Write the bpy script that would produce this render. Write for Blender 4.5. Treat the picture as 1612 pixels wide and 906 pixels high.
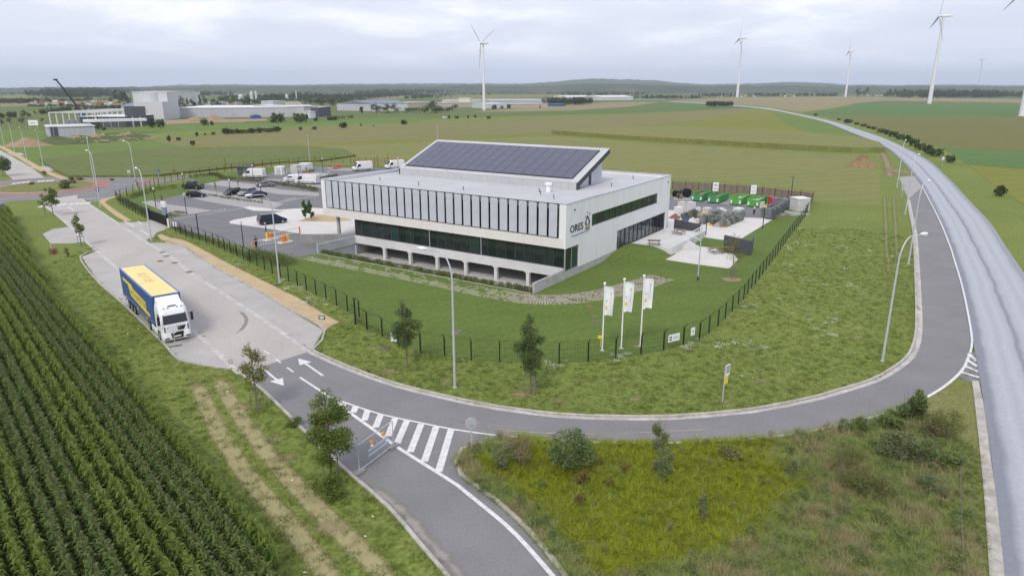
import bpy, bmesh, math, random
import numpy as np
from mathutils import Vector, Matrix
from mathutils.geometry import delaunay_2d_cdt

for o in list(bpy.data.objects): bpy.data.objects.remove(o)
scn = bpy.context.scene
COL = scn.collection
R = math.radians
random.seed(7)
rng = np.random.default_rng(11)

# ------------------------------------------------------------------ camera
CAM_H, PITCH, LENS = 22.5, 16.3, 24.0
cd = bpy.data.cameras.new('Camera'); cam = bpy.data.objects.new('Camera', cd); COL.objects.link(cam)
cam.location = (0, 0, CAM_H); cam.rotation_euler = (R(90 - PITCH), 0, 0)
cd.lens = LENS; cd.sensor_width = 36; cd.clip_start = 0.5; cd.clip_end = 40000
scn.camera = cam

# ------------------------------------------------------------------ world (overcast daylight)
SUN_EL, SUN_AZ = 46.0, 200.0            # azimuth of the sun, clockwise from +Y
w = bpy.data.worlds.new('World'); scn.world = w; w.use_nodes = True
nt = w.node_tree; nt.nodes.clear()
def nn(t, **k):
    n = nt.nodes.new(t)
    for a, b in k.items(): setattr(n, a, b)
    return n
out = nn('ShaderNodeOutputWorld'); bg = nn('ShaderNodeBackground')
sky = nn('ShaderNodeTexSky'); sky.sky_type = 'NISHITA'; sky.sun_disc = False
sky.sun_elevation = R(SUN_EL); sky.sun_rotation = R(SUN_AZ); sky.dust_density = 2.5; sky.air_density = 1.2
tc = nn('ShaderNodeTexCoord'); sep = nn('ShaderNodeSeparateXYZ'); nt.links.new(tc.outputs['Generated'], sep.inputs[0])
# cloud deck: direction projected on a plane so that the clouds flatten towards the horizon
za = nn('ShaderNodeMath', operation='MAXIMUM'); za.inputs[1].default_value = 0.0; nt.links.new(sep.outputs[2], za.inputs[0])
zb = nn('ShaderNodeMath', operation='ADD'); zb.inputs[1].default_value = 0.15; nt.links.new(za.outputs[0], zb.inputs[0])
dx = nn('ShaderNodeMath', operation='DIVIDE'); dy = nn('ShaderNodeMath', operation='DIVIDE')
nt.links.new(sep.outputs[0], dx.inputs[0]); nt.links.new(zb.outputs[0], dx.inputs[1])
nt.links.new(sep.outputs[1], dy.inputs[0]); nt.links.new(zb.outputs[0], dy.inputs[1])
cmb = nn('ShaderNodeCombineXYZ'); nt.links.new(dx.outputs[0], cmb.inputs[0]); nt.links.new(dy.outputs[0], cmb.inputs[1])
n1 = nn('ShaderNodeTexNoise'); n1.inputs['Scale'].default_value = 0.95; n1.inputs['Detail'].default_value = 9; n1.inputs['Roughness'].default_value = 0.56
n1.inputs['Distortion'].default_value = 0.35
nt.links.new(cmb.outputs[0], n1.inputs['Vector'])
rampc = nn('ShaderNodeValToRGB'); nt.links.new(n1.outputs['Fac'], rampc.inputs[0])
e = rampc.color_ramp.elements
e[0].position = 0.33; e[0].color = (6.2, 6.6, 7.9, 1); e[1].position = 0.68; e[1].color = (9.8, 10.0, 10.7, 1)
m1 = rampc.color_ramp.elements.new(0.5); m1.color = (7.1, 7.45, 8.6, 1)
# thin grey-blue veil near the horizon
ev = nn('ShaderNodeMapRange'); ev.inputs['From Min'].default_value = 0.0; ev.inputs['From Max'].default_value = 0.085
ev.inputs['To Min'].default_value = 0.0; ev.inputs['To Max'].default_value = 1.0; ev.interpolation_type = 'SMOOTHSTEP'
nt.links.new(sep.outputs[2], ev.inputs['Value'])
mixh = nn('ShaderNodeMix', data_type='RGBA'); mixh.inputs['A'].default_value = (6.8, 7.35, 9.1, 1)
nt.links.new(ev.outputs[0], mixh.inputs['Factor']); nt.links.new(rampc.outputs[0], mixh.inputs['B'])
mixs = nn('ShaderNodeMix', data_type='RGBA'); mixs.inputs['Factor'].default_value = 0.88
nt.links.new(sky.outputs[0], mixs.inputs['A']); nt.links.new(mixh.outputs['Result'], mixs.inputs['B'])
bg.inputs['Strength'].default_value = 0.096
nt.links.new(mixs.outputs['Result'], bg.inputs['Color']); nt.links.new(bg.outputs[0], out.inputs['Surface'])

# ------------------------------------------------------------------ sun behind thin cloud
sd = bpy.data.lights.new('sun', 'SUN'); sd.energy = 1.5; sd.angle = R(14); sd.color = (1.0, 0.95, 0.87)
so = bpy.data.objects.new('sun', sd); COL.objects.link(so); so.location = (0, 0, 400)
_d = Vector((math.sin(R(SUN_AZ)) * math.cos(R(SUN_EL)), math.cos(R(SUN_AZ)) * math.cos(R(SUN_EL)), math.sin(R(SUN_EL))))
so.rotation_euler = _d.to_track_quat('Z', 'Y').to_euler()

HAZE = 1.1e-4
vs = scn.view_settings
vs.view_transform = 'Standard'; vs.look = 'None'; vs.exposure = 0.47; vs.gamma = 1.0; vs.use_curve_mapping = False

# ------------------------------------------------------------------ survey: photo point -> metres on the level z
_f, _s, _c = 1075.0, math.sin(R(PITCH)), math.cos(R(PITCH))
def S(px, py, z=0.0):
    u, v = px - 806, py - 453
    t = (CAM_H - z) / (_f * _s + v * _c)
    return (u * t, (_f * _c - v * _s) * t)
def SS(pts, z=0.0): return [S(p[0], p[1], z) for p in pts]
# local frame of the office building: a along its front, b along its right side
BC = (6.46, 80.6); _ab = R(56.6)
EB = (math.cos(_ab), math.sin(_ab)); EA = (-EB[1], EB[0])
def L(a, b): return (BC[0] + a * EA[0] + b * EB[0], BC[1] + a * EA[1] + b * EB[1])

# ------------------------------------------------------------------ mesh helpers
class MB:
    def __init__(s): s.v = []; s.f = []; s.mi = []; s.cur = 0
    def add(s, vs, fs):
        o = len(s.v); s.v += [tuple(p) for p in vs]
        s.f += [tuple(i + o for i in f) for f in fs]; s.mi += [s.cur] * len(fs); return s
    def box(s, x0, x1, y0, y1, z0, z1):
        return s.add([(x0,y0,z0),(x1,y0,z0),(x1,y1,z0),(x0,y1,z0),(x0,y0,z1),(x1,y0,z1),(x1,y1,z1),(x0,y1,z1)],
                     [(3,2,1,0),(4,5,6,7),(0,1,5,4),(1,2,6,5),(2,3,7,6),(3,0,4,7)])
    def hexa(s, p):   # 8 points, bottom ring then top ring
        return s.add(p, [(3,2,1,0),(4,5,6,7),(0,1,5,4),(1,2,6,5),(2,3,7,6),(3,0,4,7)])
    def cyl(s, p0, p1, r0, r1=None, n=8, cap=True):
        r1 = r0 if r1 is None else r1
        p0, p1 = Vector(p0), Vector(p1); d = (p1 - p0)
        if d.length < 1e-6: return s
        q = d.to_track_quat('Z', 'Y'); vs = []
        for p, r in ((p0, r0), (p1, r1)):
            for i in range(n):
                a = 2 * math.pi * i / n
                vs.append(p + q @ Vector((r * math.cos(a), r * math.sin(a), 0)))
        fs = [(i, (i+1) % n, n + (i+1) % n, n + i) for i in range(n)]
        if cap:                                  # caps keep vertices of their own so that smooth sides shade evenly
            vs = vs + vs[:]; fs += [tuple(range(3*n-1, 2*n-1, -1)), tuple(range(3*n, 4*n))]
        return s.add(vs, fs)
    def tube(s, pts, r, n=6):
        for i in range(len(pts)-1):
            ra = r[i] if hasattr(r, '__len__') else r; rb = r[i+1] if hasattr(r, '__len__') else r
            s.cyl(pts[i], pts[i+1], ra, rb, n, cap=(i == 0 or i == len(pts)-2))
        return s
    def prism(s, poly, z0, z1):
        a = sum(poly[i][0]*poly[(i+1)%len(poly)][1] - poly[(i+1)%len(poly)][0]*poly[i][1] for i in range(len(poly)))
        if a < 0: poly = poly[::-1]
        n = len(poly)
        return s.add([(p[0],p[1],z0) for p in poly] + [(p[0],p[1],z1) for p in poly],
                     [tuple(range(n-1,-1,-1)), tuple(range(n,2*n))] + [(i,(i+1)%n,n+(i+1)%n,n+i) for i in range(n)])
    def side(s, prof, y0, y1, y0b=None, y1b=None):   # side profile (x,z) swept across y
        a = sum(prof[i][0]*prof[(i+1)%len(prof)][1] - prof[(i+1)%len(prof)][0]*prof[i][1] for i in range(len(prof)))
        if a < 0: prof = prof[::-1]
        n = len(prof)
        return s.add([(p[0],y0,p[1]) for p in prof] + [(p[0],y1,p[1]) for p in prof],
                     [tuple(range(n)), tuple(range(2*n-1,n-1,-1))] + [((i+1)%n,i,n+i,n+(i+1)%n) for i in range(n)])
    def quad(s, a, b, c, d): return s.add([a,b,c,d], [(0,1,2,3)])
    def ball(s, c, r, n=8, m=5, sz=None):
        sx, sy, szz = sz or (1,1,1); vs = [(c[0],c[1],c[2]-r*szz)]; fs = []
        for j in range(1, m):
            t = math.pi*j/m
            for i in range(n):
                a = 2*math.pi*i/n
                vs.append((c[0]+r*sx*math.sin(t)*math.cos(a), c[1]+r*sy*math.sin(t)*math.sin(a), c[2]-r*szz*math.cos(t)))
        vs.append((c[0],c[1],c[2]+r*szz)); top = len(vs)-1
        for i in range(n):
            fs.append((0, 1+(i+1)%n, 1+i)); fs.append((top, 1+(m-2)*n+i, 1+(m-2)*n+(i+1)%n))
            for j in range(m-2): fs.append((1+j*n+i, 1+j*n+(i+1)%n, 1+(j+1)*n+(i+1)%n, 1+(j+1)*n+i))
        return s.add(vs, fs)
    def mesh(s, name, mats, smooth=False):
        me = bpy.data.meshes.new(name); me.from_pydata(s.v, [], s.f)
        for m in (mats if isinstance(mats, (list, tuple)) else [mats]): me.materials.append(m)
        if max(s.mi, default=0) > 0: me.polygons.foreach_set('material_index', s.mi)
        if smooth: me.polygons.foreach_set('use_smooth', [len(f) <= 4 for f in s.f])
        me.update(); return me
    def obj(s, name, mats, parent=None, smooth=False, bevel=0.0):
        me = s.mesh(name, mats, smooth)
        if bevel > 0:
            bm = bmesh.new(); bm.from_mesh(me)
            bmesh.ops.remove_doubles(bm, verts=bm.verts, dist=1e-5)
            es = [e for e in bm.edges if len(e.link_faces) == 2 and e.calc_face_angle(0) > 0.5]
            try: bmesh.ops.bevel(bm, geom=es, offset=bevel, segments=1, affect='EDGES', clamp_overlap=True)
            except Exception: pass
            bm.to_mesh(me); bm.free()
        return link(name, me, parent)
def link(name, me, parent=None):
    o = bpy.data.objects.new(name, me); COL.objects.link(o)
    if parent is not None: o.parent = parent
    return o
def tag(o, label=None, cat=None, group=None, kind=None):
    if label: o['label'] = label
    if cat: o['category'] = cat
    if group: o['group'] = group
    if kind: o['kind'] = kind
    return o
def thing(name, loc, rz, label, cat, group=None):
    o = bpy.data.objects.new(name, None); COL.objects.link(o); o.empty_display_size = 0.3
    o.location = (loc[0], loc[1], loc[2] if len(loc) > 2 else 0.0); o.rotation_euler = (0, 0, rz)
    return tag(o, label, cat, group)
def kids(o): return [c for c in bpy.data.objects if c.parent == o]
def clone(o, parent=None, _cache={}):
    c = o.copy(); COL.objects.link(c)
    if parent is not None: c.parent = parent
    for k in o.children: clone(k, c)
    return c
def place(o, loc, rz=0.0, sc=None, label=None, group=None):
    o.location = (loc[0], loc[1], loc[2] if len(loc) > 2 else 0.0); o.rotation_euler = (0, 0, rz)
    if sc: o.scale = sc if hasattr(sc, '__len__') else (sc, sc, sc)
    if label: o['label'] = label
    if group: o['group'] = group
    return o
def heading(p, q): return math.atan2(q[1]-p[1], q[0]-p[0])

def crv(pts, step=1.0, closed=False):      # Catmull-Rom through points
    P = [Vector((p[0], p[1])) for p in pts]; n = len(P); out = []
    rg = range(n) if closed else range(n-1)
    for i in rg:
        p1, p2 = P[i], P[(i+1) % n]
        p0 = P[i-1] if (closed or i > 0) else p1*2 - p2
        p3 = P[(i+2) % n] if (closed or i < n-2) else p2*2 - p1
        k = max(1, int((p2-p1).length/step))
        for j in range(k):
            t = j/k
            q = 0.5*((2*p1) + (p2-p0)*t + (2*p0-5*p1+4*p2-p3)*t*t + (3*p1-p0-3*p2+p3)*t**3)
            out.append((q.x, q.y))
    if not closed: out.append((P[-1].x, P[-1].y))
    return out
def offs(pts, d):                           # offset polyline to its left by d
    o = []; n = len(pts)
    for i in range(n):
        a = Vector(pts[max(0, i-1)][:2]); b = Vector(pts[min(n-1, i+1)][:2]); t = (b-a)
        if t.length < 1e-9: t = Vector((1, 0))
        t.normalize(); o.append((pts[i][0]-t.y*d, pts[i][1]+t.x*d))
    return o
def inpoly(p, poly):
    x, y = p; c = False; j = len(poly)-1
    for i in range(len(poly)):
        xi, yi = poly[i][0], poly[i][1]; xj, yj = poly[j][0], poly[j][1]
        if (yi > y) != (yj > y) and x < (xj-xi)*(y-yi)/(yj-yi)+xi: c = not c
        j = i
    return c
def inpoly_np(X, Y, poly):
    c = np.zeros(X.shape, bool); j = len(poly)-1
    for i in range(len(poly)):
        xi, yi = poly[i][0], poly[i][1]; xj, yj = poly[j][0], poly[j][1]
        if yi != yj:
            c ^= ((yi > Y) != (yj > Y)) & (X < (xj-xi)*(Y-yi)/(yj-yi)+xi)
        j = i
    return c
def sheet_mesh(name, poly, z, mat, holes=(), thick=0.0):
    vs = []; es = []
    for lp in [poly] + list(holes):
        o = len(vs); vs += [Vector((p[0], p[1])) for p in lp]; n = len(lp)
        es += [(o+i, o+(i+1) % n) for i in range(n)]
    rv, re, rf, *_ = delaunay_2d_cdt(vs, es, [], 0, 1e-5)
    fs = []
    for f in rf:
        c = (sum(rv[i].x for i in f)/len(f), sum(rv[i].y for i in f)/len(f))
        if inpoly(c, poly) and not any(inpoly(c, h) for h in holes): fs.append(tuple(f))
    V = [(p.x, p.y, z) for p in rv]
    if thick > 0:                           # side walls down to z - thick
        o = len(V); n = len(poly)
        V += [(p[0], p[1], z) for p in poly] + [(p[0], p[1], z-thick) for p in poly]
        fs += [(o+i, o+n+i, o+n+(i+1) % n, o+(i+1) % n) for i in range(n)]
    me = bpy.data.meshes.new(name); me.from_pydata(V, [], fs); me.materials.append(mat); me.update()
    return me
def sheet(name, poly, z, mat, holes=(), thick=0.0, parent=None):
    o = link(name, sheet_mesh(name, poly, z, mat, holes, thick), parent)
    if parent is None: o['kind'] = 'structure'
    return o
def ribbon(mb, pts, d0, d1, z):             # flat strip between two offsets of a polyline
    A, B = offs(pts, d0), offs(pts, d1); n = len(pts)
    mb.add([(p[0], p[1], z) for p in A] + [(p[0], p[1], z) for p in B], [(i+1, i, n+i, n+i+1) for i in range(n-1)]); return mb
def kerb_strip(mb, pts, d0, d1, z0, z1):
    A, B = offs(pts, d0), offs(pts, d1); n = len(pts)
    V = [(p[0],p[1],z0) for p in A] + [(p[0],p[1],z1) for p in A] + [(p[0],p[1],z1) for p in B] + [(p[0],p[1],z0) for p in B]
    F = []
    for i in range(n-1):
        for k in range(3): F.append((k*n+i, k*n+i+1, (k+1)*n+i+1, (k+1)*n+i))
    F += [(0, n, 2*n, 3*n), (4*n-1, 3*n-1, 2*n-1, n-1)]
    mb.add(V, F); return mb
def line_mark(mb, a, b, wd, z):
    a, b = Vector(a[:2]), Vector(b[:2]); t = (b-a).normalized(); nrm = Vector((-t.y, t.x))*wd/2
    mb.add([(a.x+nrm.x,a.y+nrm.y,z),(a.x-nrm.x,a.y-nrm.y,z),(b.x-nrm.x,b.y-nrm.y,z),(b.x+nrm.x,b.y+nrm.y,z)], [(0,1,2,3)])

# ------------------------------------------------------------------ materials
def newmat(name):
    m = bpy.data.materials.new(name); m.use_nodes = True; t = m.node_tree
    return m, t, t.nodes['Principled BSDF']
def c4(c): return (c[0], c[1], c[2], 1)
def mat(name, col, rough=0.6, metal=0.0, col2=None, scale=3.0, bump=0.0, bscale=None, spec=None, stretch=None, fine=0.0, finescale=40.0, det=5, world=False, lo=0.35, hi=0.65, isl=0.0):
    m, t, b = newmat(name); lk = t.links.new
    b.inputs['Roughness'].default_value = rough; b.inputs['Metallic'].default_value = metal
    if spec is not None: b.inputs['Specular IOR Level'].default_value = spec
    b.inputs['Base Color'].default_value = c4(col)
    if col2 is None and bump == 0 and isl == 0: return m
    tcn = t.nodes.new('ShaderNodeTexCoord'); vec = tcn.outputs['Object']
    if world:
        gn = t.nodes.new('ShaderNodeNewGeometry'); vec = gn.outputs['Position']
    if stretch:
        mp = t.nodes.new('ShaderNodeMapping'); lk(vec, mp.inputs['Vector'])
        mp.inputs['Rotation'].default_value = (0, 0, stretch[3] if len(stretch) > 3 else 0); mp.inputs['Scale'].default_value = stretch[:3]; vec = mp.outputs[0]
    last = None
    if col2 is not None:
        n = t.nodes.new('ShaderNodeTexNoise'); n.inputs['Scale'].default_value = scale; n.inputs['Detail'].default_value = det; n.inputs['Roughness'].default_value = 0.6
        lk(vec, n.inputs['Vector'])
        mr = t.nodes.new('ShaderNodeMapRange'); mr.inputs['From Min'].default_value = lo; mr.inputs['From Max'].default_value = hi; lk(n.outputs['Fac'], mr.inputs['Value'])
        mx = t.nodes.new('ShaderNodeMix'); mx.data_type = 'RGBA'; mx.inputs['A'].default_value = c4(col); mx.inputs['B'].default_value = c4(col2)
        lk(mr.outputs[0], mx.inputs['Factor']); last = mx.outputs['Result']
    if fine > 0 or isl > 0:
        hv = t.nodes.new('ShaderNodeHueSaturation')
        if last is not None: lk(last, hv.inputs['Color'])
        else: hv.inputs['Color'].default_value = c4(col)
        mr2 = t.nodes.new('ShaderNodeMapRange'); k = max(fine, isl)
        mr2.inputs['To Min'].default_value = 1-k; mr2.inputs['To Max'].default_value = 1+k
        if isl > 0:
            gi = t.nodes.new('ShaderNodeNewGeometry'); lk(gi.outputs['Random Per Island'], mr2.inputs['Value'])
        else:
            n2 = t.nodes.new('ShaderNodeTexNoise'); n2.inputs['Scale'].default_value = finescale; n2.inputs['Detail'].default_value = 3; lk(vec, n2.inputs['Vector'])
            mr2.inputs['From Min'].default_value = 0.3; mr2.inputs['From Max'].default_value = 0.7
            lk(n2.outputs['Fac'], mr2.inputs['Value'])
        lk(mr2.outputs[0], hv.inputs['Value']); last = hv.outputs[0]
    if last is not None: lk(last, b.inputs['Base Color'])
    if bump > 0:
        nb = t.nodes.new('ShaderNodeTexNoise'); nb.inputs['Scale'].default_value = bscale or scale*4; nb.inputs['Detail'].default_value = 4; lk(vec, nb.inputs['Vector'])
        bp = t.nodes.new('ShaderNodeBump'); bp.inputs['Strength'].default_value = 1.0; bp.inputs['Distance'].default_value = bump
        lk(nb.outputs['Fac'], bp.inputs['Height']); lk(bp.outputs[0], b.inputs['Normal'])
    return m
def leafmat(name, col, col2, isl=0.35, scale=1.2, rough=0.65):
    m = mat(name, col, rough, col2=col2, scale=scale, isl=isl, spec=0.25)
    t = m.node_tree; b = t.nodes['Principled BSDF']; out_ = [n for n in t.nodes if n.type == 'OUTPUT_MATERIAL'][0]     # thin leaves let light through
    tr = t.nodes.new('ShaderNodeBsdfTranslucent'); mx = t.nodes.new('ShaderNodeMixShader'); mx.inputs[0].default_value = 0.45
    t.links.new(b.inputs['Base Color'].links[0].from_socket, tr.inputs['Color'])
    t.links.new(b.outputs[0], mx.inputs[1]); t.links.new(tr.outputs[0], mx.inputs[2]); t.links.new(mx.outputs[0], out_.inputs['Surface'])
    return m
def ground_mat(name, ca, cb, cc, s1=0.06, s2=0.9, fine=0.35, finescale=9.0, bump=0.05, amt=0.6, stretch=None, rows=None):
    """two patch scales, a third tint in spots, fine mottling"""
    m, t, b = newmat(name); lk = t.links.new
    b.inputs['Roughness'].default_value = 0.9; b.inputs['Specular IOR Level'].default_value = 0.15
    vec = t.nodes.new('ShaderNodeTexCoord').outputs['Object']
    if stretch:
        mp = t.nodes.new('ShaderNodeMapping'); lk(vec, mp.inputs['Vector']); mp.inputs['Rotation'].default_value = (0, 0, stretch[2]); mp.inputs['Scale'].default_value = (stretch[0], stretch[1], 1); vec = mp.outputs[0]
    def noise(sc, det=5, lo=.35, hi=.65):
        n = t.nodes.new('ShaderNodeTexNoise'); n.inputs['Scale'].default_value = sc; n.inputs['Detail'].default_value = det; n.inputs['Roughness'].default_value = .62
        lk(vec, n.inputs['Vector']); mr = t.nodes.new('ShaderNodeMapRange'); mr.inputs['From Min'].default_value = lo; mr.inputs['From Max'].default_value = hi
        lk(n.outputs['Fac'], mr.inputs['Value']); return n, mr.outputs[0]
    n1_, f1 = noise(s1); n2_, f2 = noise(s2, 6, .5, .75); n3_, f3 = noise(finescale, 4, .3, .7)
    x1 = t.nodes.new('ShaderNodeMix'); x1.data_type = 'RGBA'; x1.inputs['A'].default_value = c4(ca); x1.inputs['B'].default_value = c4(cb); lk(f1, x1.inputs['Factor'])
    mm = t.nodes.new('ShaderNodeMath'); mm.operation = 'MULTIPLY'; mm.inputs[1].default_value = amt; lk(f2, mm.inputs[0])
    x2 = t.nodes.new('ShaderNodeMix'); x2.data_type = 'RGBA'; x2.inputs['B'].default_value = c4(cc); lk(x1.outputs['Result'], x2.inputs['A']); lk(mm.outputs[0], x2.inputs['Factor'])
    hv = t.nodes.new('ShaderNodeHueSaturation'); lk(x2.outputs['Result'], hv.inputs['Color'])
    mr2 = t.nodes.new('ShaderNodeMapRange'); mr2.inputs['To Min'].default_value = 1-fine; mr2.inputs['To Max'].default_value = 1+fine; lk(f3, mr2.inputs['Value'])
    lk(mr2.outputs[0], hv.inputs['Value']); lk(hv.outputs[0], b.inputs['Base Color'])
    if rows:                                    # drilled rows / mowing swaths: (scale, strength, angle)
        mpw = t.nodes.new('ShaderNodeMapping'); mpw.inputs['Rotation'].default_value = (0, 0, rows[2]); lk(t.nodes['Texture Coordinate'].outputs['Object'], mpw.inputs['Vector'])
        wv = t.nodes.new('ShaderNodeTexWave'); wv.inputs['Scale'].default_value = rows[0]; wv.inputs['Distortion'].default_value = 1.2; wv.inputs['Detail'].default_value = 3; wv.inputs['Detail Scale'].default_value = .6; lk(mpw.outputs[0], wv.inputs['Vector'])
        mw = t.nodes.new('ShaderNodeMapRange'); mw.inputs['To Min'].default_value = 1-rows[1]; mw.inputs['To Max'].default_value = 1+rows[1]; lk(wv.outputs['Fac'], mw.inputs['Value'])
        h2 = t.nodes.new('ShaderNodeHueSaturation'); lk(hv.outputs[0], h2.inputs['Color']); lk(mw.outputs[0], h2.inputs['Value']); lk(h2.outputs[0], b.inputs['Base Color'])
    if bump > 0:
        bp = t.nodes.new('ShaderNodeBump'); bp.inputs['Distance'].default_value = bump; lk(n3_.outputs['Fac'], bp.inputs['Height']); lk(bp.outputs[0], b.inputs['Normal'])
    return m
M = {}
M['white_render'] = mat('white_render', (.76, .76, .765), .75, col2=(.695, .70, .705), scale=.8, stretch=(1, 1, .12))
M['sill_concrete'] = mat('sill_concrete', (.70, .66, .62), .8, col2=(.64, .605, .57), scale=.6, fine=.04, finescale=6)
M['louvre'] = mat('louvre', (.56, .57, .63), .45, col2=(.50, .51, .57), scale=.5, metal=.15)
M['anthracite'] = mat('anthracite', (.035, .037, .045), .5)
M['roof_membrane'] = mat('roof_membrane', (.475, .475, .49), .75, col2=(.43, .425, .43), scale=.25, fine=.05, finescale=2.0)
M['metal_clad'] = mat('metal_clad', (.55, .56, .58), .5, metal=.2, col2=(.50, .51, .53), scale=.5)
M['concrete'] = mat('concrete', (.44, .43, .42), .85, col2=(.34, .33, .32), scale=.8, fine=.08, finescale=5, bump=.004)
M['concrete_dark'] = mat('concrete_dark', (.30, .29, .28), .85, col2=(.22, .215, .21), scale=.6, fine=.1, finescale=5)
M['concrete_light'] = mat('concrete_light', (.60, .59, .57), .85, col2=(.52, .51, .50), scale=.4, fine=.05, finescale=4)
M['glass'] = mat('glass', (.012, .020, .017), .04, spec=.7)
M['glass_b'] = mat('glass_b', (.026, .040, .034), .06, spec=.7, col2=(.014, .02, .018), scale=.7)
M['glass_c'] = mat('glass_c', (.018, .026, .024), .05, spec=.8)
M['glass_green'] = mat('glass_green', (.02, .045, .035), .05, spec=.7)
M['glass_car'] = mat('glass_car', (.012, .014, .018), .06, spec=.6)
M['solar'] = mat('solar', (.062, .062, .098), .16, spec=.6, col2=(.074, .074, .112), scale=.6)
M['alu'] = mat('alu', (.62, .63, .65), .35, metal=.7)
M['steel'] = mat('steel', (.46, .47, .48), .45, metal=.6)
M['galv'] = mat('galv', (.52, .55, .58), .5, metal=.35)
M['black_metal'] = mat('black_metal', (.008, .008, .009), .55)
M['white_paint'] = mat('white_paint', (.78, .78, .78), .5)
M['road_white'] = mat('road_white', (.70, .69, .68), .8, col2=(.55, .54, .53), scale=2.5, fine=.06, finescale=14)
M['grey_plastic'] = mat('grey_plastic', (.16, .17, .18), .6, col2=(.12, .13, .14), scale=1.5)
M['rubber'] = mat('rubber', (.012, .012, .012), .85)
M['rim'] = mat('rim', (.5, .5, .52), .35, metal=.7)
M['orange'] = mat('orange', (.75, .22, .02), .5)
M['yellow'] = mat('yellow', (.80, .55, .04), .5)
M['red'] = mat('red', (.50, .03, .03), .45)
M['blue'] = mat('blue', (.03, .10, .35), .5)
M['bark'] = mat('bark', (.13, .10, .075), .9, col2=(.20, .165, .13), scale=8)
M['wood'] = mat('wood', (.25, .19, .13), .85, col2=(.17, .13, .10), scale=4)
M['stake'] = mat('stake', (.22, .20, .17), .9, col2=(.15, .13, .11), scale=5)
M['soil'] = mat('soil', (.34, .24, .15), .95, col2=(.24, .165, .10), scale=.5, fine=.15, finescale=2, bump=.1)
M['screen'] = mat('screen', (.27, .215, .17), .9, col2=(.19, .15, .12), scale=1.2, stretch=(1, 1, .2))

# ------------------------------------------------------------------ ground colours
G_BASE = ground_mat('meadow_grass', (.136, .178, .036), (.172, .206, .046), (.225, .220, .084), s1=.05, s2=.55, fine=.40, finescale=3.5, bump=.12, amt=.5)
G_LAWN = ground_mat('mown_lawn', (.092, .136, .028), (.112, .158, .034), (.135, .164, .046), s1=.12, s2=.7, fine=.32, finescale=3.2, bump=.05, amt=.55, stretch=(.6, 1.6, .5), rows=(.20, .03, .95))
G_ROUGH = ground_mat('rough_ground', (.155, .172, .046), (.195, .200, .068), (.25, .225, .115), s1=.12, s2=.8, fine=.4, finescale=5, bump=.15, amt=.8)
G_PLAIN = ground_mat('far_meadow', (.095, .135, .035), (.120, .150, .042), (.140, .145, .060), s1=.012, s2=.08, fine=.18, finescale=.8, bump=0, amt=.5, stretch=(.5, 1.5, .1))
def field_mat(name, a, b, c, rot=0.2, s=.03, fine=.16, fs=.6, rows=(.045, .045, 1.25)): return ground_mat(name, a, b, c, s1=s, s2=s*7, fine=fine, finescale=fs, bump=0, amt=.75, stretch=(.35, 1.8, rot), rows=rows)
F_OLIVE = field_mat('stubble_olive', (.205, .190, .066), (.175, .188, .056), (.138, .178, .048), .05)
F_BROWN = field_mat('field_brown', (.195, .175, .070), (.175, .168, .062), (.150, .168, .052), .05)
F_TAN = field_mat('field_tan', (.27, .220, .115), (.235, .195, .10), (.21, .18, .085), .05)
F_YELLOW = field_mat('mustard_green', (.165, .175, .030), (.185, .190, .032), (.130, .150, .030), .1)
F_GREEN = field_mat('field_green', (.085, .150, .040), (.100, .165, .045), (.085, .135, .035), .1)
F_BRIGHT = field_mat('meadow_bright', (.115, .172, .034), (.130, .185, .038), (.100, .150, .030), .3)
F_DARK = field_mat('beet_crop', (.112, .142, .038), (.130, .150, .044), (.155, .155, .052), .4, s=.05, fine=.3, fs=1.4, rows=(.16, .14, .6))
F_HEATH = field_mat('field_heath', (.138, .142, .036), (.150, .132, .045), (.120, .148, .034), .2, s=.04, fine=.2)
M['asphalt'] = mat('asphalt', (.176, .169, .173), .9, col2=(.205, .197, .200), scale=.22, fine=.10, finescale=7, bump=.004, bscale=60)
M['asphalt_dark'] = mat('asphalt_dark', (.148, .142, .150), .9, col2=(.172, .166, .173), scale=.25, fine=.08, finescale=6)
M['road_concrete'] = mat('road_concrete', (.435, .400, .368), .9, col2=(.375, .346, .32), scale=.16, fine=.07, finescale=5, stretch=(1, .35, 1, R(40)))
M['lay_concrete'] = mat('lay_concrete', (.42, .392, .368), .9, col2=(.355, .332, .312), scale=.35, fine=.09, finescale=5)
M['road_grey'] = mat('road_grey', (.325, .34, .368), .9, col2=(.285, .30, .33), scale=.3, fine=.09, finescale=9)
M['road_grey_dark'] = mat('road_grey_dark', (.17, .18, .215), .9, col2=(.23, .245, .28), scale=.5, fine=.15, finescale=7)
M['kerb'] = mat('kerb', (.46, .43, .385), .9, col2=(.33, .30, .26), scale=.7, fine=.15, finescale=4)
M['ochre'] = mat('ochre_gravel', (.48, .36, .21), .95, col2=(.42, .31, .18), scale=.5, fine=.10, finescale=8)
M['cobble'] = mat('cobble', (.36, .34, .33), .9, col2=(.29, .27, .265), scale=1.2, fine=.16, finescale=6)
M['paving'] = mat('paving', (.60, .57, .54), .85, col2=(.54, .515, .49), scale=.3, fine=.05, finescale=4)
M['redring'] = mat('red_asphalt', (.36, .16, .125), .9, col2=(.29, .13, .105), scale=.5, fine=.08, finescale=5)

PIT = [L(.25, -6.4), L(35.75, -6.4), L(35.75, 30), L(.25, 30)]
pit_i = PIT
FAR = 9600
sheet('ground', [(-FAR, -400), (FAR, -400), (FAR, 600), (FAR, FAR), (-FAR, FAR), (-FAR, 600)], 0.0, G_BASE, holes=[PIT])

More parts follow.
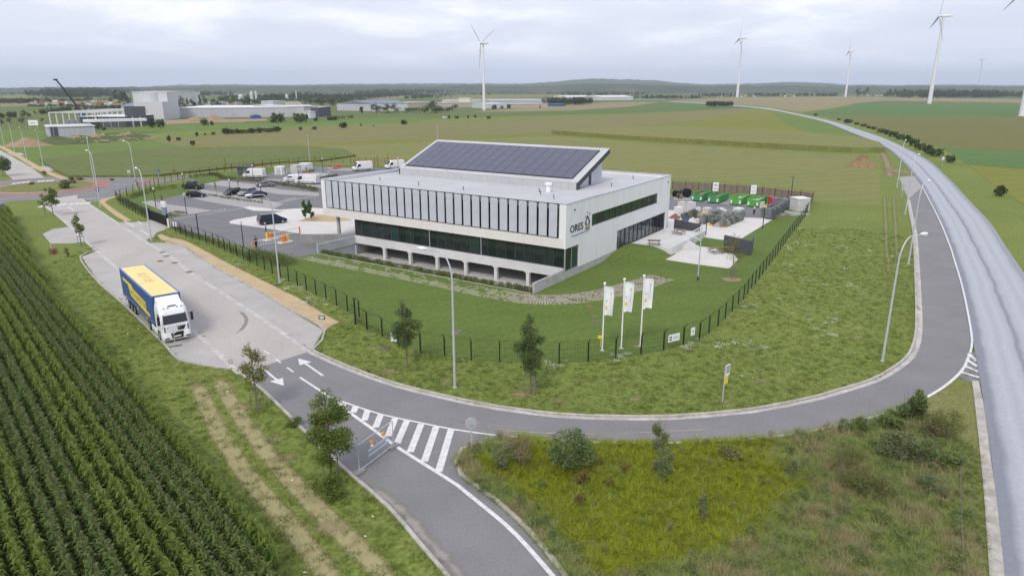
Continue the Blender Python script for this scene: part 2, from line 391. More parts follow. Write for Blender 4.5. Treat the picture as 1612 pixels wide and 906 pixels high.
# ------------------------------------------------------------------ roads (photo survey, metres on the ground)
rl = crv(SS([(60, 316), (92, 338.6), (149, 389.5), (187.5, 421.8), (304, 516), (345, 553), (381, 587)]), 3)
rr = crv(SS([(120, 307), (147.7, 325), (188.7, 352), (231, 379.6), (275.6, 407), (300, 426.8), (400, 491), (489.5, 552)]), 3)
sheet('concrete_road', rl + rr[::-1], .012, M['road_concrete'])
lay_r = SS([(234.6, 381.5), (283, 384.6), (335, 419), (400, 454.5), (509, 520), (490.5, 551), (400, 491), (300, 426.8)])
sheet('lay_by', lay_r, .016, M['lay_concrete'])
lay_l = SS([(127.9, 404.4), (154, 394.3), (187.5, 421.8), (304, 516), (345, 553), (366, 580), (330, 576), (284, 567), (258.5, 539), (198.6, 481), (154, 441.7)])
sheet('lay_by', lay_l, .016, M['lay_concrete'])
sheet('field_access', SS([(67, 368), (84, 360), (106.8, 357), (137, 380), (112, 383), (79.5, 383.5)]), .016, M['lay_concrete'])
sheet('entrance_drive', SS([(187, 350), (229, 349.5), (237, 345), (266, 357.5), (258, 362), (247, 366), (241, 374), (229, 378.5)]), .018, M['lay_concrete'])
# slip road
slip_out = crv(SS([(489.5, 552), (494, 555), (551, 580), (628, 607), (728, 631), (780, 641), (879, 653.5), (964, 657), (1053, 657), (1132.6, 651), (1180, 646.5), (1272, 629), (1316, 617), (1376, 598), (1414, 576), (1432, 560), (1441, 540), (1444.5, 518), (1444.5, 479), (1442, 414.5), (1439, 365), (1433, 335), (1429.5, 314)]), 1.5)
slip_in = crv(SS([(800, 686), (870, 693), (960, 697), (1050, 697.5), (1122.6, 694.5), (1180, 691.7), (1250, 683), (1316, 670.8), (1364, 659), (1411, 645.5), (1451.5, 629), (1483, 611), (1506, 592.6), (1520, 575), (1527, 556)]), 1.5)
slip_r = crv(SS([(1527, 556), (1530, 535), (1523, 490), (1513, 445), (1500, 402), (1496, 389), (1477, 342.6), (1452, 294)]), 2)
rbl = crv(SS([(381, 587), (417, 614.5), (456, 652), (494, 690), (539, 731), (562, 752), (614.5, 797), (669, 859.6), (709, 906), (730, 935)]), 1.5)
isl = crv(SS([(905, 935), (884, 906), (829.7, 838), (780, 791), (761.6, 777), (721.7, 747), (714, 728), (724, 707), (749, 697.5), (800, 697)]), 1.0)
fork = crv(SS([(714, 728), (721.7, 747), (761.6, 777), (800, 810), (845, 857), (884, 906), (905, 935)]), 1.5)
asph = slip_out + SS([(1452, 294)]) + slip_r[::-1][1:] + slip_in[::-1][1:] + SS([(749, 698), (724, 708), (714, 728)]) + fork[1:] + rbl[::-1]
sheet('slip_road', asph, .020, M['asphalt'])
# main road: grey new surfacing
mr_l = crv(SS([(1043, 160.2), (1100, 163), (1156, 167), (1181, 169), (1215, 173.3), (1262, 183), (1300.5, 193), (1337, 207.5), (1385, 227), (1416, 250), (1439.4, 276.5), (1452, 294), (1477, 342.6), (1496, 389), (1500, 402), (1513, 445), (1523, 490), (1531, 535), (1536, 562), (1543, 600), (1549, 640), (1567, 770), (1581, 900), (1600, 1100)]), 4)
mr_r = crv(SS([(1043, 159.2), (1100, 161.6), (1156, 165.2), (1181, 167.2), (1215, 171), (1277, 183.5), (1314, 192), (1357.5, 205.8), (1397.8, 220), (1454, 248), (1489.7, 277.6), (1529.6, 319.5), (1559, 351), (1584, 389), (1625, 450), (1700, 575), (1860, 850), (2000, 1100)]), 4)
def main_road():
    rr_ = [Vector(p) for p in crv(mr_r, .8)]; V = []; F = []; U = []; nu = 16; jp = 0; rows = 0
    for p in mr_l:
        a = Vector(p); win = range(jp, min(len(rr_), jp+400)); jp = min(win, key=lambda k: (rr_[k]-a).length); b = rr_[jp]
        for k in range(nu+1): q = a.lerp(b, k/nu); V.append((q.x, q.y, .070)); U.append(k/nu)
        rows += 1
    for r_ in range(rows-1):
        for k in range(nu): F.append((r_*(nu+1)+k, (r_+1)*(nu+1)+k, (r_+1)*(nu+1)+k+1, r_*(nu+1)+k+1))
    me = bpy.data.meshes.new('main_road'); me.from_pydata(V, [], F); at = me.attributes.new('across', 'FLOAT', 'POINT'); at.data.foreach_set('value', U)
    m, t, b = newmat('road_surfacing'); lk = t.links.new; b.inputs['Roughness'].default_value = .9
    an = t.nodes.new('ShaderNodeAttribute'); an.attribute_name = 'across'; tcn = t.nodes.new('ShaderNodeTexCoord')
    n = t.nodes.new('ShaderNodeTexNoise'); n.inputs['Scale'].default_value = .22; n.inputs['Detail'].default_value = 6; lk(tcn.outputs['Object'], n.inputs['Vector'])
    ma = t.nodes.new('ShaderNodeMath'); ma.operation = 'MULTIPLY_ADD'; ma.inputs[1].default_value = .09; lk(n.outputs['Fac'], ma.inputs[0]); lk(an.outputs['Fac'], ma.inputs[2])
    sb = t.nodes.new('ShaderNodeMath'); sb.operation = 'SUBTRACT'; sb.inputs[1].default_value = .045; lk(ma.outputs[0], sb.inputs[0])
    rp = t.nodes.new('ShaderNodeValToRGB'); lk(sb.outputs[0], rp.inputs[0]); el = rp.color_ramp.elements
    D1, L1, L2 = (.205, .215, .245, 1), (.335, .350, .378, 1), (.385, .400, .428, 1)
    el[0].position = 0.0; el[0].color = D1; el[1].position = 1.0; el[1].color = (.27, .28, .30, 1)
    for pos, c in ((.07, D1), (.12, L1), (.2, L2), (.27, L1), (.34, L2), (.42, L1), (.455, D1), (.475, (.24, .25, .28, 1)), (.51, L1), (.62, L2), (.70, L1), (.78, L2), (.88, L1), (.93, (.25, .26, .285, 1))): q = el.new(pos); q.color = c
    n2 = t.nodes.new('ShaderNodeTexNoise'); n2.inputs['Scale'].default_value = 6; n2.inputs['Detail'].default_value = 6; n2.inputs['Roughness'].default_value = .7; lk(tcn.outputs['Object'], n2.inputs['Vector'])
    hv = t.nodes.new('ShaderNodeHueSaturation'); lk(rp.outputs[0], hv.inputs['Color']); mr = t.nodes.new('ShaderNodeMapRange'); mr.inputs['From Min'].default_value = .3; mr.inputs['From Max'].default_value = .7; mr.inputs['To Min'].default_value = .86; mr.inputs['To Max'].default_value = 1.12; lk(n2.outputs['Fac'], mr.inputs['Value']); lk(mr.outputs[0], hv.inputs['Value']); lk(hv.outputs[0], b.inputs['Base Color'])
    me.materials.append(m); me.update(); o = link('main_road', me); o['kind'] = 'structure'
main_road()
# concrete gutter strip between verge and main road
gl = crv(SS([(1530, 600), (1535, 640), (1544, 723), (1551, 806), (1557, 900), (1566, 1050)]), 3)
gr = crv(SS([(1541, 600), (1549, 640), (1560, 723), (1572, 806), (1581, 900), (1600, 1050)]), 3)
sheet('gutter', gl + gr[::-1], .06, M['kerb'])
sheet('hatched_nose', SS([(1524, 553), (1537, 556), (1545, 601), (1530, 601.5), (1516, 597), (1509, 591), (1519, 577)]), .026, M['asphalt'])
sheet('cobbled_apron', SS([(1415, 279), (1439.4, 276.8), (1452, 294), (1430, 314)]), .046, M['cobble'])
# kerbs
mb = MB(); kerb_strip(mb, slip_out, .02, .24, .0, .13); o = mb.obj('kerb', M['kerb']); o['kind'] = 'structure'
mb = MB(); ribbon(mb, slip_out, .0, -.42, .029); o = mb.obj('gutter', mat('gutter_pale', (.50, .47, .44), .9, col2=(.36, .33, .30), scale=.6, fine=.15, finescale=3)); o['kind'] = 'structure'
mb = MB(); kerb_strip(mb, rbl, -.24, -.02, .0, .12); kerb_strip(mb, crv(SS([(1430, 314), (1440, 304), (1452, 294)]), 1), 0, .25, .03, .10); o = mb.obj('kerb', M['kerb']); o['kind'] = 'structure'
mb = MB(); kerb_strip(mb, isl, -.26, -.02, .0, .14); o = mb.obj('kerb', M['kerb']); o['kind'] = 'structure'
mb = MB(); kerb_strip(mb, crv(SS([(283, 385), (335, 419.5), (400, 455), (455, 488), (510, 521), (490, 552)]), 2), .0, .18, .0, .14)
kerb_strip(mb, crv(SS([(234, 382.5), (283, 385)]), 2), 0, .18, 0, .14)
kerb_strip(mb, crv(SS([(366, 580.5), (330, 576.5), (284, 567), (258.5, 539.3), (198.6, 481.5), (154, 442), (127.5, 404.4), (154, 394)]), 2), -.0, .2, .0, .13)
o = mb.obj('kerb', M['kerb']); o['kind'] = 'structure'
# edge lines of the concrete road (pale worn gutter bands)
mb = MB(); ribbon(mb, rl[3:], .0, -.45, .022); ribbon(mb, rr[2:], -.45, .05, .022)
o = mb.obj('gutter', mat('gutter_worn', (.52, .50, .48), .9, col2=(.38, .36, .34), scale=.8, fine=.1, finescale=3)); o['kind'] = 'structure'
# ochre footpath
pin = crv(SS([(250, 377), (262, 383.5), (283, 384.6), (335, 419), (400, 454.5), (509, 520)]), 2)
sheet('footpath', crv(SS([(247, 370), (253, 368.4), (268, 374.5), (293, 379.6), (357.5, 414), (400, 435), (474.5, 472), (509, 494), (534, 507)]), 2) + SS([(511, 519)]) + offs(pin, .22)[::-1][1:], .03, M['ochre'])
sheet('footpath', crv(SS([(188, 309), (172, 313.5), (165, 318), (186, 334), (208, 347.5)]), 2) + crv(SS([(196, 348), (178, 337), (157.5, 319), (160, 313.5), (186, 308)]), 2), .03, M['ochre'])
mb = MB(); ribbon(mb, crv(SS([(-40, 213), (0, 230.6), (28.7, 246), (55, 261.5), (75, 271.5), (102, 281.5)]), 3), -.9, .9, .03); o = mb.obj('footpath', M['ochre']); o['kind'] = 'structure'
# roundabout
RBC = S(73, 294.5)
def circ(c, r, n=64): return [(c[0]+r*math.cos(2*math.pi*i/n), c[1]+r*math.sin(2*math.pi*i/n)) for i in range(n)]
sheet('roundabout', circ(RBC, 22.0), .010, M['asphalt'])
sheet('roundabout_apron', circ(RBC, 13.6), .026, M['redring'], holes=[circ(RBC, 10.4)])
mb = MB(); kerb_strip(mb, circ(RBC, 10.4) + circ(RBC, 10.4)[:1], 0, .3, 0, .2); o = mb.obj('kerb', M['kerb']); o['kind'] = 'structure'
sheet('roundabout_island', circ(RBC, 10.2), .16, G_ROUGH)
sheet('approach_road', crv(SS([(72, 281), (47, 262.4), (20, 247.4), (0, 236), (-90, 190)]), 5) + crv(SS([(-150, 200), (-60, 232), (0, 265), (11, 275), (23, 285)]), 5), .008, M['road_concrete'])
sheet('approach_road', SS([(140, 286), (185, 285.5), (248, 281.5), (308, 276), (312, 278.2), (262, 286.5), (215, 295), (182, 307), (150, 318), (120, 312)]), .014, M['asphalt'])
sheet('approach_road', SS([(-10, 285), (20, 290), (25, 300), (30, 312), (0, 322), (-60, 326), (-60, 290)]), .014, M['asphalt'])
sheet('cycle_crossing', SS([(205, 289.3), (246, 283), (256, 283.6), (222, 290.5)]), .03, M['redring'])
for pts in ([(46, 262.4), (75, 261.8), (85, 267.4), (72, 271.5)], [(10, 240), (33.7, 240.6), (38.7, 243.7), (22, 246)]):
    sheet('field_access', SS(pts), .02, M['lay_concrete'])

# ------------------------------------------------------------------ road markings (flat paint)
mk = MB()
Z = .0285
line_mark(mk, S(416, 552), S(424.5, 557.6), .16, .024); line_mark(mk, S(434, 565), S(442, 571), .16, Z); line_mark(mk, S(452, 578.5), S(461.5, 585.5), .16, Z)
line_mark(mk, S(472, 594), S(526, 629), .2, Z)
def arrow(tip, tail, wd=.2, hl=1.5, hw=.55):
    a, b = Vector(S(*tail)), Vector(S(*tip)); t = (b-a).normalized(); n = Vector((-t.y, t.x)); m_ = b - t*hl
    line_mark(mk, a, m_, wd, Z); mk.add([(b.x, b.y, Z), (m_.x+n.x*hw, m_.y+n.y*hw, Z), (m_.x-n.x*hw, m_.y-n.y*hw, Z)], [(0, 1, 2)])
arrow((469.4, 564.3), (508.4, 591.4)); arrow((446.5, 607), (412, 578.5))
up = crv(SS([(525.5, 627.5), (562, 640), (603.5, 653), (660, 665), (715, 676), (780, 685)]), 1.0)
ribbon(mk, up, -.09, .09, Z)
low = crv(SS([(525.5, 629), (553.8, 651.7), (585, 674), (618.4, 699), (655, 722.5), (692.8, 746), (720, 763.5), (749, 787), (780, 812), (814.8, 843.5), (870, 906), (892, 935)]), 1.0)
ribbon(mk, low, -.13, .13, Z)
ribbon(mk, slip_in, -.10, .12, Z); ribbon(mk, slip_r, -.10, .08, Z+.050)
for (u, l_) in zip([(650,375),(725,400),(800,425),(885,450),(975,475),(1050,490),(1140,512),(1235,530),(1330,545)], [(640,400),(710,440),(780,490),(850,535),(930,590),(985,640),(1070,690),(1160,750),(1250,815)]):
    a = S(380+u[0]/4.0275, 540+u[1]/4.0275); b = S(380+l_[0]/4.0275, 540+l_[1]/4.0275); line_mark(mk, a, b, .46, Z-.0025)
for t in (.12, .37, .62, .88):
    a = Vector(S(1527, 553)).lerp(Vector(S(1512, 591)), t); b = Vector(S(1537, 565)).lerp(Vector(S(1543.5, 599)), t); line_mark(mk, a, b, .35, .041)
# roundabout markings
z6 = lambda x, y: S(x/8.02, 225+y/8.02)
for (x, y) in ((175,512),(235,505),(295,498),(352,492),(490,485),(540,482),(600,478),(655,474)): line_mark(mk, z6(x-18, y+8), z6(x+18, y-8), .7, .032)
for (x, y) in ((515,805),(755,783),(812,776),(900,770),(970,766),(1042,762),(1112,758)): line_mark(mk, z6(x-24, y+11), z6(x+24, y-11), .7, .032)
line_mark(mk, z6(855, 805), z6(935, 852), .25, .034)
for (x, y) in ((970,717),(1015,714),(1062,710),(1108,705),(1150,700),(1196,695)): line_mark(mk, z6(x-14, y+1), z6(x+14, y-1), .5, .034)
for (x, y) in ((175,690),(215,712),(262,738),(300,762),(380,697),(415,716),(435,840),(485,868),(525,893)): line_mark(mk, S(180+(x-14)/10.07, 280+(y-7)/10.07), S(180+(x+14)/10.07, 280+(y+7)/10.07), .35, .026)
o = mk.obj('road_markings', M['road_white']); o['kind'] = 'structure'

# ------------------------------------------------------------------ campus
lawn_px = [(186, 322), (214, 335), (236, 346), (265, 357), (293, 372), (336, 386), (373, 403), (405, 419), (454, 442), (513, 471), (547, 489.5), (563, 505), (578, 518), (602, 529), (627, 543), (662, 553), (742, 566.5), (787, 570), (880, 572), (926, 569), (969, 562), (1009, 558.5), (1044, 551), (1075.5, 543), (1101, 535.5), (1130, 513), (1152.4, 490), (1170, 471), (1183, 453), (1195, 439), (1266, 343), (1278, 318), (1180, 306), (1062, 298), (900, 285), (640, 262), (510, 259), (440, 262), (330, 275), (250, 296), (205, 312)]
LAWN = SS(lawn_px)
sheet('campus_lawn', LAWN, .006, G_LAWN, holes=[PIT])
sheet('car_park', SS([(224, 318), (262, 312), (292, 305), (318, 298), (322, 289), (350, 283.5), (392, 279), (425, 273), (440, 264), (505, 262), (640, 266), (900, 288), (900, 330), (600, 350), (560, 372), (502, 398.3), (466, 405.5), (455, 404.5), (420, 398), (384, 389), (330, 372), (290, 363), (268, 356), (255, 350), (262, 345), (288, 339), (248, 330)]), .014, M['asphalt_dark'], holes=[PIT])
for pts in ([(222, 318.5), (238, 315.5), (262, 321), (336, 331.5), (296, 338), (268, 337.5), (245, 327)],
            [(286, 308.7), (318, 298), (352, 303.5), (420, 315), (446, 321), (432, 328), (383, 327), (330, 318)],
            [(322, 290), (350, 284), (400, 290), (440, 298), (502, 303.5), (502, 308.5), (440, 306), (392, 297.5)],
            [(410, 283.5), (432, 282), (500, 289.5), (512, 297), (470, 292)], [(450, 273), (500, 271), (530, 275), (505, 279)],
            [(515, 263.5), (560, 266), (556, 269), (520, 268)]):
    sheet('parking_bay', SS(pts), .020, M['cobble'])
mkp = MB()
line_mark(mkp, S(272, 345.5), S(383, 327.5), .18, .028); line_mark(mkp, S(420, 322), S(500, 308), .18, .028); line_mark(mkp, S(425, 320), S(470, 312), .15, .028)
for (x, y) in ((590,720),(640,710),(690,702),(745,692)): line_mark(mkp, S(280+(x-18)/10.07, 260+(y+3)/10.07), S(280+(x+18)/10.07, 260+(y-3)/10.07), .35, .028)
for (x, y) in ((910,742),(955,733),(1000,726),(1045,718)): line_mark(mkp, S(360+(x-18)/10.07, 240+(y+3)/10.07), S(360+(x+18)/10.07, 240+(y-3)/10.07), .35, .028)
o = mkp.obj('road_markings', M['road_white']); o['kind'] = 'structure'
sheet('paved_court', crv(SS([(363, 352), (360.5, 349), (368, 346), (400, 340.5), (450, 331.5)]), 1) + SS([(490, 327), (545, 330), (600, 348), (575, 372), (515, 375), (430, 361), (385, 355)]), .030, M['paving'])
sheet('paved_crossing', SS([(383, 327), (392, 325), (440, 330), (470, 328), (480, 327.5), (450, 332), (400, 332)]), .024, M['paving'])
sheet('gravel_bed', SS([(468, 348.5), (500, 337), (545, 343), (555, 347), (520, 349)]), .036, M['ochre'])
# yard, forecourt
sheet('yard_asphalt', SS([(1045, 305), (1110, 309), (1180, 315), (1240, 324), (1232, 338), (1205, 343), (1150, 342), (1060, 335), (1020, 322)]), .014, M['asphalt_dark'])
sheet('yard_slab', SS([(1030, 330), (1060, 331), (1120, 335), (1150, 341.5), (1205, 343.5), (1218, 344.5), (1168, 375), (1137, 377.5), (1098, 372), (1050, 362)]), .022, M['paving'])
for (x0, x1) in ((0,1),):
    sheet('skip_bay', SS([(1062, 306), (1096, 309), (1120, 311), (1150, 313.5), (1186, 318), (1215, 321.5), (1205, 327), (1165, 324), (1118, 319), (1060, 314)]), .020, M['cobble'])
sheet('forecourt', SS([(1027, 405.5), (1047, 395), (1062, 387), (1077, 384), (1128, 391.5), (1155, 400), (1162, 408), (1148, 422.7), (1092, 415.5)]), .022, M['paving'])
# worn dirt track and tracks in the verge: soft-edged sheets
def softmat(name, col, col2, scale=1.2, cov=.55):
    m, t, b = newmat(name); lk = t.links.new; b.inputs['Roughness'].default_value = .95; b.inputs['Specular IOR Level'].default_value = .1
    at = t.nodes.new('ShaderNodeAttribute'); at.attribute_name = 'edge'; tcn = t.nodes.new('ShaderNodeTexCoord')
    n = t.nodes.new('ShaderNodeTexNoise'); n.inputs['Scale'].default_value = scale; n.inputs['Detail'].default_value = 7; n.inputs['Roughness'].default_value = .68; lk(tcn.outputs['Object'], n.inputs['Vector'])
    ad = t.nodes.new('ShaderNodeMath'); ad.operation = 'ADD'; lk(n.outputs['Fac'], ad.inputs[0]); lk(at.outputs['Fac'], ad.inputs[1])
    mr = t.nodes.new('ShaderNodeMapRange'); mr.inputs['From Min'].default_value = 1.5-cov; mr.inputs['From Max'].default_value = 1.5-cov+.42; mr.inputs['To Max'].default_value = .95; lk(ad.outputs[0], mr.inputs['Value']); lk(mr.outputs[0], b.inputs['Alpha'])
    n2 = t.nodes.new('ShaderNodeTexNoise'); n2.inputs['Scale'].default_value = scale*5; n2.inputs['Detail'].default_value = 4; lk(tcn.outputs['Object'], n2.inputs['Vector'])
    mx = t.nodes.new('ShaderNodeMix'); mx.data_type = 'RGBA'; mx.inputs['A'].default_value = c4(col); mx.inputs['B'].default_value = c4(col2); lk(n2.outputs['Fac'], mx.inputs['Factor']); lk(mx.outputs['Result'], b.inputs['Base Color'])
    return m
def soft_ribbon(name, pts, hw, z, m):
    n = len(pts); offsn = (-1, -.55, 0, .55, 1); V = []; E = []; F = []
    for k, of in enumerate(offsn):
        for i, p in enumerate(offs(pts, of*hw)):
            V.append((p[0], p[1], z)); en = min(1, min(i, n-1-i)/3); E.append((1-abs(of)**1.5)*en)
    for k in range(4):
        for i in range(n-1): F.append(((k)*n+i+1, k*n+i, (k+1)*n+i, (k+1)*n+i+1)[::-1])
    me = bpy.data.meshes.new(name); me.from_pydata(V, [], F); a = me.attributes.new('edge', 'FLOAT', 'POINT'); a.data.foreach_set('value', E)
    me.materials.append(m); o = link(name, me); o['kind'] = 'structure'; return o
def soft_patch(name, c, rx, ry, z, m, n=14):
    V = [(c[0], c[1], z)]; E = [1.0]; F = []
    for r_, ev_ in ((.5, .7), (1.0, 0.0)):
        for i in range(n):
            a = 2*math.pi*i/n; V.append((c[0]+rx*r_*math.cos(a), c[1]+ry*r_*math.sin(a), z)); E.append(ev_)
    for i in range(n):
        F.append((0, 1+i, 1+(i+1) % n)); F.append((1+i, 1+n+i, 1+n+(i+1) % n, 1+(i+1) % n))
    me = bpy.data.meshes.new(name); me.from_pydata(V, [], F); a = me.attributes.new('edge', 'FLOAT', 'POINT'); a.data.foreach_set('value', E)
    me.materials.append(m); o = link(name, me); o['kind'] = 'structure'; return o
STRAW = softmat('dry_straw', (.39, .335, .185), (.29, .265, .125), 2.4, .74)
DIRT = softmat('bare_dirt', (.32, .25, .15), (.24, .20, .11), .5, .5)
DUST = softmat('dust_stain', (.34, .31, .28), (.27, .25, .225), .9, .45)
PALE = softmat('pale_grass', (.24, .235, .10), (.185, .205, .07), 1.5, .5)
soft_ribbon('verge_track', crv(SS([(303, 585), (314, 615), (330, 650), (352, 693), (392, 752), (450, 820), (520, 906), (560, 950)]), 1.2), .85, .012, STRAW)
soft_ribbon('verge_track', crv(SS([(340, 583), (352, 612), (378, 656), (414, 705), (458, 755), (512, 812), (580, 880), (625, 925), (660, 960)]), 1.2), .85, .016, STRAW)
soft_ribbon('verge_track', crv(SS([(1341, 207), (1368, 222), (1388, 240), (1398, 262), (1402, 285)]), 4), 2.4, .03, DIRT)
soft_ribbon('verge_track', crv(SS([(1392, 300), (1394, 340), (1396, 390), (1402, 440), (1410, 480)]), 4), .8, .03, PALE)
soft_ribbon('verge_track', crv(SS([(1406, 300), (1409, 340), (1412, 390), (1418, 440)]), 4), .8, .03, PALE)
soft_patch('bare_patch', S(1416, 270), 7, 11, .034, DIRT)
PATCH = softmat('bare_spot', (.36, .28, .17), (.27, .22, .12), 2.2, .36)
for (x, y, rx, ry) in ((612, 585, 1.3, 1.0), (822, 620, 1.4, 1.0), (1003, 545, .7, .6), (1140, 632, .8, .6), (880, 632, .9, .5), (1000, 628, .8, .5), (700, 600, .9, .7), (1196, 600, 1.0, .6), (588, 548, .8, .7), (450, 720, 1.2, .8), (520, 830, 1.4, .9), (380, 640, 1.1, .8), (430, 690, .9, .8)): soft_patch('bare_patch', S(x, y), rx*1.5, ry*1.5, .02, PATCH)
soft_ribbon('dust_stain', crv(SS([(560, 745), (590, 770), (628, 800), (665, 840), (700, 878), (735, 915), (760, 945)]), .7), .85, .031, DUST)
soft_ribbon('dust_stain', crv(SS([(470, 600), (540, 633), (620, 660), (720, 700)]), 2), .8, .0215, DUST)
soft_ribbon('dust_stain', crv(SS([(640, 640), (760, 672), (900, 682), (1100, 676), (1250, 655)]), 2), .5, .0222, DUST)
# tyre curve on the concrete road, manhole covers
soft_ribbon('tyre_stain', crv(SS([(345, 500), (375, 490), (388, 505), (370, 525), (320, 535)]), 1), .35, .019, softmat('tyre_stain_mat', (.25, .22, .19), (.30, .27, .24), 1.2, .5))
for (x, y, z_) in ((252, 411, .026), (275, 413.5, .026), (262, 403, .026), (256, 397, .026), (298, 428, .026)):
    mb = MB(); c_ = S(x, y); mb.cyl((c_[0], c_[1], .012), (c_[0], c_[1], z_), .45, .45, 12); o = mb.obj('manhole_cover', mat('cast_iron', (.12, .10, .085), .8)); o['kind'] = 'structure'

# ------------------------------------------------------------------ fields
sheet('far_plain', SS([(-700, 250), (-500, 204), (0, 204), (250, 208), (420, 200), (700, 186), (1000, 178), (1300, 165), (2300, 165), (2300, 139.6), (-700, 139.6)]), .004, G_PLAIN)
sheet('stubble_field', SS([(60, 247), (225, 235), (330, 233), (480, 228), (700, 222), (866, 213.5), (980, 222.5), (1250, 238.5), (1345, 243.5), (1370, 250), (1385, 275), (1385, 322), (1280, 320), (1180, 305), (1062, 297), (640, 261), (505, 258), (440, 260.5), (330, 273), (240, 283), (105, 283), (80, 270)]), .004, F_OLIVE)
sheet('beet_crop', SS([(62, 252), (110, 246), (225, 237), (330, 234), (470, 231), (540, 236), (560, 246), (505, 254.5), (440, 257), (330, 269), (250, 277.5), (200, 279), (108, 279), (85, 268)]), .5, F_DARK, thick=.52)
sheet('meadow', SS([(22, 234), (80, 228), (155, 223), (225, 219), (262, 223), (310, 232), (225, 235.5), (110, 243), (60, 248), (75, 262), (48, 258)]), .012, F_BRIGHT)
sheet('meadow', SS([(0, 205), (150, 206), (260, 196), (420, 194), (520, 190), (640, 184), (700, 186), (640, 193), (420, 200), (250, 208), (150, 214), (150, 222), (20, 233), (-60, 225)]), .012, F_BRIGHT)
sheet('fallow_strip', SS([(290, 231), (240, 222), (420, 204), (640, 195), (800, 188), (980, 181), (1100, 176), (1160, 171), (1180, 174), (1100, 188), (1000, 202), (870, 208), (640, 221), (480, 227)]), .020, F_BROWN)
sheet('mustard_strip', SS([(292, 230.5), (480, 226.5), (640, 219.5), (866, 209), (980, 200.5), (1100, 191), (1170, 176), (1195, 176), (1250, 180.5), (1300, 194), (1337, 208), (1383, 228), (1393, 240), (1340, 234), (1250, 228), (980, 214), (866, 211.5), (640, 224.5), (480, 230.5), (330, 233)]), .026, F_YELLOW)
sheet('green_strip', SS([(1215, 177), (1250, 181.5), (1300, 194), (1337, 208), (1383, 228), (1300, 215), (1245, 200)]), .032, F_BRIGHT)
sheet('maize_strip', SS([(868, 211), (980, 205), (1060, 204), (1250, 213), (1350, 222), (1384, 231), (1393, 240.5), (1345, 240.5), (1250, 235.5), (980, 219.5)]), 1.9, F_OLIVE, thick=1.9)
sheet('green_field', SS([(840, 178), (985, 170), (1080, 165), (1160, 166.5), (1130, 170), (985, 175)]), .032, F_GREEN)
sheet('dry_meadow', SS([(740, 176.5), (880, 165), (980, 160.5), (1040, 160.5), (990, 168), (900, 174)]), .030, F_TAN)
sheet('cereal_field', SS([(1047, 158.5), (1150, 153.5), (1330, 152), (1612, 156), (2000, 158), (2000, 163), (1612, 162), (1390, 158.5), (1345, 163), (1310, 170), (1262, 176), (1190, 166.5), (1100, 161)]), .040, F_TAN)
sheet('green_field', SS([(1262, 178), (1310, 172), (1345, 165), (1400, 161), (1612, 166), (1900, 170), (1900, 187), (1612, 184), (1290, 182.5)]), .036, F_GREEN)
sheet('heath_field', SS([(1292, 183), (1612, 184.5), (1900, 187), (1950, 240), (1612, 238), (1480, 231), (1400, 208), (1330, 190)]), .040, F_HEATH)
sheet('green_field', SS([(1482, 232.5), (1612, 238.5), (1950, 240), (2000, 275), (1612, 266), (1522, 258)]), .044, F_GREEN)
sheet('heath_field', SS([(1522, 258.5), (1612, 266.5), (2000, 276), (2200, 345), (1700, 345), (1612, 322), (1570, 295)]), .046, F_YELLOW)
for pts, m_ in (([(0, 161), (95, 158), (190, 157), (190, 160), (100, 164), (0, 168)], F_TAN), ([(0, 151), (60, 150), (66, 154), (0, 157)], F_OLIVE), ([(555, 152), (640, 149), (660, 152), (600, 156)], F_TAN),
                ([(690, 152), (760, 150), (900, 148.5), (890, 151), (780, 157), (700, 158)], F_BROWN), ([(730, 147.5), (850, 146), (850, 147.5), (760, 150)], F_GREEN), ([(330, 147), (450, 145.5), (450, 147.5), (330, 149.5)], F_TAN),
                ([(0, 178), (110, 171), (115, 176), (0, 186)], F_BRIGHT), ([(1120, 146), (1260, 144.5), (1260, 146.5), (1130, 148.5)], F_OLIVE), ([(1400, 153), (1612, 153), (1900, 154), (1900, 156), (1612, 155.8)], F_GREEN)):
    sheet('far_field', SS(pts), .02, m_)
# spoil heaps and bare earth of the construction site
def mound(name, c, rx, ry, h, m, seed, label, group=None, n=18, rot=0):
    rd = random.Random(seed); V = [(0, 0, h)]; F = []
    rings = 5
    for j in range(1, rings+1):
        t = j/rings; hh = h*(1-t)**1.0*(1-.15*t) if j < rings else -.1
        for i in range(n):
            a = 2*math.pi*i/n; q = 1+rd.uniform(-.14, .14)
            V.append((rx*t*q*math.cos(a), ry*t*q*math.sin(a), hh*(1+rd.uniform(-.2, .25)) if j < rings else hh))
    for i in range(n):
        F.append((0, 1+i, 1+(i+1) % n))
        for j in range(rings-1): F.append((1+j*n+i, 1+(j+1)*n+i, 1+(j+1)*n+(i+1) % n, 1+j*n+(i+1) % n))
    mb_ = MB(); mb_.add(V, F); o = mb_.obj(name, m, smooth=True); o.location = (c[0], c[1], 0); o.rotation_euler = (0, 0, rot); tag(o, label, 'heap', group); return o
mound('earth_heap', S(43, 229.5), 9.5, 7, 3.4, M['soil'], 1, 'pale brown earth heap beside the road past the roundabout')
M['weedy'] = mat('weedy_soil', (.30, .215, .13), .95, col2=(.075, .095, .03), scale=.22, lo=.42, hi=.55, fine=.2, finescale=1.2)
for k, (x, y, rx, lb) in enumerate(((90, 226.5, 14, 'green overgrown end of the spoil bank'), (125, 224, 16, 'weedy brown spoil bank in front of the pale sheet-metal shed'), (165, 221, 17, 'bare earth spoil bank with green tufts'), (205, 218.5, 14, 'tapering low end of the spoil bank by the meadow'))):
    mound('spoil_bank', S(x, y), rx, 6, 3.2, M['weedy'] if k else mat('weedy_green', (.06, .085, .025), .95, col2=(.10, .11, .04), scale=.4), 5+k, lb)
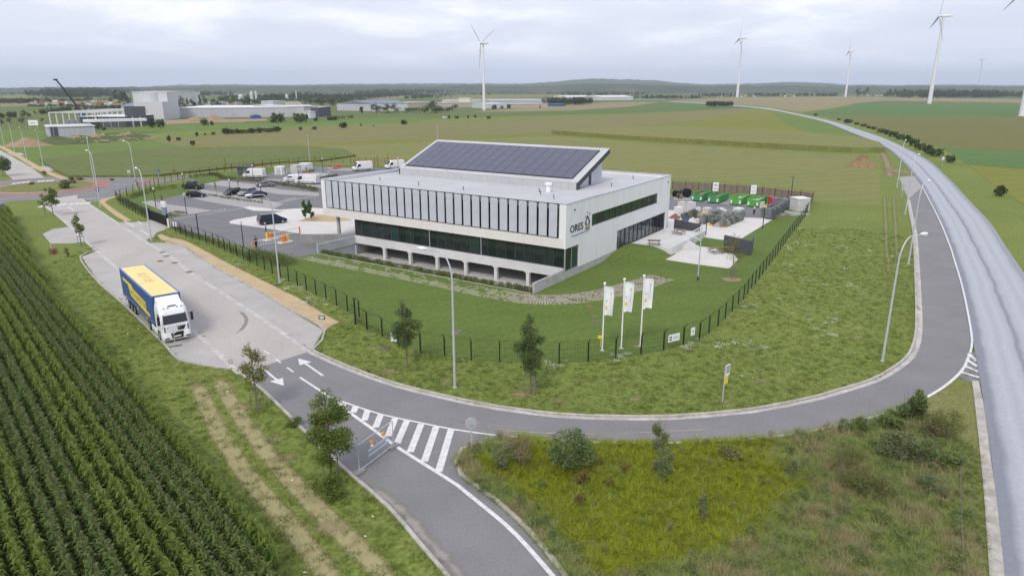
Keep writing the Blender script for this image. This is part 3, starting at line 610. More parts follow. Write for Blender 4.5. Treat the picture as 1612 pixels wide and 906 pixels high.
for k, (x, y, rx, h, lb) in enumerate(((306, 191.5, 11, 3.2, 'left brown earth heap of the building site'), (338, 191, 12, 4.2, 'tallest brown earth heap of the building site'), (362, 192, 11, 1.8, 'low brown earth heap at the end of the building site'))):
    mound('earth_heap', S(x, y), rx, 8, h, M['soil'], 15+k, lb)
sheet('bare_earth', SS([(205, 198), (300, 194), (420, 190), (420, 187), (300, 188), (205, 190)]), .03, M['soil'])
mound('straw_heap', S(1357, 262), 4.8, 4.0, 3.4, mat('old_straw', (.30, .20, .10), .95, col2=(.20, .13, .065), scale=1.1, fine=.3, finescale=4, bump=.2), 31, 'brown straw and manure heap on the mown field')

# ================================================================== office building
BR = math.atan2(EA[1], EA[0])      # local x = a (leftwards along the front), local y = -b mirrored -> use (a, -b)
# local axes: x along a; y must be x rotated +90deg = -b direction, so b = -y
OB = thing('office_building', (BC[0], BC[1], 0), BR, 'white two-storey office building with grey louvre front and solar roof', 'building')
def bb(mb, a0, a1, b0, b1, z0, z1): return mb.box(a0, a1, -b1, -b0, z0, z1)
LA, LB_ = 42.5, 34.2
ZT, ZR, ZS, ZL = 9.30, 8.85, 3.80, 5.05
# right-hand facade wall (a = 0) with openings: corner window, long window, lower window
mb = MB()
def wall_a(mb, a0, a1, rects, b0, b1, z0, z1):
    """wall slab between a0..a1 spanning b and z with rectangular openings"""
    bs = sorted({b0, b1, *[r[0] for r in rects], *[r[1] for r in rects]}); zs = sorted({z0, z1, *[r[2] for r in rects], *[r[3] for r in rects]})
    for i in range(len(bs)-1):
        run = None
        for j in range(len(zs)-1):
            bm_, zm = (bs[i]+bs[i+1])/2, (zs[j]+zs[j+1])/2
            hole = any(r[0] < bm_ < r[1] and r[2] < zm < r[3] for r in rects)
            if not hole:
                if run is None: run = zs[j]
            if hole and run is not None: bb(mb, a0, a1, bs[i], bs[i+1], run, zs[j]); run = None
        if run is not None: bb(mb, a0, a1, bs[i], bs[i+1], run, z1)
W_STRIP = (6.85, 29.0, 5.55, 7.05); W_LOW = (14.7, 32.7, .86, 3.55); W_COR = (.0, 3.45, .86, ZS)
wall_a(mb, 0, .35, [W_STRIP, W_LOW, W_COR], 0, LB_, .86, ZT-.06)
mb.obj('side_wall', M['white_render'], OB)
mb = MB(); bb(mb, -.05, .45, -.05, LB_+.05, ZT-.06, ZT); bb(mb, .45, LA+.05, LB_-.45, LB_+.05, ZT-.06, ZT); bb(mb, LA-.4, LA+.05, -.05, LB_-.45, ZT-.06, ZT); bb(mb, .45, LA-.4, -.05, .25, ZT-.06, ZT)
mb.obj('parapet_cap', M['alu'], OB)
mb = MB(); bb(mb, .35, LA, LB_-.35, LB_, .0, ZT-.06); mb.obj('rear_wall', M['white_render'], OB)
mb = MB(); bb(mb, LA-.35, LA, .0, LB_-.35, ZS, ZT-.06); bb(mb, LA-.95, LA-.35, -.0, .35, ZS, ZT-.06); mb.obj('end_wall', M['white_render'], OB)
mb = MB(); bb(mb, .35, .95, 0, .35, ZS, ZT-.06); mb.obj('corner_frame', M['white_render'], OB)
mb = MB(); bb(mb, .35, LA-.35, .35, LB_-.35, ZR-.4, ZR); mb.obj('flat_roof', M['roof_membrane'], OB)
mb = MB()
for k in range(1, 28): bb(mb, .4+k*1.5, .43+k*1.5, .4, 13.4, ZR, ZR+.012)
mb.obj('roof_seam', mat('membrane_seam', (.56, .56, .58), .8), OB)
mb = MB(); bb(mb, .95, LA-.95, .35, .55, ZT-.36, ZT-.06); bb(mb, LA-.34-.6, LA-.36, .36, LB_-.36, ZR, ZT-.07); mb.obj('parapet', M['metal_clad'], OB)
# upper floor soffit and glazing behind the louvres
mb = MB(); bb(mb, .35, LA-.35, .36, LB_-.36, ZS, ZS+.2); mb.obj('soffit', M['concrete_light'], OB)
mb = MB(); bb(mb, .95, LA-.95, .62, .70, ZL, ZT-.36); mb.obj('upper_glazing', M['glass'], OB)
n_p = 28; a0, a1 = .98, LA-.98; st = (a1-a0)/n_p
pan = MB(); pan.box(-.46, .46, -.05, .05, ZL+.08, ZT-.12)
for k in range(19):
    zz = ZL+.12+k*.2; pan.box(-.45, .45, .05, .056, zz, zz+.13)
pme = pan.mesh('louvre_panel', M['louvre'])
for k in range(n_p):
    o = link('louvre_panel', pme, OB); o.location = (a0+st*(k+.5)+.06, .02, 0); o.scale = (1.2, 1, 1); o.rotation_euler = (0, 0, R(3))
mb = MB(); bb(mb, .95, LA-.95, .02, .12, ZT-.46, ZT-.43); mb.obj('louvre_rail', M['galv'], OB)
mb = MB(); bb(mb, .95, LA-.95, -.08, .62, ZL, ZL+.07); bb(mb, .95, LA-.95, -.08, .35, ZT-.12, ZT-.065); bb(mb, .94, 1.0, -.08, .6, ZL+.07, ZT-.12); bb(mb, LA-1.0, LA-.94, -.08, .6, ZL+.07, ZT-.12)
mb.obj('louvre_frame', M['anthracite'], OB)
npn = 15; wdt = (LA-.35)/npn
for k in range(npn):
    mb = MB(); bb(mb, .35+k*wdt+.008, .35+(k+1)*wdt-.008, -.02, .3, ZS, ZL-.01); mb.obj('sill_panel', M['sill_concrete'], OB)
# ground floor front glazing (a 0.4 .. 36)
GA0, GA1, GB = .36, 36.0, .42
ng = 25; gw = (GA1-GA0)/ng
for k in range(ng):
    mb = MB(); bb(mb, GA0+k*gw+.04, GA0+(k+1)*gw-.04, GB, GB+.05, 1.36, ZS-.02)
    mb.obj('window_pane', M['glass_green'] if k in (9, 19) else M[('glass', 'glass_b', 'glass_c')[(k*7+k//3) % 3]], OB)
mb = MB()
for k in range(ng+1):
    hw = .09 if k % 5 == 0 else .04
    bb(mb, GA0+k*gw-hw, GA0+k*gw+hw, GB-.05, GB+.06, 1.36, ZS)
bb(mb, GA0, GA1, GB-.05, GB+.07, 1.30, 1.37); mb.obj('mullion', M['anthracite'], OB)
for a_ in (12.8, 21.6):                    # tall steel posts in front of the glass
    mb = MB(); bb(mb, a_-.06, a_+.06, GB-.18, GB-.06, 1.3, ZS); mb.obj('post', M['steel'], OB)
mb = MB(); bb(mb, GA1-.05, GA1+.25, GB, LB_-.4, 0.0, ZS); mb.obj('end_glazing', M['glass'], OB)
# corner window on the side
for k, (b0, b1) in enumerate(((.05, 1.7), (1.78, 3.4))):
    mb = MB(); bb(mb, .12, .16, b0+.06, b1, 1.0, ZS-.03); mb.obj('window_pane', M['glass'] if k == 0 else M['glass_green'], OB)
mb = MB(); bb(mb, .06, .2, 0, 3.45, .88, 1.0); bb(mb, .06, .2, 1.70, 1.78, 1.0, ZS); bb(mb, .06, .2, 3.37, 3.45, 1.0, ZS); bb(mb, .0, .14, -.0, .11, 1.0, ZS); mb.obj('window_frame', M['steel'], OB)
# long strip window
ns = 12; sw = (W_STRIP[1]-W_STRIP[0])/ns
for k in range(ns):
    mb = MB(); bb(mb, .16, .20, W_STRIP[0]+k*sw+.05, W_STRIP[0]+(k+1)*sw-.05, W_STRIP[2]+.06, W_STRIP[3]-.06); mb.obj('window_pane', M[('glass_green', 'glass_b', 'glass_green', 'glass_c')[(k*5+k//4) % 4]], OB)
mb = MB()
for k in range(ns+1): bb(mb, .10, .22, W_STRIP[0]+k*sw-(.05 if 0 < k < ns else 0), W_STRIP[0]+k*sw+(.05 if 0 < k < ns else .0)+(.06 if k == 0 else 0), W_STRIP[2], W_STRIP[3])
bb(mb, -.02, .23, W_STRIP[0], W_STRIP[1], W_STRIP[2], W_STRIP[2]+.06); bb(mb, .1, .22, W_STRIP[0], W_STRIP[1], W_STRIP[3]-.06, W_STRIP[3]-.002); mb.obj('window_frame', M['anthracite'], OB)
# lower canteen window
nl = 12; sw = (W_LOW[1]-W_LOW[0])/nl
M['glass_room'] = mat('glass_room', (.10, .12, .13), .05, col2=(.02, .03, .03), scale=.8, spec=.7)
for k in range(nl):
    mb = MB(); bb(mb, .16, .20, W_LOW[0]+k*sw+.05, W_LOW[0]+(k+1)*sw-.05, W_LOW[2]+.1, W_LOW[3]-.08); mb.obj('window_pane', M['glass_room'] if k < 9 else M['glass_car'], OB)
mb = MB()
for k in range(nl+1):
    hw = .14 if k in (2, 5) else .05
    bb(mb, .08, .22, max(W_LOW[0], W_LOW[0]+k*sw-hw), min(W_LOW[1], W_LOW[0]+k*sw+hw), W_LOW[2], W_LOW[3]-.002)
bb(mb, .08, .23, W_LOW[0], W_LOW[1], W_LOW[2], W_LOW[2]+.1); bb(mb, .08, .23, W_LOW[0], W_LOW[1], W_LOW[3]-.08, W_LOW[3]-.003); mb.obj('window_frame', M['anthracite'], OB)
mb = MB(); bb(mb, .16, .24, 27.0, 27.25, W_LOW[2]+.1, W_LOW[3]-.1); mb.obj('door_leaf', M['white_paint'], OB)
# plinth, floor slab, basement car deck
mb = MB(); bb(mb, .03, .4, .1, LB_-.4, -.2, .859); mb.obj('plinth', M['concrete'], OB)
mb = MB(); bb(mb, .35, 36.2, .0, .40, .20, 1.30); bb(mb, .4, 36.2, .40, LB_-.36, .25, 1.28); mb.obj('floor_slab', M['concrete_light'], OB)
mb = MB(); bb(mb, .02, 36.1, -6.6, 30.2, -1.72, -1.6); mb.obj('basement_floor', mat('deck_concrete', (.46, .45, .44), .8, col2=(.36, .35, .345), scale=.25), OB)
mb = MB(); bb(mb, .2, 35.9, 29.9, 30.2, -1.6, .2); bb(mb, 35.76, 36.0, .1, 29.9, -1.6, .2); bb(mb, .03, .3, .4, 29.9, -1.6, -.2); bb(mb, .25, 35.75, -6.6, -6.42, -1.6, .02); mb.obj('basement_wall', M['concrete_dark'], OB)
for k in range(7):
    a_ = 5.4+k*4.95
    if a_ > 35: break
    mb = MB(); bb(mb, a_-.22, a_+.22, .02, .42, -1.6, .02); bb(mb, a_-.38, a_+.38, -.02, .5, .02, .2); mb.obj('column', M['concrete_light'], OB)
for k in range(6):
    mb = MB(); a_ = 5.4+k*4.95; bb(mb, a_-.2, a_+.2, 8.0, 8.4, -1.6, .2); mb.obj('column', M['concrete'], OB)
mb = MB(); mb.cyl((40.6, -1.2, .03), (40.6, -1.2, ZS), .28, .28, 12); mb.obj('column', M['concrete'], OB)
mb = MB(); mb.cyl((40.6, -14.0, .03), (40.6, -14.0, ZS), .28, .28, 12); mb.obj('column', M['concrete'], OB)
mb = MB()
for k in range(1, 14): bb(mb, k*2.6, k*2.6+.1, .8, 5.6, -1.6, -1.595)
mb.obj('bay_line', M['road_white'], OB)
# roof pavilion carrying the solar field
PA0, PA1, PB0, PB1, PZ0, PZ1 = 5.85, 39.1, 13.7, 23.7, 9.92, 13.88
sl = (PZ1-PZ0)/(PB1-PB0)
mb = MB(); npnl = 26; pw = (PA1-PA0-.4)/npnl
for k in range(npnl): bb(mb, PA0+.2+k*pw+.01, PA0+.2+(k+1)*pw-.01, PB0+.02, PB0+.12, ZR, PZ0-.08)
mb.obj('pavilion_wall', mat('pavilion_clad', (.46, .46, .47), .55, col2=(.42, .42, .43), scale=.6), OB)
def slope_slab(mb, a0, a1, b0, b1, t0, t1):     # slab following the roof slope, from t0 to t1 above it
    z = lambda b: PZ0+(b-PB0)*sl
    mb.hexa([(a0,-b1,z(b1)+t0),(a1,-b1,z(b1)+t0),(a1,-b0,z(b0)+t0),(a0,-b0,z(b0)+t0),(a0,-b1,z(b1)+t1),(a1,-b1,z(b1)+t1),(a1,-b0,z(b0)+t1),(a0,-b0,z(b0)+t1)])
mb = MB(); slope_slab(mb, PA0, PA1, PB0, PB1, -.12, 0); mb.obj('sloped_roof', M['roof_membrane'], OB)
mb = MB(); z_ = lambda b: PZ0+(b-PB0)*sl
prof = [(PB0, ZR), (PB0, PZ0-.03), (PB1, PZ1-.03), (PB1, PZ1-.75), (PB0+.7, z_(PB0+.7)-.82), (PB0+.7, ZR)]
for (a_0, a_1) in ((PA0-.02, PA0+.16), (PA1-.16, PA1+.02)):
    mb = MB(); vsx = [(a_0, -b, z) for b, z in prof] + [(a_1, -b, z) for b, z in prof]; n = 6
    mb.add(vsx, [tuple(range(n)), tuple(range(2*n-1, n-1, -1))] + [((i+1) % n, i, n+i, n+(i+1) % n) for i in range(n)])
    mb.obj('gable_fascia', M['anthracite'], OB)
mb = MB(); vsx = []
for (a_0, a_1, bs0, bs1) in ((PA0+1.0, PA0+1.1, PB0+1.0, 19.0), (PA0+1.0, PA0+1.1, 19.9, PB1-.4)):
    k = max(2, int((bs1-bs0)/.45)); 
    for i in range(k):
        q0, q1 = bs0+(bs1-bs0)*i/k+.012, bs0+(bs1-bs0)*(i+1)/k-.012
        mb.hexa([(a_0,-q1,ZR),(a_1,-q1,ZR),(a_1,-q0,ZR),(a_0,-q0,ZR),(a_0,-q1,z_(q1)-.13),(a_1,-q1,z_(q1)-.13),(a_1,-q0,z_(q0)-.13),(a_0,-q0,z_(q0)-.13)])
mb.obj('gable_wall', M['louvre'], OB)
mb = MB(); bb(mb, PA0+1.1, PA0+1.2, 18.9, 20.0, ZR, z_(19)-.2); mb.obj('roof_door', M['anthracite'], OB)
mb = MB(); bb(mb, PA0+1.1, PA1-.3, PB1-.5, PB1-.4, ZR, PZ1-.3); mb.obj('pavilion_wall', M['metal_clad'], OB)
# solar modules 18 x 5
sa0, sa1, sb0, sb1 = 7.15, 38.3, 14.55, 22.75
ncol, nrow = 18, 5; cw, rw = (sa1-sa0)/ncol, (sb1-sb0)/nrow
pm = MB(); slope_slab(pm, -cw/2+.035, cw/2-.035, PB0-rw/2+.02, PB0+rw/2-.02, .10, .14)
pm = pm.mesh('solar_module', M['solar'])
for i in range(ncol):
    for j in range(nrow):
        o = link('solar_module', pm, OB); bc = sb0+rw*(j+.5)
        o.location = (sa0+cw*(i+.5), -(bc-PB0), (bc-PB0)*sl)
mb = MB()
slope_slab(mb, sa0, sa1, sb0, sb1, .05, .085); mb.obj('module_rack', mat('rack_alu', (.30, .30, .32), .5, metal=.3), OB)
mb = MB(); slope_slab(mb, sa0-.03, sa1+.03, sb0-.16, sb0-.03, .02, .16); slope_slab(mb, sa0-.14, sa0-.03, sb0-.03, sb1, .02, .15); mb.obj('rack_edge', M['anthracite'], OB)
for k in range(8):
    a_ = sa0+.15+k*(sa1-sa0-.3)/7; mb = MB(); slope_slab(mb, a_-.09, a_+.09, sb0-.45, sb0-.16, .0, .10); mb.obj('rack_foot', M['steel'], OB)
# roof details
mb = MB(); mb.cyl((8.3, -9.9, ZR), (8.3, -9.9, ZR+1.0), .33, .33, 14); mb.cyl((8.3, -9.9, ZR+1.0), (8.3, -9.9, ZR+1.28), .52, .48, 14); mb.obj('roof_vent', M['white_paint'], OB)
for (a_, b_) in ((36, 6.0), (27.5, 5.2), (19, 4.8), (7.9, 7.2), (4.6, 5.0), (9.3, 9.2), (3.4, 19.5), (4.2, 29)):
    mb = MB(); mb.cyl((a_, -b_, ZR), (a_, -b_, ZR+.45), .05, .05, 6); mb.cyl((a_, -b_, ZR+.45), (a_+.15, -b_, ZR+.5), .05, .05, 6); mb.obj('anchor_point', M['black_metal'], OB)
mb = MB(); mb.cyl((38.6, -23.2, PZ1-.4), (38.6, -23.2, PZ1+2.6), .035, .02, 6); mb.obj('lightning_rod', M['galv'], OB)
mb = MB(); bb(mb, -.18, 0, 1.95, 2.1, 8.25, 8.4); bb(mb, -.16, 0, LB_-1.3, LB_-1.15, 8.2, 8.35); mb.obj('camera', M['anthracite'], OB)
# company sign on the side wall: lettering, house emblem, swoosh
M['sign_dark'] = mat('sign_dark', (.03, .03, .032), .5)
def text_mesh(body, size, mname, m, extrude=.02, shear=0.0, sx=1.0):
    cu = bpy.data.curves.new(mname, 'FONT'); cu.body = body; cu.size = size; cu.extrude = extrude; cu.shear = shear; cu.align_x = 'LEFT'; cu.resolution_u = 3
    ob = bpy.data.objects.new(mname, cu); COL.objects.link(ob); bpy.context.view_layer.update()
    me = bpy.data.meshes.new_from_object(ob.evaluated_get(bpy.context.evaluated_depsgraph_get())); bpy.data.objects.remove(ob); bpy.data.curves.remove(cu)
    xs = [v.co.x for v in me.vertices]; mn, mx = min(xs), max(xs)
    for v in me.vertices: v.co.x = (v.co.x-mn)*sx
    me.materials.clear(); me.materials.append(m); me.name = mname; return me
tm = text_mesh('ORES', 1.28, 'lettering', M['sign_dark'], .03, 0.0, .78)
wtx = max(v.co.x for v in tm.vertices)
for v in tm.vertices: v.co.x *= 3.35/wtx
o = link('lettering', tm, OB); o.rotation_euler = (R(90), 0, R(-90)); o.location = (-.035, -1.05, 5.6)
mb = MB()
def lg(pts, th=.1):       # polyline on the wall in (b, z)
    for (b0, z0), (b1, z1) in zip(pts[:-1], pts[1:]):
        d = Vector((b1-b0, z1-z0)); n = Vector((-d.y, d.x)).normalized()*th/2
        mb.add([(-.01, -(b0+n.x), z0+n.y), (-.01, -(b1+n.x), z1+n.y), (-.01, -(b1-n.x), z1-n.y), (-.01, -(b0-n.x), z0-n.y), (-.05, -(b0+n.x), z0+n.y), (-.05, -(b1+n.x), z1+n.y), (-.05, -(b1-n.x), z1-n.y), (-.05, -(b0-n.x), z0-n.y)],
               [(4,5,6,7), (0,4,7,3), (1,2,6,5), (0,1,5,4), (3,7,6,2)])
lg([(4.95, 6.05), (5.55, 7.05), (6.25, 6.15)], .2); lg([(5.2, 6.2), (5.22, 5.55)], .12); lg([(6.05, 6.3), (6.05, 5.5)], .16); lg([(5.15, 5.5), (6.1, 5.42)], .12); lg([(5.15, 6.1), (5.5, 5.95), (5.9, 6.05)], .08)
for (b_, z1) in ((5.05, 7.0), (5.5, 7.5), (6.1, 7.25)): lg([(b_-.06, z1-.08), (b_+.06, z1+.08)], .14)
lg([(1.5, 5.16), (2.1, 5.08), (3.6, 5.14), (4.6, 5.14), (6.2, 5.2)], .06); lg([(4.9, 5.42), (6.2, 5.4)], .05)
mb.obj('house_emblem', M['sign_dark'], OB)
mb = MB(); bb(mb, -.045, -.012, 5.35, 5.8, 5.68, 5.92); mb.obj('emblem_spot', M['yellow'], OB)

# ------------------------------------------------------------------ walls of the ramp, wing wall, terrace
def wallbox(name, p0, p1, th, z0, z1, m, label, z1b=None, cat='wall'):
    d = Vector((p1[0]-p0[0], p1[1]-p0[1])); ln = d.length
    mb = MB(); zb = z1 if z1b is None else z1b
    mb.hexa([(0, -th/2, z0), (ln, -th/2, z0), (ln, th/2, z0), (0, th/2, z0), (0, -th/2, z1), (ln, -th/2, zb), (ln, th/2, zb), (0, th/2, z1)])
    o = mb.obj(name, m, bevel=.015); o.location = (p0[0], p0[1], 0); o.rotation_euler = (0, 0, math.atan2(d.y, d.x)); tag(o, label, cat); return o
wallbox('wing_wall', L(.13, .05), L(.13, -7.1), .25, -1.75, 1.28, M['concrete'], 'low concrete wing wall running forward from the building corner', 1.22)
wallbox('ramp_wall', L(36.05, -.05), L(36.05, -7.2), .28, -1.75, 1.28, mat('concrete_blue', (.42, .44, .46), .85, col2=(.33, .35, .37), scale=.5), 'bluish concrete wall between the ramp and the hedge', 1.3)
wallbox('ramp_wall', L(36.6, .3), L(43.0, -4.3), .3, 0, 1.45, M['concrete_dark'], 'brownish board-marked concrete retaining wall below the overhang', 1.45)
TZ = .84
tp = thing('terrace', (*L(0, 22), 0), BR, 'raised white concrete terrace with railing at the canteen window', 'terrace')
mb = MB(); mb.box(-6.2, -.02, -11.5, 2.9, 0, TZ); tpo = mb.obj('deck', M['concrete_light'], tp)
mb = MB(); mb.box(-6.4, -6.2, -11.5, 2.9, 0, TZ+.25); mb.box(-6.2, -.3, 2.9, 3.1, 0, TZ+.2); mb.obj('edge_wall', M['concrete_light'], tp)
for k in range(22):
    yy = 2.6-k*.66; mb = MB(); mb.box(-6.33, -6.27, yy-.02, yy+.02, TZ+.25, TZ+1.1); mb.obj('baluster', M['white_paint'], tp)
mb = MB(); mb.box(-6.35, -6.25, -11.5, 2.7, TZ+1.1, TZ+1.16); mb.box(-6.33, -6.27, -11.5, 2.7, TZ+.65, TZ+.68); mb.obj('handrail', M['white_paint'], tp)
for (yy, x0) in ((-3.0, -9.2),):
    mb = MB()
    for s in range(5): mb.box(-6.4-.34*(s+1), -6.4-.34*s, yy-1.4, yy+1.4, 0, TZ*(5-s)/6)
    mb.obj('steps', M['concrete_light'], tp)
    mb = MB()
    for s_ in (-1.45, 1.45): mb.tube([(-6.4, yy+s_, TZ+.95), (-8.1, yy+s_, .95)], .03); mb.tube([(-8.1, yy+s_, 0), (-8.1, yy+s_, .95)], .025); mb.tube([(-7.2, yy+s_, 0.3), (-7.2, yy+s_, 1.4)], .02)
    mb.obj('handrail', M['white_paint'], tp)
def picnic(loc, rz, label):
    t = thing('picnic_table', loc, rz, label, 'table')
    for k in range(4): MB().box(-.9, .9, -.36+k*.19, -.19+k*.19, .72, .76).obj('top_plank', M['wood'], t)
    for s in (-1, 1): MB().box(-.9, .9, s*.72-.14, s*.72+.14, .42, .46).obj('bench_plank', M['wood'], t)
    for x in (-.65, .65):
        mb = MB(); mb.tube([(x, -.75, 0), (x, -.2, .72)], .04, 4); mb.tube([(x, .75, 0), (x, .2, .72)], .04, 4); mb.box(x-.03, x+.03, -.8, .8, .36, .42); mb.obj('leg', M['wood'], t)
    return t
pc = L(-3.2, 20.5); picnic((pc[0], pc[1], TZ), BR+.4, 'weathered wooden picnic table on the white terrace')
pc = L(-3.4, 30.0); picnic((pc[0], pc[1], TZ), BR-.2, 'picnic table near the dark screen wall on the terrace')
pc = S(1126, 398); picnic((pc[0], pc[1], .024), BR+.9, 'picnic table on the forecourt by the small tree')
pc = S(1146, 397); picnic((pc[0], pc[1], .024), BR+.2, 'picnic table on the forecourt against the grey brick wall')
dark_brick = mat('dark_brick', (.085, .085, .098), .8, col2=(.06, .06, .07), scale=3)
def brickwall(name, p0, p1, h, label):
    d = Vector((p1[0]-p0[0], p1[1]-p0[1])); ln = d.length; t = thing(name, (p0[0], p0[1], 0), math.atan2(d.y, d.x), label, 'wall')
    rows = max(3, int(h/.22)); rh = h/rows
    for r_ in range(rows): MB().box(0, ln, -.12, .12, r_*rh+.008, (r_+1)*rh-.004).obj('block_course', dark_brick, t)
    MB().box(.01, ln-.01, -.11, .11, 0, h-.01).obj('core', M['anthracite'], t)
    return t
brickwall('screen_wall', S(1061, 365), S(1098, 373.5), 2.15, 'dark grey block screen wall between terrace and yard')
brickwall('screen_wall', S(1098.5, 373.5), S(1101, 369), 2.05, 'short dark return of the yard screen wall')
brickwall('screen_wall', S(1139, 392), S(1180, 402), 2.1, 'dark grey block wall behind the small tree on the forecourt')
brickwall('screen_wall', S(1180.5, 402), S(1184, 392), 2.0, 'short return of the dark wall behind the small tree')
# grass bank at the terrace
def bank():
    V = []; F = []; na, nb = 12, 16
    for i in range(na+1):
        for j in range(nb+1):
            a_ = -0.02-i/na*6.6; b_ = 8+j/nb*12.6
            t = max(0, min(1, (b_-9)/8.0)); h = 1.05*t*t*(3-2*t)
            s = 1-max(0, (i/na-.55)/.45)**1.5; h *= max(0, s)
            if b_ > 19.6: h *= max(0, (20.6-b_))
            x, y = L(a_, b_); V.append((x, y, h+.008-(0 if 0 < i < na and 0 < j < nb else .02)))
    for i in range(na):
        for j in range(nb): F.append((i*(nb+1)+j, i*(nb+1)+j+1, (i+1)*(nb+1)+j+1, (i+1)*(nb+1)+j))
    mb = MB(); mb.add(V, F); o = mb.obj('grass_bank', G_LAWN, smooth=True); o['kind'] = 'structure'
bank()
# grass pavers: real setts in a grid, thinned where the grass has grown over
rs = np.random.default_rng(3)
def pavers(name, path, hw, sp, cover, seed):
    rd = np.random.default_rng(seed); mb = MB(); P_ = crv(path, sp); n = len(P_); k = int(2*hw/sp)
    ph = rd.uniform(0, 6, 4)
    for j in range(k+1):
        off = -hw+j*sp
        for i, p in enumerate(offs(P_, off)):
            u = i*sp; q = cover(j/k, i/n)+.32*math.sin(u*.9+ph[0]+off)*math.sin(off*1.7+u*.31+ph[1])+.25*math.sin(u*2.3+ph[2]+2*off)
            if rd.random() > q: continue
            s = .085; mb.box(p[0]-s, p[0]+s, p[1]-s*.8, p[1]+s*.8, 0, .022)
    o = mb.obj(name, mat(name+'_stone', (.46, .42, .34), .9, col2=(.36, .33, .27), scale=2)); tag(o, 'pale grass paver setts showing through the lawn path', 'pavers', kind='stuff')
pth = [L(35.8, -9.0), L(24, -9.1), L(12, -9.2), L(4, -9.6), L(-2, -8.6), L(-6.0, -4.2), L(-8.2, 2.0), L(-9.5, 7.5)]
pavers('grass_pavers', pth, 1.75, .27, lambda v, u: (.15+.75*(v < .45) if u < .55 else .8), 4)
c_ = crv(pth, 1.0); o = ribbon(MB(), c_[int(len(c_)*.62):], -1.8, 1.8, .012).obj('paver_bed', softmat('x', (.3, .27, .2), (.22, .2, .13), .7, .5)); o['kind'] = 'structure'
at = o.data.attributes.new('edge', 'FLOAT', 'POINT'); at.data.foreach_set('value', [.75]*len(o.data.vertices))
# kerb line of the path
mb = MB(); kerb_strip(mb, [L(35.9, -7.35), L(.4, -7.35)], -.05, .05, 0, .06); o = mb.obj('path_edging', M['concrete']); o['kind'] = 'structure'
# drain covers on the lawn
for (x, y, c) in ((869, 468, (.12, .10, .10)), (928, 483, (.25, .09, .05)), (937, 505.5, (.14, .10, .10)), (721, 521, (.16, .12, .11)), (716, 524, (.2, .16, .15)), (607, 550, (.13, .11, .12))):
    mb = MB(); q = S(x, y); mb.box(q[0]-.36, q[0]+.36, q[1]-.32, q[1]+.32, -.02, .035); o = mb.obj('drain_cover', mat('drain_cover', c, .8)); o['kind'] = 'structure'

# ================================================================== fences
FH = 1.75
def fence_post_mesh():
    mb = MB(); mb.box(-.05, .05, -.05, .05, 0, FH); mb.hexa([(-.025,-.02,FH),(.025,-.02,FH),(.025,.02,FH),(-.025,.02,FH),(-.025,-.36,FH+.40),(.025,-.36,FH+.40),(.025,-.32,FH+.42),(-.025,-.32,FH+.42)])
    return mb.mesh('fence_post', M['black_metal'])
POST = fence_post_mesh()
def bay_mesh(ln):
    mb = MB(); w_ = .010; nvert = max(3, int(ln/.14))
    for k in range(1, nvert):
        x = ln*k/nvert; mb.add([(x-w_/2,0,.05),(x+w_/2,0,.05),(x+w_/2,0,FH-.03),(x-w_/2,0,FH-.03)], [(0,1,2,3)])
    for k in range(5):
        z = .07+k*(FH-.14)/4; h = .005; mb.add([(0,.004,z-h),(ln,.004,z-h),(ln,.004,z+h),(0,.004,z+h)], [(0,1,2,3)])
    for k in range(3):
        y, z = -.1-.1*k, FH+.12+.12*k; mb.add([(0,y,z-.006),(ln,y,z-.006),(ln,y,z+.006),(0,y,z+.006)], [(0,1,2,3)])
    return mb.mesh('mesh_panel', M['black_metal'])
def fence(pts, label, spacing=2.6, flip=1, screen=None):
    t = thing('mesh_fence', (pts[0][0], pts[0][1], 0), 0, label, 'fence')
    O = Vector((pts[0][0], pts[0][1], 0))
    for i in range(len(pts)-1):
        a, b = Vector((*pts[i][:2], 0)), Vector((*pts[i+1][:2], 0)); d = b-a; k = max(1, round(d.length/spacing)); ln = d.length/k
        me = bay_mesh(ln); rz = math.atan2(d.y, d.x)
        for j in range(k):
            p = a+d*(j/k)-O; o = link('fence_post', POST, t); o.location = p; o.rotation_euler = (0, 0, rz + (math.pi if flip < 0 else 0))
            o = link('mesh_panel', me, t); o.location = p; o.rotation_euler = (0, 0, rz)
            if flip < 0: o.scale = (1, -1, 1)
            if screen:
                mb = MB(); mb.box(.04, ln-.04, -.03, -.015, .04, FH-.05); q = mb.obj('privacy_screen', screen, t); q.location = p; q.rotation_euler = (0, 0, rz)
    o = link('fence_post', POST, t); o.location = Vector((*pts[-1][:2], 0))-O; o.rotation_euler = (0, 0, rz + (math.pi if flip < 0 else 0))
    return t
fence(SS([(183, 314), (190, 321), (204, 329.5), (223.7, 341), (233, 346)]), 'black mesh fence along the footpath left of the gate', 2.4)
fence(SS([(268, 360), (293, 372), (336.4, 386), (353.8, 394), (373, 403), (405, 419), (454.6, 442.5), (482.4, 457), (513.5, 472), (547.2, 490), (565.6, 499)]), 'long black mesh fence behind the ochre footpath', 2.5)
fence(SS([(559.7, 510), (578, 518.5), (601.9, 529), (626.7, 542.6), (662, 553), (700, 560), (741.9, 566.5), (786.7, 569.5), (833, 571.5), (880, 571.8), (925.7, 568.7), (969, 563), (1009, 557), (1044.4, 551), (1075.5, 543), (1100.8, 535.7)]), 'black mesh fence with angled tops in front of the flag poles', 2.6)
fence(SS([(1100.8, 535.7), (1130, 513.3), (1152.4, 490), (1170.6, 471), (1183, 453.5), (1195, 439), (1220, 405), (1243, 373), (1266, 343), (1273, 330)]), 'black mesh fence climbing along the flowery meadow to the yard', 2.6)
fence(SS([(1273, 330), (1279, 317), (1240, 312), (1180, 305), (1120, 300.5), (1058, 297)]), 'fence with brown privacy screens behind the yard skips', 3.0, screen=M['screen'])
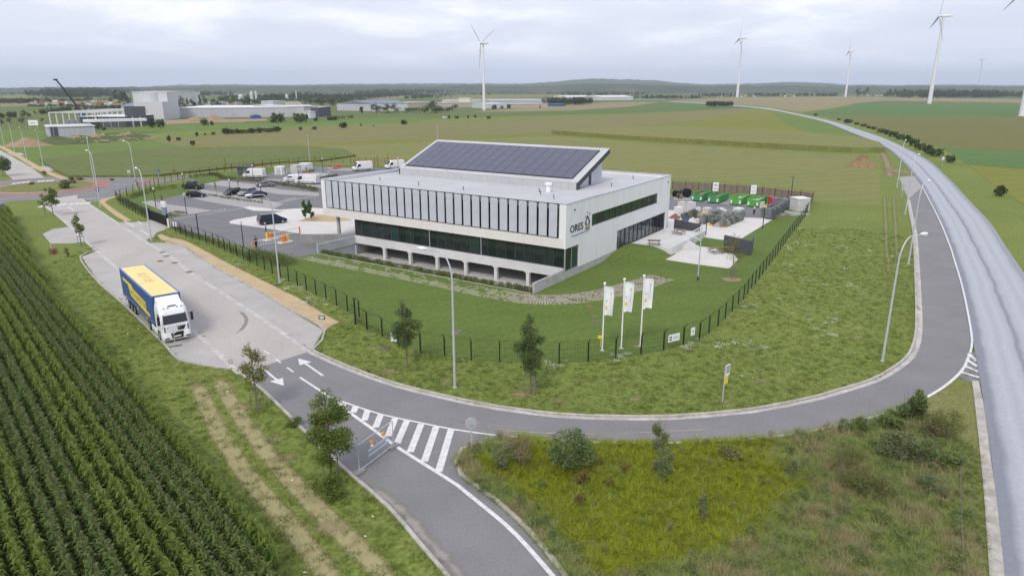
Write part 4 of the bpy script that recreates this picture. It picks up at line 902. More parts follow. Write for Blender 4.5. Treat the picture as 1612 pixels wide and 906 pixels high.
fence(SS([(640, 260.5), (590, 259), (540, 257.5), (505, 257.5), (470, 258.5), (440, 260), (400, 264), (365, 268.5), (330, 274), (300, 279), (270, 286), (250, 292), (230, 299), (210, 306), (190, 312), (183, 314)]), 'black mesh fence between car park and beet field', 3.0, flip=-1)
# taller posts in the fence line
for (x, y, h, lb) in ((313, 371.5, 3.4, 'tall black camera post by the gate fence'), (420, 376.5, 2.0, 'black access column beside the barrier'), (559.7, 509.5, 2.6, 'taller black post at the step in the fence')):
    p = S(x, y); mb = MB(); mb.cyl((0, 0, 0), (0, 0, h), .09, .08, 8); mb.box(-.12, .12, -.12, .12, h, h+.06); mb.box(-.14, .14, -.14, .14, 0, .04); o = mb.obj('post', M['black_metal']); o.location = (p[0], p[1], 0); tag(o, lb, 'post')
# sliding gate
g0, g1 = S(236.6, 346), S(264.4, 357); d = Vector((g1[0]-g0[0], g1[1]-g0[1])); gl_ = d.length
gt = thing('sliding_gate', (g0[0], g0[1], 0), math.atan2(d.y, d.x), 'long black sliding gate across the entrance drive', 'gate')
MB().box(0, gl_, -.06, .06, .12, .28).obj('bottom_beam', M['black_metal'], gt); MB().box(0, gl_, -.05, .05, 1.75, 1.86).obj('top_beam', M['black_metal'], gt)
bm_ = MB().box(-.02, .02, -.02, .02, .28, 1.75).mesh('bar', M['black_metal'])
for k in range(int(gl_/.14)): o = link('bar', bm_, gt); o.location = (.07+k*.14, 0, 0)
MB().box(gl_+.05, gl_+.3, -.15, .15, 0, 2.2).obj('gate_post', M['black_metal'], gt); MB().box(-.3, -.05, -.15, .15, 0, 2.1).obj('gate_post', M['black_metal'], gt)
MB().box(gl_+.5, gl_+.9, -.2, .2, 0, 1.5).obj('control_box', M['white_paint'], gt)
def panel_sign(loc, rz, w_, h_, z0, label, marks=(), m=None, name='notice_board'):
    t = thing(name, loc, rz, label, 'sign'); MB().box(-w_/2, w_/2, -.015, .015, z0, z0+h_).obj('board', m or M['white_paint'], t)
    for (x0, x1, y0, y1, mm) in marks: MB().box(-w_/2+x0*w_, -w_/2+x1*w_, -.022, -.015, z0+y0*h_, z0+y1*h_).obj('print', mm, t)
    return t
M['print_grey'] = mat('print_grey', (.32, .33, .38), .7); M['print_dark'] = mat('print_dark', (.06, .055, .09), .7)
ang = heading(S(1044.4, 551), S(1075.5, 543)); p = S(1058.5, 548.2)
panel_sign((p[0]+.05, p[1]-.12, 0), ang, 1.35, .68, .75, 'wide white notice board on the fence with two dark logos', [(.08, .3, .55, .75, M['print_dark']), (.08, .3, .2, .4, M['print_dark']), (.42, .9, .6, .66, M['print_grey']), (.42, .85, .46, .52, M['print_grey']), (.42, .9, .32, .38, M['print_grey'])])
ang = heading(S(1075.5, 543), S(1100.8, 535.7)); p = S(1088, 540.5)
panel_sign((p[0]+.05, p[1]-.12, 0), ang, .5, .75, .85, 'small upright white notice with one dark mark on the fence', [(.35, .65, .45, .65, M['print_dark']), (.2, .8, .2, .25, M['print_grey'])])
p = S(621.5, 540.5); panel_sign((p[0], p[1]-.12, 0), -.3, .75, .85, .25, 'plain white notice board on the fence beside a young tree')
p = S(277, 363.5); panel_sign((p[0], p[1]-.15, 0), -.4, .8, .8, .8, 'white plate on the fence beside the gate control box')
# entrance totem (white top, blue grey base)
p = S(260, 340.5); t = thing('entrance_totem', (p[0], p[1], 0), R(-35), 'white and blue-grey entrance totem behind the gate', 'sign')
MB().box(-.62, .62, -.18, .18, 0, 1.75).obj('base', mat('totem_blue', (.22, .26, .36), .5), t); MB().box(-.62, .62, -.185, .185, 1.75, 2.75).obj('head', M['white_paint'], t)
MB().box(-.45, .2, -.20, -.186, 2.2, 2.28).obj('print', M['print_grey'], t); MB().box(-.45, .35, -.20, -.186, 2.0, 2.06).obj('print', M['print_grey'], t)

# ================================================================== street lamps (curved arm)
def make_lamp(H_=9.6, arm=2.2):
    t = thing('street_lamp', (0, 0, 0), 0, 'x', 'street lamp', 'curved-arm street lamps')
    mb = MB(); pts = [(0, 0, 0), (0, 0, 1.2), (0, 0, H_*.78)]; rr_ = [.11, .10, .075]
    mb.tube(pts, rr_, 10); mb.cyl((0, 0, 0), (0, 0, .05), .2, .2, 10); mb.obj('pole', M['galv'], t, smooth=True)
    mb = MB(); P_ = []; R_ = []
    for k in range(9):
        a = R(90)*k/8; P_.append((-arm*.55*(1-math.cos(a)) - (arm*.45*max(0, (k-7))), 0, H_*.78+(H_*.2)*math.sin(a))); R_.append(.073-.004*k)
    P_.append((-arm, 0, H_*.985)); R_.append(.036); mb.tube(P_, R_, 8); mb.obj('arm', M['galv'], t, smooth=True)
    mb = MB(); mb.ball((-arm-.36, 0, H_*.985), .45, 10, 6, (1, .38, .24)); mb.obj('lamp_head', M['white_paint'], t, smooth=True)
    mb = MB(); mb.box(-arm-.66, -arm-.12, -.12, .12, H_*.985-.13, H_*.985-.08); mb.obj('lens', mat('lamp_lens', (.6, .6, .58), .2), t)
    return t
LP = make_lamp()
lamps = [  # base px, arm tip direction px (head), label, height
    ((716, 610), (672, 388), 'street lamp standing in front of the lawn and office front', 11.1),
    ((440, 445), (378, 306), 'street lamp beside the ochre footpath and barrier', 11.0),
    ((238, 378), (195, 257), 'street lamp at the entrance drive beside the gate', 11.0),
    ((1389, 568), (1468, 363), 'street lamp inside the bend of the slip road', 11.1),
    ((1430, 415), (1485, 277), 'street lamp on the slip road verge below the cobbled apron', 11.0),
    ((1425, 337), (1463, 238), 'street lamp right beside the cobbled apron', 11.0),
    ((1412, 295), (1440, 214), 'street lamp at the far end of the cobbled apron', 11.0),
    ((158, 325), (124, 233), 'street lamp with a blue sign at the roundabout footpath', 11.0),
    ((147.5, 282), (136, 212), 'street lamp across the roundabout at the beet field edge', 10.5),
    ((215, 297), (188, 220), 'street lamp on the roundabout exit past the fence', 11.0),
    ((68, 262), (44, 208), 'street lamp on the field access before the roundabout', 11.0),
    ((43, 255), (21, 202), 'street lamp by the ochre path to the roundabout', 11.0),
    ((23, 240), (0, 200), 'street lamp beside the second field access', 11.0),
    ((7, 232), (-10, 205), 'street lamp far along the approach road', 10.0)]
for i, (b, h, lb, hh) in enumerate(lamps):
    o = LP if i == 0 else clone(LP); p = S(*b); q = S(h[0], h[1], hh)
    place(o, p, heading(p, q)+math.pi, (1, 1, hh/9.6), label=lb)
p = S(158, 325); t = thing('road_sign', (p[0]+.05, p[1]-.16, 3.4), 0, 'blue round mandatory sign on the roundabout lamp post', 'sign'); mb = MB(); mb.cyl((0, -.02, 0), (0, .02, 0), .38, .38, 16); mb.obj('disc', M['blue'], t); MB().box(-.09, .09, -.028, -.02, -.2, .2).obj('arrow', M['white_paint'], t)
# slim grey masts
for (x, y, h, lb) in ((1098.5, 441, 7.2, 'slim grey lamp mast on the lawn by the forecourt'), (488, 259, 9.5, 'slim grey mast behind the car park fence')):
    p = S(x, y); t = thing('lamp_mast', (p[0], p[1], 0), 0, lb, 'mast'); MB().cyl((0, 0, 0), (0, 0, h), .085, .05, 8).obj('pole', M['galv'], t); MB().cyl((0, 0, 0), (0, 0, .5), .11, .11, 8).obj('base', M['anthracite'], t); MB().box(-.3, .3, -.12, .12, h, h+.12).obj('lamp_head', M['grey_plastic'], t)
for (x, y, h, lb) in ((1244, 322, 5.6, 'black lamp post with flat head at the yard fence'), (1200.5, 360, 5.4, 'black lamp post with a yellow box at the yard kerb'), (1111, 369.5, 3.2, 'short black post at the edge of the yard slab')):
    p = S(x, y); t = thing('yard_lamp', (p[0], p[1], 0), .2, lb, 'street lamp'); MB().cyl((0, 0, 0), (0, 0, h), .08, .06, 8).obj('pole', M['black_metal'], t)
    if h > 4: MB().box(-.75, .1, -.15, .15, h-.02, h+.1).obj('lamp_head', M['grey_plastic'], t)
    if x == 1200.5: MB().box(-.25, .2, -.25, -.08, 3.6, 4.0).obj('signal_box', M['yellow'], t)
# black post-top lamps of the car park
def make_bollard():
    t = thing('post_top_lamp', (0, 0, 0), 0, 'x', 'street lamp', 'black post-top lamps of the car park')
    MB().cyl((0, 0, 0), (0, 0, 3.55), .07, .06, 8).obj('pole', M['black_metal'], t); MB().cyl((0, 0, 3.55), (0, 0, 3.85), .12, .2, 8).obj('lantern', mat('lantern', (.8, .76, .7), .3), t); MB().cyl((0, 0, 3.85), (0, 0, 3.92), .24, .2, 8).obj('cap', M['alu'], t)
    return t
PB_ = make_bollard()
bl = [((245.5, 327), 'black post-top lamp behind the entrance totem'), ((293.7, 337), 'black post-top lamp at the grass corner by the gate'), ((363.4, 310.8), 'black post-top lamp between the parked dark cars'), ((412.6, 320), 'black post-top lamp at the tail of the navy car'), ((290, 299.5), 'black post-top lamp beside the pickup'), ((399, 284), 'black post-top lamp beside the van with the orange rack'), ((471.7, 291), 'black post-top lamp in the hedge before the white vans'), ((508.5, 271), 'black post-top lamp beside the red trailer'), ((519, 296), 'black post-top lamp close behind the building end'), ((383.6, 389.5), 'black post-top lamp in the hedge by the barrier'), ((627, 270), 'black post-top lamp behind the roof pavilion')]
for i, (b, lb) in enumerate(bl): o = PB_ if i == 0 else clone(PB_); place(o, S(*b), 0, label=lb)

# ================================================================== flags
def hgt_(px, py, ytop): v = ytop-453; return CAM_H - S(px, py)[1]*(_f*_s+v*_c)/(_f*_c-v*_s)
flag_x = [(948, 551.5, 444), (978, 548, 437.5), (1008, 544.5, 432)]
lab = ['white flag and pole nearest the fence, beside the yellow tag', 'middle of the three white flags on the lawn', 'white flag and pole closest to the forecourt']
fm = mat('flag_cloth', (.74, .74, .76), .8); M['sun_yellow'] = mat('sun_yellow', (.80, .50, .03), .7); M['aqua'] = mat('aqua', (.18, .50, .62), .7)
for i, (x, y, yt) in enumerate(flag_x):
    p = S(x, y); hp = hgt_(x, y, yt+3)
    t = thing('flag_pole', (p[0], p[1], 0), R(-24+9*i), lab[i], 'flag', 'white flags on the lawn')
    MB().cyl((0, 0, 0), (0, 0, hp), .07, .05, 10).obj('pole', M['white_paint'], t, smooth=True); MB().cyl((0, 0, 0), (0, 0, .04), .22, .22, 10).obj('base_plate', M['steel'], t)
    MB().ball((0, 0, hp+.06), .13, 8, 6).obj('finial', M['white_paint'], t); MB().box(0, .82, -.02, .02, hp-.22, hp-.18).obj('top_arm', M['white_paint'], t)
    MB().ball((.16, 0, hp*.55), .09, 6, 5).obj('weight', M['white_paint'], t)
    V = []; F = []; nx, nz = 8, 16
    wav = lambda u, v: .10*math.sin(u*5+v*3+i*1.3)*u+.05*math.sin(v*7+i)*u
    fz = lambda u, v: hp-.2-.41*hp*v-.12*u*math.sin(i+1)
    fx = lambda u, v: .07+(.80-.13*v*v*(1 if i != 2 else .5))*u
    for a in range(nx+1):
        for b in range(nz+1): u, v = a/nx, b/nz; V.append((fx(u, v), wav(u, v), fz(u, v)))
    for a in range(nx):
        for b in range(nz): F.append((a*(nz+1)+b, a*(nz+1)+b+1, (a+1)*(nz+1)+b+1, (a+1)*(nz+1)+b))
    mb = MB(); mb.add(V, F); cloth = mb.obj('flag_cloth', fm, t, smooth=True)
    def dot(u, v, r, m_, nm, sx=1):
        mb = MB(); n = 10; P_ = [(fx(u, v), wav(u, v)-.012, fz(u, v))]
        for k in range(n):
            a = 2*math.pi*k/n; uu, vv = u+r*sx*math.cos(a)/.95, v+r*math.sin(a)/(.41*hp); P_.append((fx(uu, vv), wav(uu, vv)-.012, fz(uu, vv)))
        mb.add(P_, [(0, 1+k, 1+(k+1) % n) for k in range(n)]); mb.obj(nm, m_, cloth)
    dot(.22, .74, .17, M['sun_yellow'], 'sun_print', .8); dot(.22, .5, .09, M['aqua'], 'drop_print')
    for k in range(6): dot(.68+.02*(k % 2), .2+.085*k, .09 if k == 0 else .06, M['print_grey'], 'letter_print', .8)
p = S(945, 546); mb = MB(); mb.box(-.25, .25, -.02, .02, .8, 1.1); mb.box(-.02, .02, -.015, .015, 0, .8); o = mb.obj('marker_plate', M['yellow']); o.location = (p[0], p[1], 0); tag(o, 'small yellow marker plate at the foot of a flag pole', 'sign')

# ================================================================== signs along the roads
p = S(742.5, 706.5); t = thing('road_sign', (p[0], p[1], 0), R(18), 'round grey-backed road sign on a post at the island tip', 'sign')
MB().cyl((0, 0, 0), (0, 0, 2.15), .04, .04, 8).obj('post', M['galv'], t); mb = MB(); mb.cyl((0, -.02, 1.85), (0, .03, 1.85), .40, .40, 20); mb.obj('disc', M['galv'], t); mb = MB(); mb.cyl((0, .03, 1.85), (0, .035, 1.85), .37, .37, 20); mb.obj('face', M['white_paint'], t); MB().box(-.2, .2, -.045, -.02, 1.7, 1.76).obj('bracket', M['steel'], t)
p = S(1137, 634); t = thing('bus_sign', (p[0], p[1], 0), R(38), 'thin grey post with a white and yellow flag sign on the slip verge', 'sign')
MB().cyl((0, 0, 0), (.0, 0, 3.0), .045, .045, 8).obj('post', M['galv'], t); MB().box(.06, .56, -.02, .02, 2.15, 3.0).obj('plate', M['white_paint'], t); MB().box(.1, .5, -.03, -.021, 2.35, 2.95).obj('print', M['print_grey'], t); MB().box(.06, .42, -.022, .022, 1.5, 2.14).obj('timetable', M['yellow'], t)
p = S(508, 517); t = thing('street_name_sign', (p[0], p[1], 0), R(-8), 'dark blue street name plate on a short post at the footpath end', 'sign')
MB().cyl((0, 0, 0), (0, 0, 1.35), .03, .03, 6).obj('post', M['galv'], t); MB().box(-.33, .33, -.02, .02, .95, 1.35).obj('plate', mat('name_blue', (.012, .03, .13), .5), t); MB().box(-.26, .26, -.026, -.02, 1.17, 1.25).obj('lettering', M['white_paint'], t); MB().box(-.2, .2, -.026, -.02, 1.03, 1.1).obj('lettering', M['white_paint'], t)
p = S(509.5, 534.5); mb = MB(); mb.tube([(0, 0, 0), (0, 0, .75), (.12, .1, .95), (.3, .25, .98)], .035, 6); o = mb.obj('bent_post', M['galv']); o.location = (*p, 0); tag(o, 'short bent grey post on the grass below the name plate', 'post')
p = S(276, 545); t = thing('road_sign', (p[0], p[1], .02), heading(S(276, 545), (0, 0))+R(90), 'portable round grey-white sign on a foot in front of the truck', 'sign')
MB().cyl((0, 0, 0), (0, 0, 1.95), .03, .03, 8).obj('post', M['galv'], t); mb = MB(); mb.cyl((0, -.02, 1.65), (0, .02, 1.65), .40, .40, 20); mb.obj('disc', mat('disc_grey', (.6, .6, .61), .6), t); mb = MB(); mb.box(-.5, .5, -.12, .12, 0, .08); mb.obj('foot', M['grey_plastic'], t)
p = S(82, 400); t = thing('marker_post', (p[0], p[1], 0), 0, 'thin white marker post in the verge by the field access', 'post'); MB().cyl((0, 0, 0), (0, 0, 1.5), .03, .03, 6).obj('pole', M['white_paint'], t); MB().box(-.04, .04, -.04, .04, 1.5, 1.56).obj('cap', M['grey_plastic'], t)
p = S(87, 399.5); mb = MB(); mb.cyl((0, 0, 0), (0, 0, .45), .16, .16, 8); mb.ball((0, 0, .5), .17, 8, 5); o = mb.obj('hydrant', M['red']); o.location = (*p, 0); tag(o, 'small red hydrant in the grass verge', 'hydrant')
p = S(1483, 262); t = thing('road_sign', (p[0], p[1], 0), R(-60), 'round white end-of-limit sign on the far verge', 'sign'); MB().cyl((0, 0, 0), (0, 0, 2.8), .04, .04, 6).obj('post', M['galv'], t); mb = MB(); mb.cyl((0, -.02, 2.4), (0, .02, 2.4), .45, .45, 16); mb.obj('disc', M['white_paint'], t); MB().box(-.45, .45, -.03, -.02, 2.35, 2.45).obj('stripe', M['print_dark'], t)
p = S(1419, 311); t = thing('road_sign', (p[0], p[1], 0), R(-70), 'grey-backed round sign at the cobbled apron edge', 'sign'); MB().cyl((0, 0, 0), (0, 0, 3.0), .04, .04, 6).obj('post', M['galv'], t); mb = MB(); mb.cyl((0, -.02, 2.6), (0, .02, 2.6), .42, .42, 16); mb.obj('disc', M['galv'], t); MB().box(-.3, .3, -.02, .02, 1.5, 2.1).obj('plate', M['galv'], t)
for (x, y, lb) in ((250, 279.5, 'small blue sign at the far fence by the roundabout exit'), (204, 281, 'thin sign post at the beet field edge')):
    p = S(x, y); t = thing('road_sign', (p[0], p[1], 0), 0, lb, 'sign'); MB().cyl((0, 0, 0), (0, 0, 2.2), .04, .04, 6).obj('post', M['galv'], t); MB().box(-.4, .4, -.02, .02, 1.5, 2.2).obj('plate', M['blue'] if x == 250 else M['galv'], t)
# construction barrier across the closed road
b0, b1 = S(566, 745), S(619.5, 704); d = Vector((b1[0]-b0[0], b1[1]-b0[1])); bw = d.length
t = thing('site_barrier', (b0[0], b0[1], .03), math.atan2(d.y, d.x), 'galvanised construction fence panel across the closed lane with two orange lamps', 'barrier')
mb = MB(); mb.tube([(0, 0, .1), (0, 0, 1.9)], .03, 8); mb.obj('upright', M['galv'], t); mb = MB(); mb.tube([(bw, 0, .1), (bw, 0, 1.9)], .03, 8); mb.obj('upright', M['galv'], t)
for z_ in (.18, 1.9): mb = MB(); mb.tube([(0, 0, z_), (bw, 0, z_)], .028, 8); mb.obj('rail', M['galv'], t)
for z_ in (.62, .95): MB().box(.9, bw-.55, -.05, -.02, z_, z_+.16).obj('board', M['galv'], t)
wm = MB()
for k in range(1, int(bw/.12)): wm.add([(k*.12-.002, 0, .18), (k*.12+.002, 0, .18), (k*.12+.002, 0, 1.9), (k*.12-.002, 0, 1.9)], [(0, 1, 2, 3)])
wm.obj('wire_mesh', M['galv'], t)
mb = MB(); mb.tube([(bw*.55, .05, .1), (bw*.55, .05, 1.25)], .025, 6); mb.obj('stay', M['galv'], t)
for x in (bw*.36, bw*.70):
    mb = MB(); mb.cyl((x, -.05, 1.22), (x, -.05, 1.36), .09, .09, 10); l_ = mb.obj('warning_lamp', M['white_paint'], t); mb = MB(); mb.cyl((x, -.11, 1.5), (x, .01, 1.5), .12, .12, 12); mb.obj('lens', mat('amber', (.85, .32, .02), .3), l_)
for x in (0, bw):
    mb = MB(); mb.box(x-.38, x+.38, -.2, .2, 0, .15); mb.obj('foot', mat('foot_grey', (.20, .20, .20), .9, col2=(.28, .27, .26), scale=3), t)
# litter
for (x, y, s) in ((113, 447, .08), (218, 519, .16), (201, 525.5, .22), (358, 617, .12), (460, 757, .12), (575, 845, .12), (480, 902, .14), (945, 876, .14), (1313, 816, .3), (587, 814, .12)):
    p = S(x, y); s *= .6; mb = MB(); mb.add([(-s, -s*.5, .03), (s, -s*.6, .05), (s*.8, s*.6, .10), (-s*.7, s*.5, .06), (0, 0, .14)], [(0, 1, 4), (1, 2, 4), (2, 3, 4), (3, 0, 4)]); o = mb.obj('litter', M['white_paint']); o.location = (*p, .0); o.rotation_euler = (0, 0, s*40); tag(o, 'scrap of white litter in the grass', 'litter', 'white litter in the verges')
# barrier gates of the car park
def boom(p0, p1, post, label):
    d = Vector((p1[0]-p0[0], p1[1]-p0[1])); ln = d.length
    t = thing('boom_barrier', (p0[0], p0[1], .02), math.atan2(d.y, d.x), label, 'barrier')
    mb = MB(); mb.box(-.32, .32, -.25, .25, .15, 1.1); mb.obj('cabinet', M['orange'], t, bevel=.05); MB().box(-1.3, 1.0, -.6, .6, 0, .15).obj('plinth', M['concrete_light'], t)
    MB().box(.3, ln, -.04, .04, .98, 1.08).obj('boom', M['white_paint'], t)
    for k in range(int(ln/.35)): MB().box(.6+k*.35-.015, .6+k*.35+.015, -.015, .015, .3, .98).obj('skirt_bar', M['white_paint'], t)
    MB().box(.6, ln-.1, -.015, .015, .27, .3).obj('skirt_rail', M['white_paint'], t)
    MB().box(ln-.08, ln+.08, -.08, .08, 0, 1.15).obj('catch_post', M['orange'], t); MB().box(-.85, -.6, -.12, .12, .15, 1.3).obj('reader', M['yellow'], t)
    return t
boom(S(447, 382), S(398.5, 391), 0, 'orange boom barrier lowered across the exit lane beside the pedestrian')
boom(S(427, 377.5), S(472, 367.5), 0, 'orange boom barrier with its arm toward the paved court')

# ================================================================== wheels
def wheel(parent, x, y, r, wd, dual=False, rimm=None):
    s = 1 if y > 0 else -1
    mb = MB(); mb.cyl((x, y-wd/2, r), (x, y+wd/2, r), r, r, 18); o = mb.obj('wheel', M['rubber'], parent, bevel=.03)
    mb = MB(); mb.cyl((x, y+s*(wd/2-.02), r), (x, y+s*(wd/2+.012), r), r*.62, r*.55, 14); mb.obj('rim', rimm or M['rim'], o); return o
# ================================================================== articulated truck
pf = S(258.5, 536.6, .3); pg = S(301.7, 529, .3); fc = ((pf[0]+pg[0])/2, (pf[1]+pg[1])/2); th_ = R(-50.2)
TR = thing('articulated_truck', (fc[0], fc[1], .018), th_, 'white tractor truck with blue curtain-sided trailer and yellow roof in the lay-by', 'truck')
M['truck_white'] = mat('truck_white', (.78, .78, .79), .3, spec=.5); M['curtain'] = mat('curtain_blue', (.030, .085, .24), .55, col2=(.036, .10, .27), scale=.8, bump=.01, bscale=1.5)
M['tarp'] = mat('tarp_yellow', (.80, .66, .27), .7, col2=(.74, .60, .25), scale=.6, bump=.02, bscale=1.2); M['trail_yel'] = mat('trail_yellow', (.78, .60, .03), .6); M['rail_blue'] = mat('rail_blue', (.10, .16, .42), .5)
x0, x1 = -16.05, -2.45
tl = MB().box(x0, x1, -1.26, 1.26, 1.02, 3.93).obj('trailer_body', M['curtain'], TR, bevel=.02)
mb = MB(); mb.box(x0+.08, x1-.08, -1.14, 1.14, 3.93, 3.985); mb.obj('roof_tarp', M['tarp'], TR)
for s in (-1, 1): MB().box(x0, x1, s*1.2-.075, s*1.2+.075, 3.9, 4.0).obj('roof_rail', M['rail_blue'], TR)
for x in (x0+.04, x1-.04): MB().box(x-.06, x+.06, -1.125, 1.125, 3.9, 4.0).obj('roof_end', M['rail_blue'], TR)
for k in range(14): MB().box(x1+.001, x1+.03, -1.1+k*.165, -1.02+k*.165, 3.8, 3.86).obj('lash_eye', M['print_dark'], tl)
MB().box(x0+.02, x1-.02, -1.275, -1.262, 1.30, 1.33).obj('side_trim', mat('trim_brown', (.34, .27, .16), .6), tl)
for x in (-14.4, -9.3, -5.4): MB().box(x-.07, x+.07, -1.30, -1.262, 1.05, 1.30).obj('reflector', M['yellow'], tl)
MB().box(x0, x1, -1.0, 1.0, .85, 1.02).obj('chassis', M['black_metal'], TR)
# side lettering: yellow banner with blue letters (right side of the truck's left... facing the field)
def sgn(poly, y, m_, nm, par):
    mb = MB(); n = len(poly); mb.add([(p[0], y, p[1]) for p in poly], [tuple(range(n))]); return mb.obj(nm, m_, par)
sgn([(-14.9, 3.30), (-14.9, 2.98), (-12.55, 2.98), (-12.2, 2.6), (-11.7, 1.95), (-5.0, 1.60), (-3.9, 1.60), (-3.9, 1.92), (-5.15, 1.98), (-5.15, 2.82), (-9.8, 2.98), (-10.3, 3.05), (-10.9, 3.32)], -1.268, M['trail_yel'], 'banner', tl)
def flat_text(body, w_, h_, m_, nm):
    me = text_mesh(body, 1.0, nm, m_, .0); X = [v.co.x for v in me.vertices]; Y = [v.co.y for v in me.vertices]
    for v in me.vertices: v.co.x = v.co.x*w_/max(X); v.co.y = (v.co.y-min(Y))*h_/(max(Y)-min(Y))
    return me
o = link('lettering', flat_text('MONNSTER', 6.3, .62, mat('text_blue', (.05, .11, .26), .6), 'lettering'), tl); o.rotation_euler = (R(90), R(1.2), 0); o.location = (-11.5, -1.275, 2.14)
o = link('lettering', flat_text('KLP 05', 4.2, .8, mat('text_red', (.62, .27, .16), .7), 'lettering'), TR); o.rotation_euler = (0, 0, 0); o.location = (-12.2, -.4, 3.99)
# running gear
for x in (-11.2, -12.5, -13.8):
    for s in (-1, 1): wheel(TR, x, s*1.05, .48, .38)
for s in (-1, 1):
    for z_ in (.55, .85): MB().box(-10.2, -6.3, s*1.18-.02, s*1.18+.02, z_-.06, z_+.06).obj('side_guard', M['alu'], TR)
    MB().box(-7.0, -6.8, s*.85-.08, s*.85+.08, .25, .9).obj('landing_leg', M['steel'], TR); MB().box(-15.0, -10.6, s*1.2-.02, s*1.2+.02, .98, 1.03).obj('mudguard', M['black_metal'], TR)
MB().box(-16.0, -15.9, -1.15, 1.15, .45, .6).obj('rear_bumper', M['steel'], TR)
for s in (-1, 1): wheel(TR, -4.9, s*.98, .51, .56); wheel(TR, -1.4, s*1.06, .51, .34)
MB().box(-6.0, -2.2, -.5, .5, .6, .95).obj('tractor_frame', M['black_metal'], TR)
for s in (-1, 1): MB().box(-4.2, -2.35, s*1.0-.22, s*1.0+.22, .35, .9).obj('fuel_tank', M['truck_white'], TR, bevel=.06); MB().box(-5.5, -4.3, s*1.0-.25, s*1.0+.25, 1.05, 1.1).obj('mudguard', M['black_metal'], TR)
def loft(mb, secs):      # secs: list of rings (same count) -> skin
    n = len(secs[0]); o = len(mb.v); V = [p for s_ in secs for p in s_]; F = []
    for j in range(len(secs)-1):
        for i in range(n): F.append((j*n+i, j*n+(i+1) % n, (j+1)*n+(i+1) % n, (j+1)*n+i))
    F += [tuple(range(n-1, -1, -1)), tuple(range((len(secs)-1)*n, len(secs)*n))]
    mb.add(V, F); return mb
def ring(z, xf, xb, hw, cr=.22):     # plan ring with chamfered front corners
    return [(xb, -hw, z), (xf-cr, -hw, z), (xf, -hw+cr, z), (xf, hw-cr, z), (xf-cr, hw, z), (xb, hw, z)]
mb = MB(); loft(mb, [ring(.95, .0, -2.25, 1.2), ring(1.55, -.0, -2.25, 1.22), ring(1.72, -.04, -2.25, 1.22), ring(2.72, -.26, -2.25, 1.19, .26), ring(2.95, -.36, -2.25, 1.17, .3), ring(3.25, -.62, -2.25, 1.12, .34), ring(3.42, -1.0, -2.25, 1.05, .35)])
cab = mb.obj('cab', M['truck_white'], TR, bevel=.03)
mb = MB(); loft(mb, [ring(.28, .03, -.85, 1.22), ring(.6, .08, -.85, 1.23), ring(.96, .03, -.85, 1.21)]); mb.obj('bumper', M['truck_white'], TR, bevel=.03)
MB().box(-2.2, -1.95, -1.2, 1.2, .45, .95).obj('step_panel', M['truck_white'], TR)
mb = MB(); mb.hexa([(-.95, -1.0, 3.35), (-2.22, -1.08, 3.35), (-2.22, 1.08, 3.35), (-.95, 1.0, 3.35), (-1.15, -.88, 3.52), (-2.22, -1.02, 3.93), (-2.22, 1.02, 3.93), (-1.15, .88, 3.52)][::-1]); mb.obj('air_deflector', M['truck_white'], cab, bevel=.05)
mb = MB(); mb.quad((-.06, -1.04, 1.79), (-.06, 1.04, 1.79), (-.275, .98, 2.68), (-.275, -.98, 2.68)); mb.v = [(x+.022, y, z) for x, y, z in mb.v]; mb.obj('windscreen', M['glass_car'], cab)
for s in (-1, 1):
    y = s*1.228; mb = MB(); mb.add([(-.42, y, 1.78), (-1.35, y, 1.78), (-1.35, s*1.205, 2.6), (-.62, s*1.205, 2.6)], [(0, 1, 2, 3)]); mb.obj('side_window', M['glass_car'], cab)
    mb = MB(); mb.box(.02, .10, s*1.42-.12, s*1.42+.12, 1.85, 2.65); q = mb.obj('mirror', M['black_metal'], cab, bevel=.03); mb = MB(); mb.tube([(-.2, s*1.2, 2.5), (.03, s*1.35, 2.55)], .03, 5); mb.obj('mirror_arm', M['black_metal'], q)
    mb = MB(); mb.box(.02, .055, s*.86-.24, s*.86+.24, .66, .86); mb.v = [(x-(.11 if abs(yy) > 1.0 else 0), yy, z) for x, yy, z in mb.v]; mb.obj('headlight', mat('lamp_glass', (.45, .47, .5), .15, metal=.4), cab)
    MB().box(.06, .11, s*.92-.2, s*.92+.2, .42, .52).obj('fog_lamp', M['black_metal'], cab)
    MB().box(-.02, .012, s*1.0-.05, s*1.0+.05, 1.1, 1.6).obj('corner_vane', M['black_metal'], cab)
mb = MB(); mb.add([(.012, -.82, 1.5), (.012, .82, 1.5), (.012, .62, 1.12), (.012, -.62, 1.12)], [(0, 1, 2, 3)]); gq = mb.obj('grille', M['black_metal'], cab)
mb = MB(); mb.add([(.085, -.56, 1.0), (.085, .56, 1.0), (.085, .46, .40), (.085, -.46, .40)], [(0, 1, 2, 3)]); mb.obj('lower_grille', M['black_metal'], cab)
o = link('emblem', flat_text('MAN', .55, .13, M['alu'], 'emblem'), gq); o.rotation_euler = (R(90), 0, R(90)); o.location = (.02, -.27, 1.3)
MB().box(.086, .1, -.28, .28, .55, .66).obj('number_plate', M['white_paint'], cab)
for k in range(9): MB().box(-.0, .013, -.72+k*.17, -.6+k*.17, 1.58, 1.64).obj('name_letter', M['print_grey'], cab)
mb = MB(); mb.box(-.95, -.6, -.35, .35, 3.30, 3.345); mb.obj('roof_hatch', M['glass_car'], cab)
for y in (-.75, -.4, .4, .75): MB().box(-.58, -.48, y-.06, y+.06, 3.17, 3.24).obj('marker_lamp', M['grey_plastic'], cab)

